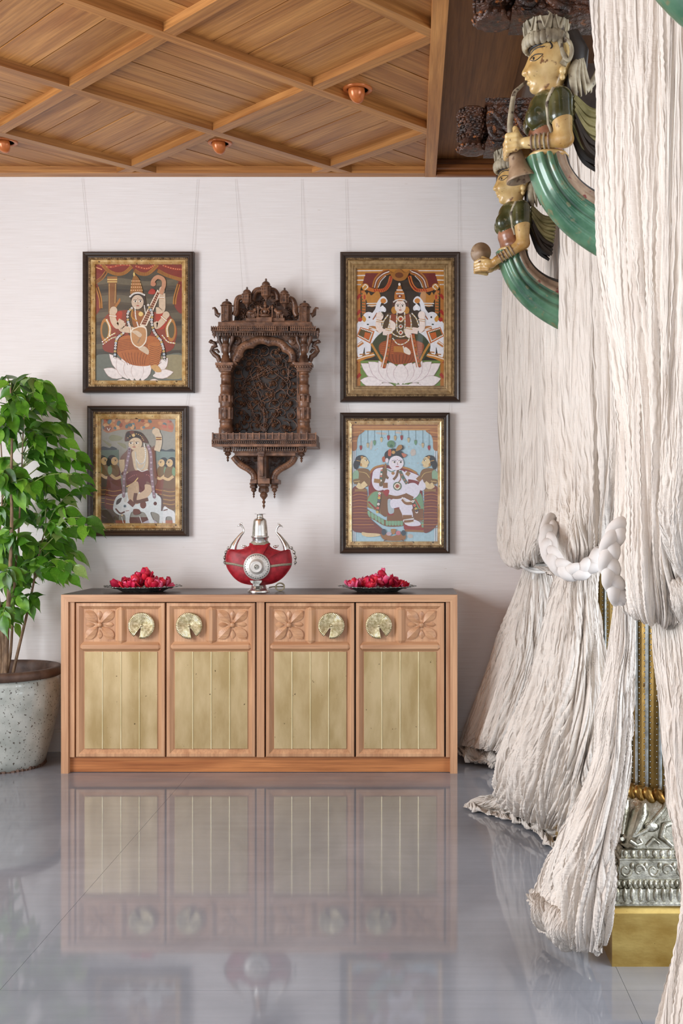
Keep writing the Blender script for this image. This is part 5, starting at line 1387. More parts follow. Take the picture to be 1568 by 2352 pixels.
targets0 = [(100,880,9),(92,895,7),(140,940,8),(128,925,6),(150,975,8),(120,905,6),(60,880,7),(26,888,7),(8,870,5),(175,1040,9),(180,1060,8),(185,1090,8),(190,1120,9),(150,1010,6),(212,1208,9),(200,1190,6),(178,1270,8),(172,1300,9),(160,1320,6),(100,980,7),(125,1040,7),(90,1040,7),(60,960,7),(30,1000,7),(8,960,6),(40,1080,7),(70,1110,7),(110,1110,8),(140,1130,8),(155,1170,7),(110,1170,7),(70,1180,7),(30,1150,7),(5,1080,6),(5,1180,6),(20,1230,6),(60,1240,6),(95,1260,7),(130,1250,8),(150,1240,7),(40,1290,6),(15,1320,6),(55,1330,5),(70,1390,4),(10,1400,5),(130,1310,6),(120,1215,7),(45,920,6),(80,930,7),(20,930,6),(85,1000,7),(160,1090,6)]
targets = [(x, y, n+1) for x, y, n in targets0]
targets += [(22, 1345, 5), (48, 1375, 5), (6, 1415, 6), (34, 1432, 4), (62, 1300, 6), (10, 1270, 6), (-6, 1330, 5), (30, 1395, 4)]
rt = random.Random(4)
for k in range(24):
    y = rt.uniform(880, 1330); xm = np.interp(y, [880, 950, 1050, 1150, 1230, 1330], [80, 120, 155, 165, 150, 90]); targets.append((rt.uniform(-15, xm), y, 6))
for (tx, ty, nl) in targets:
    Yt = rl.uniform(5.02, 5.42); T_ = Vector(P(tx, ty, Yt))
    best = None
    for p, k in stem_pts:
        pv = Vector(p)
        if pv.z > T_.z-.03 and ty < 1300: continue
        if pv.z > T_.z+.12: continue
        dd = (pv-T_).length+.35*abs((T_.z-pv.z)-.12)
        if best is None or dd < best[0]: best = (dd, pv)
    S_ = best[1] if best else T_+Vector((-.1, 0, -.1))
    if (T_-S_).length > .42: S_ = T_+(S_-T_).normalized()*.42
    mid = (S_+T_)/2+Vector((0, 0, .05))
    pp = crom([tuple(S_), tuple(mid), tuple(T_)], 14)
    m = MB(TWIG); m.tube([tuple(p) for p in pp], [.0032*(1-.6*i/13) for i in range(14)], 5); m.build('twig', plant)
    for k in range(nl):
        u = .25+.75*k/max(1, nl-1); i = min(12, int(u*13)); pos = Vector(pp[i])*(1-(u*13-i))+Vector(pp[i+1])*(u*13-i)
        tan = Vector(pp[i+1])-Vector(pp[i]); tan.normalize()
        side = 1 if k % 2 else -1
        lat = tan.cross(Vector((0, 0, 1)))
        lat = lat.normalized() if lat.length > 1e-3 else Vector((1, 0, 0))
        d = tan*rl.uniform(.35, .9)+lat*side*rl.uniform(.25, .8)+Vector((rl.uniform(-.1,.25), -.15, rl.uniform(-.85, -.15)))
        if k == nl-1: d = tan*.8+Vector((.25, -.1, -.45))
        nrm = Vector((rl.uniform(-.35,.35), rl.uniform(-1.0,-.2), rl.uniform(.35, 1.0)))
        size = rl.uniform(.078, .125)
        if True:
            if (pos+d.normalized()*size).y > WY-.02: pos.y -= .06; d.y -= .3
            put_leaf(pos, d, nrm, size)

if extra.v:
    o = extra.build('foliage', plant); o['kind'] = 'stuff'
# ================================================================== colonnade: columns, carved brackets, winged figures
CX0 = .73
BRASS_C = simple('worn_column_brass', (92, 72, 36), (142, 114, 62), .38, .85, scale=(1,1,.5), ns=10, detail=5, bmp=.35, bs=18, bd=.008, spots=((70, 50, 24), 30, .66, .06))
BRASS_B = simple('brass_block', (172, 136, 66), (214, 184, 110), .34, .8, scale=(1,1,2), ns=6, detail=5, bmp=.25, bs=12, bd=.006, spots=((92, 66, 30), 40, .69, .04))
TIN = simple('embossed_tin_silver', (120, 114, 96), (212, 208, 192), .28, .92, ns=22, detail=5, bmp=.6, bs=60, bd=.006)
ROD = simple('bright_tin_rod', (150, 154, 152), (190, 194, 192), .25, .9, ns=60)
ROPE_BRASS = simple('rope_ring_brass', (110, 76, 34), (188, 150, 84), .25, .92, ns=18)
TEAKP = wood('teak_post', (134, 84, 52), (170, 112, 74), 'z', .4)

def relief_row(m, face, u0, u1, z, w, h, dep, n, cxy, half):
    """row of raised petals along one face of a square block; face 'f' (towards -y) or 'l' (towards -x)"""
    for i in range(n):
        u = u0+(u1-u0)*(i+.5)/n
        if face == 'f': m.ell((cxy[0]+u, cxy[1]-half, z), (w, dep, h), 8, 6)
        else: m.ell((cxy[0]-half, cxy[1]+u, z), (dep, w, h), 8, 6)
def column(Y, label):
    c = (CX0, Y)
    t = thing('column', label, 'column', (CX0, Y, 0), 'metal-clad columns of the colonnade')
    m = MB(BRASS_B)
    m.box(c[0]-.19, c[0]+.19, Y-.19, Y+.19, 0, .142)
    V = [(c[0]+sx*q, Y+sy*q, z) for q, z in ((.19, .142), (.178, .160)) for sx, sy in ((-1,-1),(1,-1),(1,1),(-1,1))]
    m.add(V, [(i, (i+1) % 4, (i+1) % 4+4, i+4) for i in range(4)]+[(4,5,6,7)])
    m.build('plinth_block', t)
    def sq(prof, mat, name):
        m = MB(mat); V = []
        for q, z in prof: V += [(c[0]-q, Y-q, z), (c[0]+q, Y-q, z), (c[0]+q, Y+q, z), (c[0]-q, Y+q, z)]
        m.add(V, [(k*4+i, k*4+(i+1) % 4, (k+1)*4+(i+1) % 4, (k+1)*4+i) for k in range(len(prof)-1) for i in range(4)])
        return m
    m = sq([(.186, .160), (.192, .163), (.192, .168), (.188, .171), (.184, .205), (.176, .206)], TIN, 'x')
    for f in 'fl': relief_row(m, f, -.186, .186, .189, .0085, .020, .008, 18, c, .184)
    m.build('petal_band', t)
    m = sq([(.176, .205), (.172, .225), (.168, .226)], TIN, 'x')
    for f in 'fl': relief_row(m, f, -.178, .178, .2155, .0065, .0105, .009, 25, c, .174)
    m.build('bead_band', t)
    m = sq([(.168, .225), (.164, .275), (.166, .277), (.166, .281), (.16, .283)], TIN, 'x')
    for f in 'fl':
        for i in range(9):
            u = -.15+.3*i/8; s = 1 if i % 2 else -1
            pts = [(u+.016*math.cos(a)*(1-k/14.), .25+.018*math.sin(a)*(1-k/14.)) for k, a in enumerate([s*j*.6 for j in range(11)])]
            m.tube([(c[0]+p[0], Y-.167, p[1]) if f == 'f' else (c[0]-.167, Y+p[0], p[1]) for p in pts], [.005*(1-.5*k/10) for k in range(11)], 6)
            q = (c[0]+u+.018, Y-.166, .262) if f == 'f' else (c[0]-.166, Y+u+.018, .262); m.ell(q, (.007, .007, .009), 6, 5)
    m.build('scroll_band', t)
    m = sq([(.16, .282), (.158, .302), (.152, .304)], TIN, 'x')
    for f in 'fl': relief_row(m, f, -.158, .158, .292, .0085, .0105, .006, 16, c, .158)
    m.build('small_petal_band', t)
    # vase-shaped body: square turning round
    prof = [(.152, .302, 0), (.150, .33, .1), (.143, .36, .3), (.135, .39, .55), (.128, .415, .8), (.12, .43, 1)]
    m = MB(TIN); n = 40; V = []
    for q, z, k in prof:
        for i in range(n):
            a = 2*math.pi*i/n; sqr = 1/max(abs(math.cos(a)), abs(math.sin(a))); r_ = q*((1-k)*min(sqr, 1.33)+k*1.0)
            V.append((c[0]+r_*math.cos(a), Y+r_*math.sin(a), z))
    m.add(V, [(j*n+i, j*n+(i+1) % n, (j+1)*n+(i+1) % n, (j+1)*n+i) for j in range(len(prof)-1) for i in range(n)], True)
    for f in 'fl':
        def at(u, z):
            h = np.interp(z, [.302, .33, .36, .39, .415, .43], [.152, .150, .143, .137, .13, .122])+.001
            return (c[0]+u, Y-h, z) if f == 'f' else (c[0]-h, Y+u, z)
        for s in (-1, 1):
            m.tube([at(s*.128, .335), at(s*.11, .36), at(s*.095, .395), at(s*.09, .42)], [.004, .011, .014, .006], 8)
            m.tube([at(s*.125, .335), at(s*.09, .352), at(s*.06, .385), at(s*.04, .405), at(s*.03, .42)], [.004, .007, .007, .007, .008], 8)
            m.tube([at(s*.02, .31), at(s*.05, .335), at(s*.04, .365), at(s*.015, .37), at(s*.01, .355)], [.006, .010, .010, .008, .005], 8)
            m.tube([at(s*.135, .325), at(s*.115, .312), at(s*.1, .32), at(s*.108, .33)], [.006, .006, .005, .004], 6); m.tube([at(s*.09, .31), at(s*.07, .33), at(s*.055, .318)], [.006, .007, .004], 6)
            m.ell(at(s*.075, .36), (.022, .008, .014), 8, 6) if f == 'f' else m.ell(at(s*.075, .36), (.008, .022, .014), 8, 6)
        m.ell(at(0, .335), (.016, .012, .022) if f == 'f' else (.012, .016, .022), 8, 6); m.ell(at(0, .375), (.01, .008, .014) if f == 'f' else (.008, .01, .014), 8, 6)
    m.build('embossed_body', t)
    m = MB(ROPE_BRASS); nr = 26
    for i in range(nr):
        a = 2*math.pi*i/nr; rot = Matrix.Rotation(a, 3, 'Z') @ Matrix.Rotation(math.radians(38), 3, 'X')
        m.ell((c[0]+.118*math.cos(a), Y+.118*math.sin(a), .434), (.021, .0155, .027), 10, 8, rot=rot)
    m.build('rope_ring', t)
    m = MB(BRASS_C); m.lathe([(.098, .42), (.098, 2.62)], (c[0], Y, 0), 16, smooth=False, ang0=math.pi/16); m.build('shaft', t)
    for i in range(16):
        a = 2*math.pi*(i+.5)/16+math.pi/16; 
        if math.sin(a) > .35: continue
        m = MB(ROD); q = (c[0]+.099*math.cos(a), Y+.099*math.sin(a)); m.tube([(q[0], q[1], .43), (q[0], q[1], 2.62)], .0055, 8)
        for s in (-1, 1):
            for k in range(70): m.ell((c[0]+.0975*math.cos(a+s*.1), Y+.0975*math.sin(a+s*.1), .46+k*.0155), .0022, 5, 3)
        m.build('rod', t)
    m = MB(CARVE_D); m.box(c[0]-.14, c[0]+.14, Y-.14, Y+.14, 2.62, CH+1.70); m.build('capital', t)
    return t
column(3.04, 'nearest brass-clad column on a silver embossed base and brass block')
column(4.09, 'middle brass-clad column half hidden between the curtains')
b = MB(TEAKP); b.box(CX0-.14, CX0+.08, 5.06, WY-.001, 0, CH+1.70)
tag(b.build('wooden_post', bevel=.006), 'plain teak post glimpsed between the far curtains by the wall', 'post')

# ---- signed-distance modelling for the carved figures (all in the view pixels of the nearer figure)
def smin(a, b_, k):
    h = np.clip(.5+.5*(b_-a)/k, 0, 1); return b_*(1-h)+a*h-k*h*(1-h)
def capsule(p, a, b_, r0, r1):
    a = np.array(a, float); b_ = np.array(b_, float); ba = b_-a; pa = p-a
    h = np.clip((pa@ba)/(ba@ba), 0, 1); return np.linalg.norm(pa-h[..., None]*ba, axis=-1)-(r0+(r1-r0)*h)
def ellip(p, c, r):
    r = np.array(r, float); q = (p-np.array(c, float))/r
    k0 = np.linalg.norm(q, axis=-1); k1 = np.linalg.norm(q/r, axis=-1)+1e-9
    return k0*(k0-1)/k1
def surface(groups, lo, hi, step, blend):
    """naive surface nets over the smooth union of groups; returns vertices, quads and group id per vertex"""
    ax = [np.arange(lo[i], hi[i]+step, step) for i in range(3)]
    G = np.stack(np.meshgrid(*ax, indexing='ij'), -1)
    ds = [g(G) for g in groups]
    d = ds[0]
    for e in ds[1:]: d = smin(d, e, blend)
    gid = np.argmin(np.stack(ds, 0), 0)
    s = d < 0; nx, ny, nz = d.shape
    acc = np.zeros((nx-1, ny-1, nz-1, 3)); cnt = np.zeros((nx-1, ny-1, nz-1))
    for axis in range(3):
        o1, o2 = [k for k in range(3) if k != axis]
        for i in (0, 1):
            for j in (0, 1):
                off = [0, 0, 0]; off[o1] = i; off[o2] = j
                sl0 = tuple(slice(off[k], d.shape[k]-1+off[k]) for k in range(3))
                off2 = list(off); off2[axis] = 1
                sl1 = tuple(slice(off2[k], d.shape[k]-1+off2[k]) for k in range(3))
                a, b_ = d[sl0], d[sl1]; x = (a < 0) != (b_ < 0)
                tt = np.where(x, a/(a-b_+1e-12), 0)
                pos = np.zeros(a.shape+(3,)); pos[..., axis] = tt; pos[..., o1] = i; pos[..., o2] = j
                acc += np.where(x[..., None], pos, 0); cnt += x
    act = cnt > 0; idx = -np.ones(act.shape, int); idx[act] = np.arange(act.sum())
    cell = np.argwhere(act); v = np.array(lo)+(cell+acc[act]/cnt[act][:, None])*step
    g = gid[:-1, :-1, :-1][act]
    quads = []
    for axis in range(3):
        o1, o2 = [(1, 2), (2, 0), (0, 1)][axis]
        sl0 = [slice(1, -1)]*3; sl1 = [slice(1, -1)]*3
        sl0[axis] = slice(0, d.shape[axis]-1); sl1[axis] = slice(1, d.shape[axis])
        a, b_ = s[tuple(sl0)], s[tuple(sl1)]; e = np.argwhere(a != b_)
        if len(e) == 0: continue
        base = e.copy(); base[:, o1] += 1; base[:, o2] += 1
        sg = a[a != b_]
        def cid(d1, d2):
            q = base.copy(); q[:, o1] += d1; q[:, o2] += d2; return idx[q[:, 0], q[:, 1], q[:, 2]]
        q = np.stack([cid(-1, -1), cid(0, -1), cid(0, 0), cid(-1, 0)], 1)
        q[~sg] = q[~sg][:, ::-1]; quads.append(q)
    return v, np.concatenate(quads), g
FA = 806.0
def AW(u, v, w=0.0):                          # view pixels of the nearer figure -> metres, on the plane Y=0
    return ((u-CX)/FA, -w/FA, CH-(v-CY)/FA)
SKIN = simple('worn_yellow_paint', (160, 112, 44), (214, 186, 128), .38, 0, ns=9, detail=6, bmp=.12, bs=40, spots=((116, 78, 44), 48, .60, .08), coat=.25)
HORNM = simple('worn_horn_wood', (128, 100, 74), (172, 146, 116), .5, 0, ns=14, detail=5, spots=((96, 66, 46), 30, .6, .08))
BELLY = simple('worn_brown_paint', (120, 74, 48), (170, 118, 88), .35, 0, ns=16, detail=5, coat=.3)
BLOUSE = simple('dark_olive_paint', (46, 50, 24), (84, 82, 46), .25, 0, ns=12, detail=6, coat=.4, spots=((120, 110, 84), 34, .62, .05))
GREEN = simple('green_lacquer', (36, 82, 58), (98, 138, 108), .3, 0, scale=(1,1,1), ns=9, detail=6, coat=.35, spots=((122, 116, 84), 30, .58, .10), bmp=.06, bs=30)
STONE = simple('grey_worn_paint', (120, 108, 88), (176, 164, 138), .55, 0, ns=24, detail=5, bmp=.25, bs=50, spots=((74, 58, 44), 30, .6, .05))
WINGM = simple('dull_olive_feather', (92, 86, 48), (140, 130, 88), .45, 0, ns=16, detail=5)
DKPAINT = simple('near_black_paint', (30, 22, 16), (44, 34, 26), .45, 0, ns=18)
BORDER = simple('faded_pink_border', (122, 98, 80), (160, 136, 112), .4, 0, ns=22, detail=5, spots=((110, 44, 40), 30, .6, .05))

def f_skin_head(p):
    q = p.copy(); q[..., 2] = np.abs(q[..., 2])
    d = ellip(p, (1266, 138, 0), (50, 62, 44))
    d = smin(d, ellip(p, (1244, 166, 0), (34, 46, 33)), 14)
    d = smin(d, capsule(p, (1221, 132, 0), (1207, 166, 0), 4, 8), 7)
    d = smin(d, ellip(p, (1209, 170, 0), (11, 6, 10)), 4)
    d = smin(d, ellip(q, (1224, 172, 20), (17, 15, 13)), 9)
    d = smin(d, ellip(p, (1216, 183, 0), (9, 4.5, 12)), 3); d = smin(d, ellip(p, (1218, 192, 0), (9, 5, 10)), 3)
    d = smin(d, ellip(p, (1229, 205, 0), (13, 11, 13)), 8)
    d = smin(d, ellip(q, (1222, 146, 17), (9, 6, 8)), 4)
    d = smin(d, capsule(p, (1264, 185, 0), (1262, 232, 0), 26, 27), 12)
    return d
def f_blouse(p):
    q = p.copy(); q[..., 2] = np.abs(q[..., 2])
    d = ellip(p, (1258, 258, 0), (46, 50, 50))
    d = smin(d, ellip(q, (1227, 280, 24), (24, 27, 22)), 12)
    d = smin(d, capsule(q, (1279, 246, 46), (1280, 286, 54), 29, 27), 12)
    return d
def f_belly(p): return smin(ellip(p, (1246, 315, 0), (34, 34, 40)), ellip(p, (1256, 345, 0), (36, 26, 42)), 10)
def arm_horn(p):
    q = p.copy(); q[..., 2] = np.abs(q[..., 2])
    d = capsule(q, (1281, 284, 55), (1286, 338, 60), 25, 19)
    d = smin(d, capsule(q, (1290, 341, 60), (1205, 340, 34), 18, 13), 9)
    d = smin(d, ellip(q, (1182, 338, 27), (20, 16, 12)), 8)
    for i, (du, r) in enumerate(((0, 7.5), (11, 7.5), (22, 7), (32, 6))):
        v_ = 322+du
        f = smin(capsule(q, (1182, v_, 34), (1164, v_+1, 27), r, r), capsule(q, (1164, v_+1, 27), (1164, v_+2, 6), r, r*.9), 2)
        d = smin(d, f, 1.5)
    d = smin(d, smin(capsule(q, (1196, 332, 22), (1184, 312, 14), 8, 8), capsule(q, (1184, 312, 14), (1182, 298, 8), 8, 6.5), 3), 4)
    return d
def arm_cymbal(p):
    q = p.copy(); q[..., 2] = np.abs(q[..., 2])
    d = capsule(q, (1281, 284, 55), (1284, 350, 60), 25, 19)
    d = smin(d, capsule(q, (1286, 352, 60), (1205, 400, 40), 18, 12.5), 9)
    d = smin(d, ellip(q, (1186, 408, 30), (20, 14, 13)), 7)
    for i, (dv, r) in enumerate(((-9, 6.5), (0, 7), (9, 6.5), (17, 6))):
        f = smin(capsule(q, (1180, 408+dv, 30), (1158, 404+dv*1.1, 20), r, r), capsule(q, (1158, 404+dv*1.1, 20), (1142, 408+dv, 12), r, r*.7), 2)
        d = smin(d, f, 1.5)
    d = smin(d, capsule(q, (1190, 400, 22), (1164, 384, 12), 7.5, 6), 4)
    return d
hv, hq, hg = surface([f_skin_head], (1185, 70, -60), (1330, 245, 60), 2.0, 1)
tv, tq, tg = surface([f_blouse, f_belly], (1190, 195, -100), (1330, 390, 100), 2.6, 3)
def to_world(v, Y): w = np.stack([(v[:, 0]-CX)/FA, Y-v[:, 2]/FA, CH-(v[:, 1]-CY)/FA], 1); return w
def surf_w(fn, u, v):
    w = np.arange(80, 0, -.5); d = fn(np.stack([np.full_like(w, u), np.full_like(w, v), w], -1)); k = np.argmax(d < 0)
    return w[k]

def winged(Y, label, kind):
    X0_ = AW(1300, 400)[0]
    t = thing('winged_figure', label, 'figure', (X0_, Y, AW(0, 600)[2]), 'winged figures on the colonnade')
    def W(u, v, w=0.0): q = AW(u, v, w); return (q[0], Y+q[1], q[2])
    s = 1/FA
    mir = np.array([0, 2, 1])
    head = finish('head', to_world(hv, Y), hq, [SKIN], None, True, t)
    finish('torso', to_world(tv, Y), tq, [BLOUSE, BELLY], tg[tq[:, 0]], True, t)
    av, aq, ag = surface([arm_horn if kind == 'horn' else arm_cymbal], (1125, 255, -100), (1330, 450, 100), 2.2, 1)
    finish('arms', to_world(av, Y), aq, [SKIN], None, True, t)
    # painted eyes and brows
    for sg in (-1, 1):
        m = MB(DKPAINT)
        def L(pts, r, off=.4): m.tube([W(u, v, sg*(surf_w(f_skin_head, u, v)+off)) for u, v in crom(pts, 9)], [r*s*(.5+.5*math.sin(math.pi*(i+.5)/9)) for i in range(9)], 5)
        L([(1215, 132), (1226, 123), (1246, 124)], 1.9); L([(1214, 146), (1224, 138), (1242, 141)], 1.6); L([(1214, 147), (1226, 152), (1242, 142)], 1.2)
        m.ell(W(1223, 146, sg*(surf_w(f_skin_head, 1223, 146)-.6)), (3.6*s, 2*s, 4*s), 8, 6)
        L([(1253, 108), (1262, 124), (1258, 131)], 2.2)
        m.build('eye_line', head)
        m = MB(STONE)                         # ear and earring
        e = [(1288, 92), (1281, 110), (1284, 135), (1292, 150), (1286, 165)]
        m.tube([W(u, v, sg*(40 if v < 120 else 37)) for u, v in crom(e, 14)], [r*s for r in np.linspace(5, 9, 14)], 8)
        m.tube([W(u, v, sg*44) for u, v in crom([(1290, 108), (1302, 118), (1306, 140), (1298, 158), (1288, 150)], 14)], 5*s, 8)
        m.build('ear', head)
        m = MB(SKIN); m.ell(W(1286, 178, sg*38), (8*s, 8*s, 10*s), 8, 6); m.ell(W(1286, 192, sg*36), (6*s, 6*s, 7*s), 8, 6); m.build('earring', head)
    m = MB(DKPAINT); m.ell(W(1252, 113, 0), (40*s, 39*s, 15*s), 20, 10); m.build('hair_band', head)
    m = MB(DKPAINT); m.tube([W(1306, 80), W(1322, 120), W(1320, 165), W(1312, 205), W(1302, 222)], [24*s, 30*s, 27*s, 18*s, 10*s], 12); m.build('hair', head)
    # turban ring and crown petals
    m = MB(STONE)
    for i in range(24):
        a = 2*math.pi*i/24; rot = Matrix.Rotation(-a, 3, 'Z') @ Matrix.Rotation(math.radians(25), 3, 'Y')
        c_ = (1254+48*math.cos(a), 99+ (3 if math.cos(a) < 0 else 0), 44*math.sin(a)); m.ell(W(*c_), (9*s, 11*s, 17*s), 8, 6, rot=Matrix.Rotation(-a, 3, 'Z'))
    m.ell(W(1254, 97, 0), (46*s, 42*s, 14*s), 20, 8); m.build('turban', head)
    crown_o = None
    for i in range(9):
        a = 2*math.pi*i/9+.35; cu, cw = 1254+40*math.cos(a), 38*math.sin(a); tx, tw = -math.sin(a), math.cos(a)
        m = MB(STONE); V = []
        outline = [(-13, 88), (-17, 66), (-17, 56), (-9, 49), (0, 46), (9, 49), (17, 56), (17, 66), (13, 88)]
        for o_ in (0, 7):
            for du, v_ in outline: V.append(W(cu+tx*du+math.cos(a)*(o_+ (88-v_)*.12), v_, cw+tw*du+math.sin(a)*(o_+(88-v_)*.12)))
        n = len(outline); m.add(V, [tuple(range(n)), tuple(range(2*n-1, n-1, -1))]+[(k, (k+1) % n, (k+1) % n+n, k+n) for k in range(n)])
        for du in (-11, 11): m.tube([W(cu+tx*0+math.cos(a)*10, 84, cw+tw*0+math.sin(a)*10), W(cu+tx*du+math.cos(a)*12, 56, cw+tw*du+math.sin(a)*12)], 2.6*s, 6)
        m.build('crown_petal', head)
    # bangles
    for k in range(5):
        if kind == 'horn': f = .42+.11*k; pu, pv, pw, dirv = 1290-85*f, 341-1*f, 60-26*f, Vector((85, 26, 0))
        else: f = .42+.11*k; pu, pv, pw, dirv = 1286-81*f, 352+48*f, 60-20*f, Vector((81, 20, 48))
        for sg in (-1, 1):
            m = MB(STONE if k % 2 else BORDER); ax_ = Vector((-dirv.x, -sg*-dirv.y, -dirv.z)).normalized(); ax_ = Vector((ax_.x, sg*abs(ax_.y), ax_.z))
            u_ = ax_.orthogonal().normalized(); v_ = ax_.cross(u_); C_ = Vector(W(pu, pv, sg*pw)); R_ = (18-5*f+1.5)*s
            pts = [tuple(C_+u_*R_*math.cos(q)+v_*R_*math.sin(q)) for q in [2*math.pi*i/20 for i in range(21)]]
            m.tube(pts, 2.4*s, 6); m.build('bangle', t)
    # sash across the torso
    for sg in (-1, 1):
        m = MB(STONE); pts = crom([(1262, 228), (1250, 255), (1252, 285), (1262, 320)], 14)
        m.tube([W(u, v, sg*(surf_w(lambda p: np.minimum(f_blouse(p), f_belly(p)), u, v)+1)) for u, v in pts], 4.5*s, 6); m.build('sash', t)
    m = MB(SKIN); m.ell(W(1258, 362, 0), (48*s, 52*s, 13*s), 20, 8); m.build('waist_band', t)
    # ribbed tail sweeping to the column
    Lp = crom([(1206, 366), (1218, 412), (1246, 474), (1290, 528), (1342, 570), (1392, 600), (1440, 624), (1452, 629)], 44)
    Up = crom([(1304, 362), (1312, 388), (1334, 416), (1366, 438), (1400, 450), (1440, 458), (1452, 460)], 44)
    nth = 64; V = []; mi = []
    for i in range(44):
        wd = np.interp(i/43, [0, .15, .5, 1], [50, 54, 50, 44])
        for j in range(nth):
            th = 2*math.pi*j/nth; f = (1-math.cos(th))/2      # 0 at the lower edge, 1 at the upper edge
            rib = abs(math.sin(f*math.pi*5.0))**.6
            p = Lp[i]*(1-f)+Up[i]*f
            V.append(W(p[0], p[1], wd*math.sin(th)*(.74+.30*rib)))
    Fc = []
    for i in range(43):
        for j in range(nth):
            k = (j+1) % nth; Fc.append((i*nth+j, i*nth+k, (i+1)*nth+k, (i+1)*nth+j))
            f = (1-math.cos(2*math.pi*(j+.5)/nth))/2; mi.append(0 if f < .66 else (1 if f < .88 else 2))
    finish('tail', V, Fc, [GREEN, BORDER, DKPAINT], mi, True, t)
    # wing: layered feathers
    for sg in (-1, 1):
        for k in range(10):
            m = MB(WINGM if k < 7 else DKPAINT); a0 = k/9.
            st = (1312+4*a0, 234+54*a0); en = (1392-16*a0, 268+112*a0)
            md_ = ((st[0]+en[0])/2-4, (st[1]+en[1])/2+16)
            pts = crom([st, md_, en], 12); V = []
            for i, p in enumerate(pts):
                wd = 8.5*math.sin(math.pi*(.2+.72*i/11))**.5
                for dv, dw in ((-wd, 1), (-wd*.3, 7), (wd*.6, 7), (wd, -3), (0, -6)): V.append(W(p[0]-dv*.45, p[1]+dv, sg*(30+dw)+sg*(k % 2)*5))
            m.add(V, [(i*5+j, i*5+(j+1) % 5, (i+1)*5+(j+1) % 5, (i+1)*5+j) for i in range(11) for j in range(5)]+[(0,1,2,3,4),(59,58,57,56,55)], False); m.build('feather', t)
    # grey plume behind the shoulder
    m = MB(STONE)
    for k in range(4):
        pts = crom([(1322+k*4, 152-k*3), (1312+k*10, 175+k*4), (1312+k*13, 205), (1318+k*12, 238-k*6)], 10); m.tube([W(u, v, 30-k*4) for u, v in pts], [r*s for r in (7, 10, 11, 12, 11, 10, 9, 8, 6, 3)], 8, flat=.6)
    m.tube([W(u, v, 22) for u, v in crom([(1340, 215), (1362, 190), (1374, 155), (1380, 104)], 14)], [r*s for r in np.linspace(10, 5, 14)], 8, flat=.6)
    m.build('plume', t)
    if kind == 'horn':
        h = thing('horn', 'curved wooden horn blown by the nearest winged figure', 'horn', W(1196, 420, 0))
        m = MB(STONE); pts = crom([(1208, 187), (1193, 201), (1181, 214), (1175, 245), (1171, 290), (1176, 330), (1183, 352)], 26); m.tube([W(u, v) for u, v in pts], [r*s for r in np.linspace(3.2, 9, 26)], 12); m.build('horn_tube', h)
        m = MB(HORNM)
        a, b_ = Vector(W(1181, 345)), Vector(W(1198, 412)); d = (b_-a).normalized(); u_ = d.orthogonal().normalized(); v_ = d.cross(u_); V = []
        pr = [(0, 15), (.2, 17), (.5, 21), (.75, 27), (.92, 34), (1, 37), (1.02, 35), (.9, 22), (.6, 14), (.2, 8)]
        for q, r in pr:
            for i in range(24): an = 2*math.pi*i/24; V.append(tuple(a+(b_-a)*q+(u_*math.cos(an)+v_*math.sin(an))*r*s))
        m.add(V, [(j*24+i, j*24+(i+1) % 24, (j+1)*24+(i+1) % 24, (j+1)*24+i) for j in range(len(pr)-1) for i in range(24)], True); m.build('horn_bell', h)
    else:
        m = MB(HORNM)
        for k, (du, w_) in enumerate(((0, 14), (0, -4))): m.lathe([(0, -9*s), (12*s, -8*s), (14*s, -3*s), (30*s, 0), (31*s, 3*s), (13*s, 2*s), (0, 2*s)], W(1160+du, 368, w_), 24, 'y')
        tag(m.build('cymbals', origin=W(1160, 400, 5)), 'pair of round wooden cymbals held by the far winged figure', 'cymbals')
    return t
winged(3.04, 'nearest winged carved figure with green tail, blowing a horn', 'horn')
far = winged(4.09, 'farther winged carved figure with green tail, holding small cymbals', 'cymbal')
nearest = copy_tree(far); nearest.location.y = 1.75
nearest['label'] = 'winged figure whose green tail tip enters the top right corner'

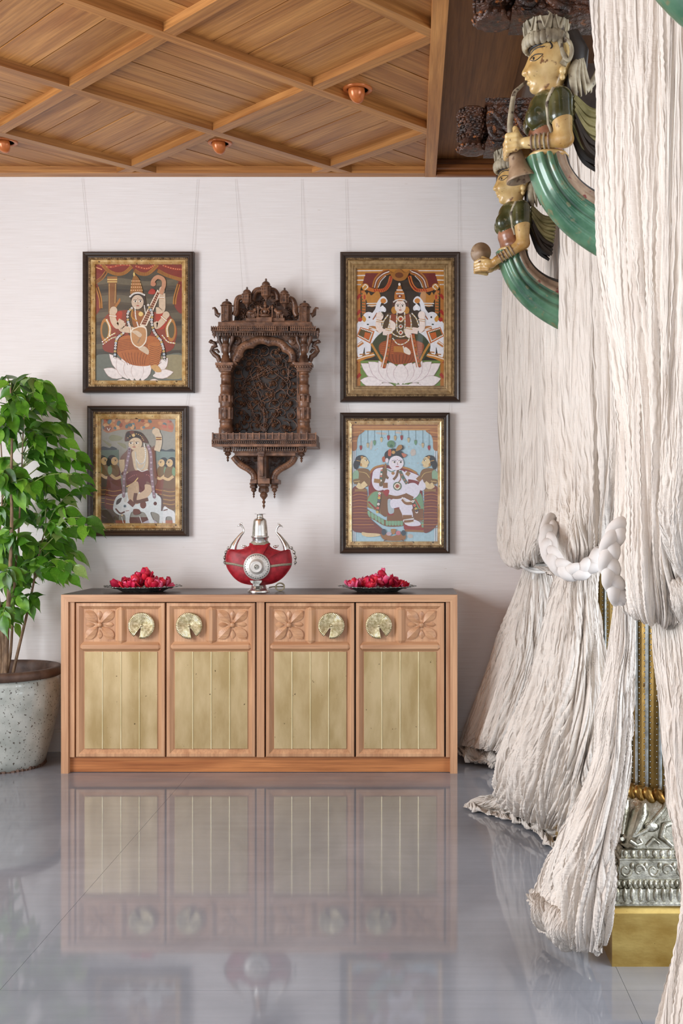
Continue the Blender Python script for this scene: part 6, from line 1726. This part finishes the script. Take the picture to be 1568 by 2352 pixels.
# ---- dark carved bracket ends above the figures
OLDWOOD = simple('old_dark_carving', (34, 22, 16), (84, 50, 32), .35, 0, ns=26, detail=6, bmp=.9, bs=55, bd=.012, spots=((150, 88, 44), 34, .62, .06))
def bracket(Y, label):
    t = thing('carved_bracket', label, 'bracket', (.45, Y, 2.6), 'dark carved brackets over the winged figures')
    r = random.Random(int(Y*100))
    m = MB(OLDWOOD); cxx = .239
    pr = [(.035, 2.603), (.052, 2.606), (.06, 2.615), (.048, 2.632), (.044, 2.64), (.055, 2.648), (.058, 2.70), (.054, 2.705), (.057, 2.712), (.057, 2.762), (.05, 2.768)]
    m.lathe(pr, (cxx, Y, 0), 8, smooth=False, ang0=math.pi/8)
    for row in range(7):
        z = 2.655+row*.0165
        for k in range(22):
            a = 2*math.pi*k/22+row*.14; m.ell((cxx+.055*math.cos(a), Y+.055*math.sin(a), z+r.uniform(-.003, .003)), (r.uniform(.005, .009), r.uniform(.005, .009), r.uniform(.004, .009)), 6, 4)
    for k in range(16): a = 2*math.pi*k/16; m.ell((cxx+.056*math.cos(a), Y+.056*math.sin(a), 2.618), (.009, .009, .008), 6, 5)
    m.build('drum', t)
    m = MB(OLDWOOD)
    m.prism([(.295, 2.785), (.60, 2.785), (.60, 2.62), (.50, 2.607), (.30, 2.607), (.285, 2.62), (.30, 2.66), (.288, 2.70)], Y-.055, Y+.055)
    m.box(.285, .60, Y-.065, Y+.065, 2.765, 2.79); m.box(.285, .60, Y-.062, Y+.062, 2.604, 2.617)
    for (pts, rad) in (([(.30, 2.745), (.33, 2.72), (.36, 2.68), (.40, 2.64), (.45, 2.62)], .012), ([(.36, 2.75), (.40, 2.72), (.44, 2.66), (.5, 2.64)], .010), ([(.30, 2.68), (.31, 2.65), (.34, 2.635), (.35, 2.655), (.33, 2.665)], .010), ([(.42, 2.75), (.46, 2.74), (.52, 2.70)], .010)):
        m.tube([(p[0], Y-.058, p[1]) for p in crom(pts, 14)], rad, 8)
    for k in range(70): m.ell((r.uniform(.29, .6), Y-.056, r.uniform(2.62, 2.765)), (r.uniform(.005, .013), .008, r.uniform(.005, .011)), 6, 4)
    for k in range(26): m.ell((.29+k*.012, Y-.064, 2.778), (.005, .004, .007), 6, 4)
    m.build('body', t)
bracket(4.09, 'dark carved bracket with barrel end above the farther winged figure')
bracket(3.04, 'dark carved bracket cut by the top edge above the nearest winged figure')
# ================================================================== curtains
def cloth_mat(name, c1_, c2_, trans=.05):
    m, nt, b = new_mat(name)
    f = noise(nt, coords(nt, 'UV', (160, 14, 1)), 1.0, 4, .6)
    g = noise(nt, coords(nt, 'UV', (36, 90, 1)), 1.0, 3, .6)
    h = noise(nt, coords(nt, 'Object'), 3, 3)
    col = ramp(nt, h, [(.3, lin(c1_)), (.7, lin(c2_))])
    nt.links.new(col, b.inputs['Base Color']); b.inputs['Roughness'].default_value = .85; b.inputs['Specular IOR Level'].default_value = .2
    def crease(src, width):                       # thin creases where the noise crosses its middle value
        s_ = node(nt, 'ShaderNodeMath', operation='SUBTRACT'); s_.inputs[1].default_value = .5; nt.links.new(src, s_.inputs[0])
        a_ = node(nt, 'ShaderNodeMath', operation='ABSOLUTE'); nt.links.new(s_.outputs[0], a_.inputs[0])
        r_ = node(nt, 'ShaderNodeMapRange', interpolation_type='SMOOTHSTEP'); r_.inputs['From Max'].default_value = width; nt.links.new(a_.outputs[0], r_.inputs['Value'])
        return r_.outputs['Result']
    k1 = crease(noise(nt, coords(nt, 'UV', (30, 1.1, 1)), 1.0, 2, .5), .06)
    k2 = crease(noise(nt, coords(nt, 'UV', (64, 2.2, 1), (0, 0, .03)), 1.0, 2, .5), .08)
    def madd(a_, b_, k):
        q = node(nt, 'ShaderNodeMath', operation='MULTIPLY_ADD'); q.inputs[1].default_value = k; nt.links.new(a_, q.inputs[0]); nt.links.new(b_, q.inputs[2]); return q.outputs[0]
    hgt = madd(k1, madd(k2, madd(f, g, 1.0), .9), 1.6)
    bump(nt, b, hgt, .62, .0045)
    tl = node(nt, 'ShaderNodeBsdfTranslucent'); tl.inputs['Color'].default_value = lin(c2_)
    mx = node(nt, 'ShaderNodeMixShader'); mx.inputs[0].default_value = trans
    nt.links.new(b.outputs[0], mx.inputs[1]); nt.links.new(tl.outputs[0], mx.inputs[2]); nt.links.new(mx.outputs[0], nt.nodes['Material Output'].inputs['Surface'])
    return m
CLOTH = cloth_mat('crinkled_cream_cotton', (219, 208, 197), (231, 222, 212))
BRAIDM = simple('smooth_grey_cotton', (206, 198, 192), (218, 211, 205), .8, 0, ns=8, spec=.2)

def wav(rs, n, fs, ft):
    return [(rs.uniform(-fs, fs), rs.uniform(-ft, ft), rs.uniform(0, 6.28), rs.uniform(.5, 1)) for _ in range(n)]
def fld(w, S, T):
    o = 0
    for a, b_, p, k in w: o = o+k*np.sin(2*np.pi*(a*S+b_*T)+p)
    return o/len(w)
def cloth(name, label, sections, amps, N, ns=420, nt=150, seed=1, wander=1.0, parent=None, group='cream crinkled curtains', width=1.4, height=2.0, floor_clip=True, hf=1.0):
    """sections: rows of (pixel x, pixel y, distance) from top to bottom; amps: pleat depth in metres per row"""
    rs = random.Random(seed)
    rows = [crom([P(*q) for q in row], ns) for row in sections]
    R_ = np.stack(rows, 0)                                    # rows x ns x 3
    flat = crom(R_.reshape(len(rows), -1), nt).reshape(nt, ns, 3)
    A = np.interp(np.linspace(0, len(rows)-1, nt), range(len(rows)), amps)[:, None]
    S, T = np.meshgrid(np.linspace(0, 1, ns), np.linspace(0, 1, nt))
    du = np.gradient(flat, axis=1); dv = np.gradient(flat, axis=0)
    nrm = np.cross(du, dv); nrm /= np.linalg.norm(nrm, axis=2)[..., None]+1e-9
    w1, w2, w3 = wav(rs, 6, 4, 1.3), wav(rs, 6, 6, 2.2), wav(rs, 6, 3, .9)
    x = N*S+wander*1.3*fld(w1, S, T)
    y = 2.83*N*S+wander*2.2*fld(w2, S, T)
    z = .31*N*S+wander*.8*fld(w3, S, T)
    mod = .6+1.1*fld(wav(rs, 5, 9, 1.6), S, T); mod2 = .5+1.2*fld(wav(rs, 5, 8, 3), S, T)
    big = 1-np.abs(np.sin(np.pi*x))**.55                      # narrow deep creases between broad rounded pleats
    sml = 1-np.abs(np.sin(np.pi*y))**.6
    h = 2.6*np.clip(mod, .1, 1.3)*big+.8*sml*(.4+.6*np.clip(mod2, 0, 1))+.55*(1+np.sin(2*np.pi*z))-1.25
    fine = .07*np.sin(2*np.pi*(60*T*height+3*fld(w2, S*2, T*3)))*np.sin(2*np.pi*5.1*N*S*.2+2*T)*hf
    pos = flat+nrm*((h+fine)*A)[..., None]
    tang = du/(np.linalg.norm(du, axis=2)[..., None]+1e-9)
    edge = np.clip(np.minimum(S, 1-S)*12, 0, 1)
    pos = pos+tang*(A*.3*np.cos(2*np.pi*x+1.0)*edge)[..., None]
    if floor_clip: pos[..., 2] = np.maximum(pos[..., 2], .004+.004*(np.sin(40*S+9*T)+1))
    pos[..., 1] = np.minimum(pos[..., 1], WY-.018)
    v = pos.reshape(-1, 3)
    i, j = np.meshgrid(np.arange(nt-1), np.arange(ns-1), indexing='ij'); a = (i*ns+j).ravel()
    q = np.stack([a, a+1, a+ns+1, a+ns], 1)
    o = finish(name, v, q, [CLOTH], None, True, parent)
    uv = o.data.uv_layers.new(name='UVMap'); k = q.ravel()
    uv.data.foreach_set('uv', np.stack([(S*width).ravel()[k], (T*height).ravel()[k]], 1).astype(np.float32).ravel())
    return o
def curtain(label):
    return lambda loc: thing('curtain', label, 'curtain', loc, 'cream crinkled curtains')

# far curtain, tied to the post by the wall
t = thing('curtain', 'farthest cream curtain, tied low beside the white wall', 'curtain', (.6, 5.2, 0), 'cream crinkled curtains')
cloth('upper_fall', '', [[(1174,395,5.42),(1205,380,5.1),(1245,340,4.75),(1290,300,4.5)], [(1163,690,5.42),(1200,690,5.1),(1245,690,4.75),(1290,690,4.5)], [(1157,900,5.42),(1198,900,5.1),(1245,900,4.75),(1290,900,4.5)], [(1149,1100,5.4),(1195,1110,5.08),(1245,1120,4.75),(1290,1120,4.5)],
      [(1142,1200,5.4),(1190,1215,5.05),(1240,1210,4.75),(1285,1200,4.55)], [(1143,1255,5.38),(1185,1272,5.0),(1230,1265,4.8),(1270,1250,4.7)], [(1158,1288,5.3),(1188,1298,5.0),(1222,1292,4.9),(1260,1280,4.9)], [(1188,1290,5.15),(1205,1296,5.1),(1228,1294,5.05),(1258,1288,5.05)]],
      [.022,.026,.026,.026,.028,.026,.018,.006], 17, 760, 130, 3, 1.0, t)
cloth('lower_fall', '', [[(1206,1296,5.12),(1222,1300,5.05),(1242,1304,5.0),(1262,1304,5.05)], [(1178,1380,5.2),(1210,1380,5.0),(1250,1380,4.95),(1285,1380,5.05)], [(1150,1445,5.25),(1200,1450,5.0),(1250,1450,4.95),(1295,1450,5.05)], [(1128,1505,5.3),(1190,1510,5.0),(1250,1510,4.95),(1300,1510,5.05)],
      [(1096,1592,5.36),(1165,1600,5.02),(1240,1600,4.95),(1300,1600,5.0)], [(1066,1672,5.42),(1135,1690,5.05),(1220,1690,4.98),(1290,1690,5.0)], [(1054,1712,5.42),(1120,1722,5.1),(1205,1728,5.0),(1280,1728,5.0)]],
      [.006,.016,.02,.022,.024,.024,.02], 26, 640, 120, 5, 1.2, t)
cloth('puddle', '', [[(1056,1700,5.44),(1110,1708,5.3),(1150,1712,5.2),(1190,1720,5.1)], [(1050,1716,5.36),(1100,1735,5.2),(1150,1735,5.1),(1200,1745,5.0)], [(1056,1734,5.3),(1096,1750,5.18),(1146,1752,5.1),(1200,1768,4.95)], [(1070,1738,5.32),(1110,1755,5.2),(1150,1750,5.15),(1200,1765,5.0)]],
      [.012,.025,.028,.01], 9, 300, 50, 8, 1.6, t)
TIEM = simple('grey_tie_cloth', (186, 180, 174), (222, 216, 208), .85, 0, ns=20)
m = MB(TIEM)
for k in range(5): m.tube([P(x, y+k*5-10, 5.0-.02*k) for x, y in crom([(1196, 1288), (1216, 1300), (1240, 1304), (1268, 1298)], 12)], [.008]*12, 8)
m.tube([P(x, y, 4.98) for x, y in crom([(1240, 1290), (1220, 1280), (1198, 1274)], 8)], [.016, .015, .013, .012, .010, .008, .006, .003], 8, flat=.5)
m.tube([P(x, y, 4.96) for x, y in crom([(1224, 1292), (1226, 1312), (1222, 1330)], 8)], [.014, .013, .012, .012, .011, .011, .010, .008], 8, flat=.6)
m.build('knotted_tie', t)

# middle curtain, tied to the middle column
t = thing('curtain', 'middle cream curtain, its bag caught by a horizontal braid', 'curtain', (.55, 4.1, 0), 'cream crinkled curtains')
cloth('upper_fall', '', [[(1250,330,4.45),(1300,310,4.05),(1350,280,3.7),(1425,240,3.4)], [(1256,560,4.45),(1300,560,4.0),(1355,560,3.7),(1425,560,3.4)], [(1258,760,4.42),(1303,760,4.0),(1358,760,3.68),(1428,760,3.4)], [(1262,950,4.38),(1308,960,3.98),(1362,970,3.68),(1430,980,3.45)],
      [(1264,1100,4.3),(1312,1120,3.9),(1364,1110,3.7),(1428,1100,3.5)], [(1262,1190,4.25),(1308,1205,3.82),(1358,1200,3.72),(1420,1190,3.6)], [(1262,1250,4.2),(1302,1268,3.78),(1354,1258,3.75),(1408,1245,3.68)], [(1272,1296,4.1),(1304,1312,3.8),(1348,1296,3.78),(1398,1290,3.75)], [(1292,1312,4.0),(1315,1318,3.9),(1348,1306,3.85),(1392,1300,3.8)]],
      [.024,.03,.032,.032,.032,.03,.026,.016,.006], 17, 800, 150, 13, 1.3, t)
cloth('lower_fall', '', [[(1284,1300,3.98),(1315,1312,3.88),(1350,1312,3.85),(1380,1300,3.9)], [(1276,1345,4.0),(1310,1360,3.82),(1345,1360,3.8),(1370,1350,3.88)], [(1258,1420,4.05),(1305,1430,3.78),(1345,1430,3.75),(1373,1420,3.85)], [(1238,1510,4.1),(1292,1520,3.78),(1342,1520,3.72),(1380,1510,3.8)],
      [(1204,1612,4.18),(1272,1620,3.8),(1335,1625,3.7),(1396,1620,3.75)], [(1168,1695,4.22),(1246,1705,3.85),(1322,1715,3.7),(1390,1715,3.7)], [(1146,1760,4.25),(1225,1780,3.9),(1305,1790,3.75),(1385,1790,3.7)], [(1142,1815,4.28),(1212,1845,3.98),(1292,1860,3.8),(1370,1865,3.7)], [(1150,1848,4.3),(1212,1880,4.05),(1282,1905,3.9),(1360,1925,3.7)]],
      [.006,.016,.022,.026,.03,.032,.032,.03,.02], 24, 680, 150, 17, 1.6, t)
cloth('twisted_strip', '', [[(1222,1298,4.9),(1232,1302,4.86),(1242,1300,4.9)], [(1266,1318,4.6),(1274,1322,4.56),(1290,1318,4.6)], [(1256,1400,4.5),(1268,1404,4.44),(1290,1400,4.5)], [(1244,1480,4.45),(1262,1484,4.38),(1292,1480,4.45)], [(1226,1560,4.42),(1252,1565,4.33),(1290,1560,4.42)], [(1214,1620,4.4),(1240,1640,4.3),(1285,1640,4.4)]],
      [.004,.010,.014,.016,.016,.012], 7, 160, 90, 19, 1.2, t)
cloth('puddle', '', [[(1150,1815,4.35),(1195,1835,4.25),(1245,1860,4.1),(1300,1880,3.9)], [(1110,1832,4.42),(1165,1850,4.3),(1225,1875,4.12),(1285,1915,3.92)], [(1064,1846,4.44),(1130,1862,4.36),(1200,1878,4.2),(1268,1925,3.95)], [(1070,1856,4.41),(1134,1875,4.28),(1205,1893,4.14),(1270,1950,3.84)], [(1090,1852,4.44),(1150,1868,4.34),(1215,1888,4.18),(1280,1935,3.9)]],
      [.012,.024,.022,.018,.006], 13, 380, 60, 23, 1.8, t)

# near curtain, tied to the nearest column
t = thing('curtain', 'nearest full cream curtain, its lower part puddled before the brass block', 'curtain', (.55, 2.9, 0), 'cream crinkled curtains')
cloth('upper_fall', '', [[(1350,-260,2.95),(1420,-330,2.7),(1500,-420,2.45),(1620,-520,2.2)], [(1352,0,2.95),(1424,0,2.68),(1505,0,2.42),(1620,0,2.2)], [(1374,200,2.92),(1432,200,2.66),(1508,200,2.42),(1620,200,2.2)], [(1381,440,2.9),(1438,440,2.64),(1512,440,2.42),(1620,440,2.2)], [(1390,620,2.88),(1446,620,2.62),(1515,620,2.42),(1610,620,2.22)],
      [(1414,790,2.86),(1462,800,2.6),(1520,800,2.42),(1600,800,2.25)], [(1430,960,2.82),(1470,970,2.56),(1522,980,2.42),(1590,980,2.3)], [(1431,1130,2.78),(1472,1150,2.52),(1522,1160,2.42),(1575,1150,2.35)], [(1428,1260,2.76),(1470,1290,2.48),(1522,1300,2.42),(1562,1290,2.4)], [(1432,1350,2.74),(1474,1385,2.48),(1528,1395,2.44),(1572,1380,2.46)], [(1440,1398,2.7),(1480,1420,2.52),(1530,1432,2.5),(1582,1425,2.52)], [(1450,1402,2.72),(1484,1418,2.6),(1528,1428,2.6),(1576,1420,2.62)]],
      [.018,.022,.024,.026,.026,.026,.026,.024,.022,.018,.012,.005], 24, 900, 190, 29, 1.2, t)
cloth('lower_fall', '', [[(1412,1375,2.84),(1425,1385,2.76),(1440,1390,2.74),(1456,1385,2.78)], [(1407,1470,2.86),(1422,1480,2.74),(1438,1480,2.72),(1452,1470,2.76)], [(1396,1545,2.88),(1416,1555,2.74),(1434,1555,2.7),(1450,1545,2.74)], [(1374,1640,2.9),(1402,1650,2.74),(1428,1650,2.7),(1447,1640,2.74)], [(1370,1720,2.92),(1396,1730,2.74),(1422,1730,2.7),(1440,1720,2.74)],
      [(1346,1800,2.94),(1378,1815,2.75),(1408,1815,2.7),(1428,1800,2.74)], [(1302,1890,2.98),(1346,1910,2.76),(1388,1910,2.7),(1415,1890,2.74)], [(1268,1968,3.02),(1322,1985,2.78),(1374,1985,2.7),(1404,1970,2.74)], [(1246,2040,3.04),(1306,2060,2.8),(1366,2060,2.7),(1398,2045,2.74)], [(1238,2100,3.04),(1298,2125,2.82),(1360,2130,2.72),(1394,2110,2.74)], [(1246,2140,3.02),(1302,2168,2.86),(1356,2178,2.76),(1390,2160,2.76)]],
      [.004,.011,.013,.015,.016,.018,.022,.024,.024,.022,.014], 20, 600, 190, 31, 1.5, t)
cloth('puddle_roll', '', [[(1222,2045,3.06),(1262,2062,2.98),(1310,2095,2.86),(1372,2150,2.74)], [(1212,2058,3.04),(1248,2080,2.92),(1306,2122,2.8),(1378,2160,2.72)], [(1214,2072,3.02),(1242,2108,2.9),(1302,2154,2.8),(1382,2172,2.74)], [(1232,2106,3.02),(1262,2148,2.92),(1316,2180,2.84),(1384,2182,2.78)], [(1250,2130,3.04),(1284,2164,2.95),(1326,2186,2.88),(1380,2186,2.84)]],
      [.010,.016,.018,.014,.006], 10, 360, 70, 37, 1.5, t)

# right-hand curtain nearest the camera
t = thing('curtain', 'cream curtain at the right edge, flaring to the floor in front of the column', 'curtain', (.6, 2.2, 0), 'cream crinkled curtains')
cloth('upper_fall', '', [[(1540,-600,2.12),(1600,-640,1.98),(1700,-700,1.85)], [(1536,100,2.12),(1600,100,1.98),(1700,100,1.85)], [(1530,600,2.12),(1590,600,1.98),(1690,600,1.85)], [(1522,900,2.12),(1580,900,1.98),(1680,900,1.85)], [(1516,1100,2.12),(1572,1110,1.98),(1670,1120,1.88)], [(1520,1190,2.12),(1568,1210,2.0),(1660,1230,1.92)], [(1542,1270,2.12),(1578,1300,2.04),(1655,1330,2.0)], [(1572,1330,2.12),(1598,1352,2.08),(1655,1375,2.06)]],
      [.014,.016,.016,.016,.016,.016,.012,.006], 18, 480, 150, 41, 1.2, t)
cloth('lower_fall', '', [[(1500,1425,2.62),(1545,1430,2.5),(1600,1430,2.4),(1680,1420,2.3)], [(1512,1520,2.58),(1560,1525,2.44),(1620,1525,2.36),(1690,1520,2.28)], [(1526,1610,2.54),(1570,1615,2.4),(1630,1615,2.34),(1700,1610,2.26)], [(1532,1740,2.5),(1576,1745,2.36),(1636,1745,2.32),(1700,1740,2.24)], [(1542,1855,2.46),(1586,1865,2.32),(1640,1865,2.28),(1700,1860,2.22)], [(1563,1960,2.4),(1604,1970,2.28),(1650,1970,2.24),(1710,1960,2.2)], [(1572,2060,2.34),(1614,2070,2.22),(1660,2070,2.2),(1720,2060,2.16)],
      [(1562,2150,2.3),(1612,2165,2.16),(1670,2165,2.14),(1730,2150,2.1)], [(1544,2240,2.26),(1606,2255,2.12),(1670,2255,2.1),(1740,2240,2.06)], [(1518,2360,2.22),(1598,2380,2.06),(1675,2380,2.04),(1750,2360,2.0)], [(1494,2470,2.2),(1590,2500,2.04),(1680,2500,2.02),(1760,2480,1.98)]],
      [.006,.014,.018,.018,.018,.018,.018,.018,.02,.022,.016], 18, 620, 160, 43, 1.1, t)
cloth('fanned_tie', '', [[(1530,1320,2.5),(1548,1306,2.46),(1570,1296,2.44),(1600,1290,2.42)], [(1534,1345,2.44),(1560,1340,2.36),(1600,1345,2.3),(1650,1350,2.28)], [(1542,1385,2.42),(1572,1390,2.34),(1620,1400,2.28),(1680,1410,2.26)], [(1556,1425,2.46),(1580,1432,2.4),(1620,1438,2.36),(1680,1440,2.34)]],
      [.005,.010,.012,.006], 11, 260, 60, 47, .8, t)

# braided tiebacks
def braid(path, r, spread, turns, label, n=150):
    pts = crom(path, n); d = np.gradient(pts, axis=0); d /= np.linalg.norm(d, axis=1)[:, None]
    view = np.array([0, -1.0, 0]); lat = np.cross(d, view); lat /= np.linalg.norm(lat, axis=1)[:, None]; dep = np.cross(lat, d)
    t = thing('braided_tieback', label, 'tieback', tuple(pts[n//2]), 'braided cotton tiebacks')
    for k in range(3):
        th = 2*math.pi*(turns*np.linspace(0, 1, n)+k/3.)
        q = pts+lat*(spread*np.sin(th))[:, None]+dep*(spread*.55*np.sin(2*th))[:, None]
        rad = r*(1+.12*np.sin(th*2+1)); rad[:6] *= np.linspace(.4, 1, 6); rad[-6:] *= np.linspace(1, .4, 6)
        m = MB(BRAIDM); m.tube([tuple(p) for p in q], list(rad), 12, flat=1.0); m.build('strand', t)
braid([P(1436,1200,2.62), P(1412,1228,2.62), P(1398,1270,2.63), P(1400,1310,2.64), P(1412,1350,2.66), P(1430,1385,2.68)], .0155, .0135, 1.75, 'thick pale braid hanging upright beside the nearest curtain bag')
braid([P(1268,1190,3.98), P(1258,1225,3.82), P(1262,1268,3.72), P(1290,1305,3.66), P(1325,1314,3.64), P(1358,1296,3.66), P(1388,1262,3.72)], .0185, .0165, 2.6, 'pale braid looped under the bag of the middle curtain')
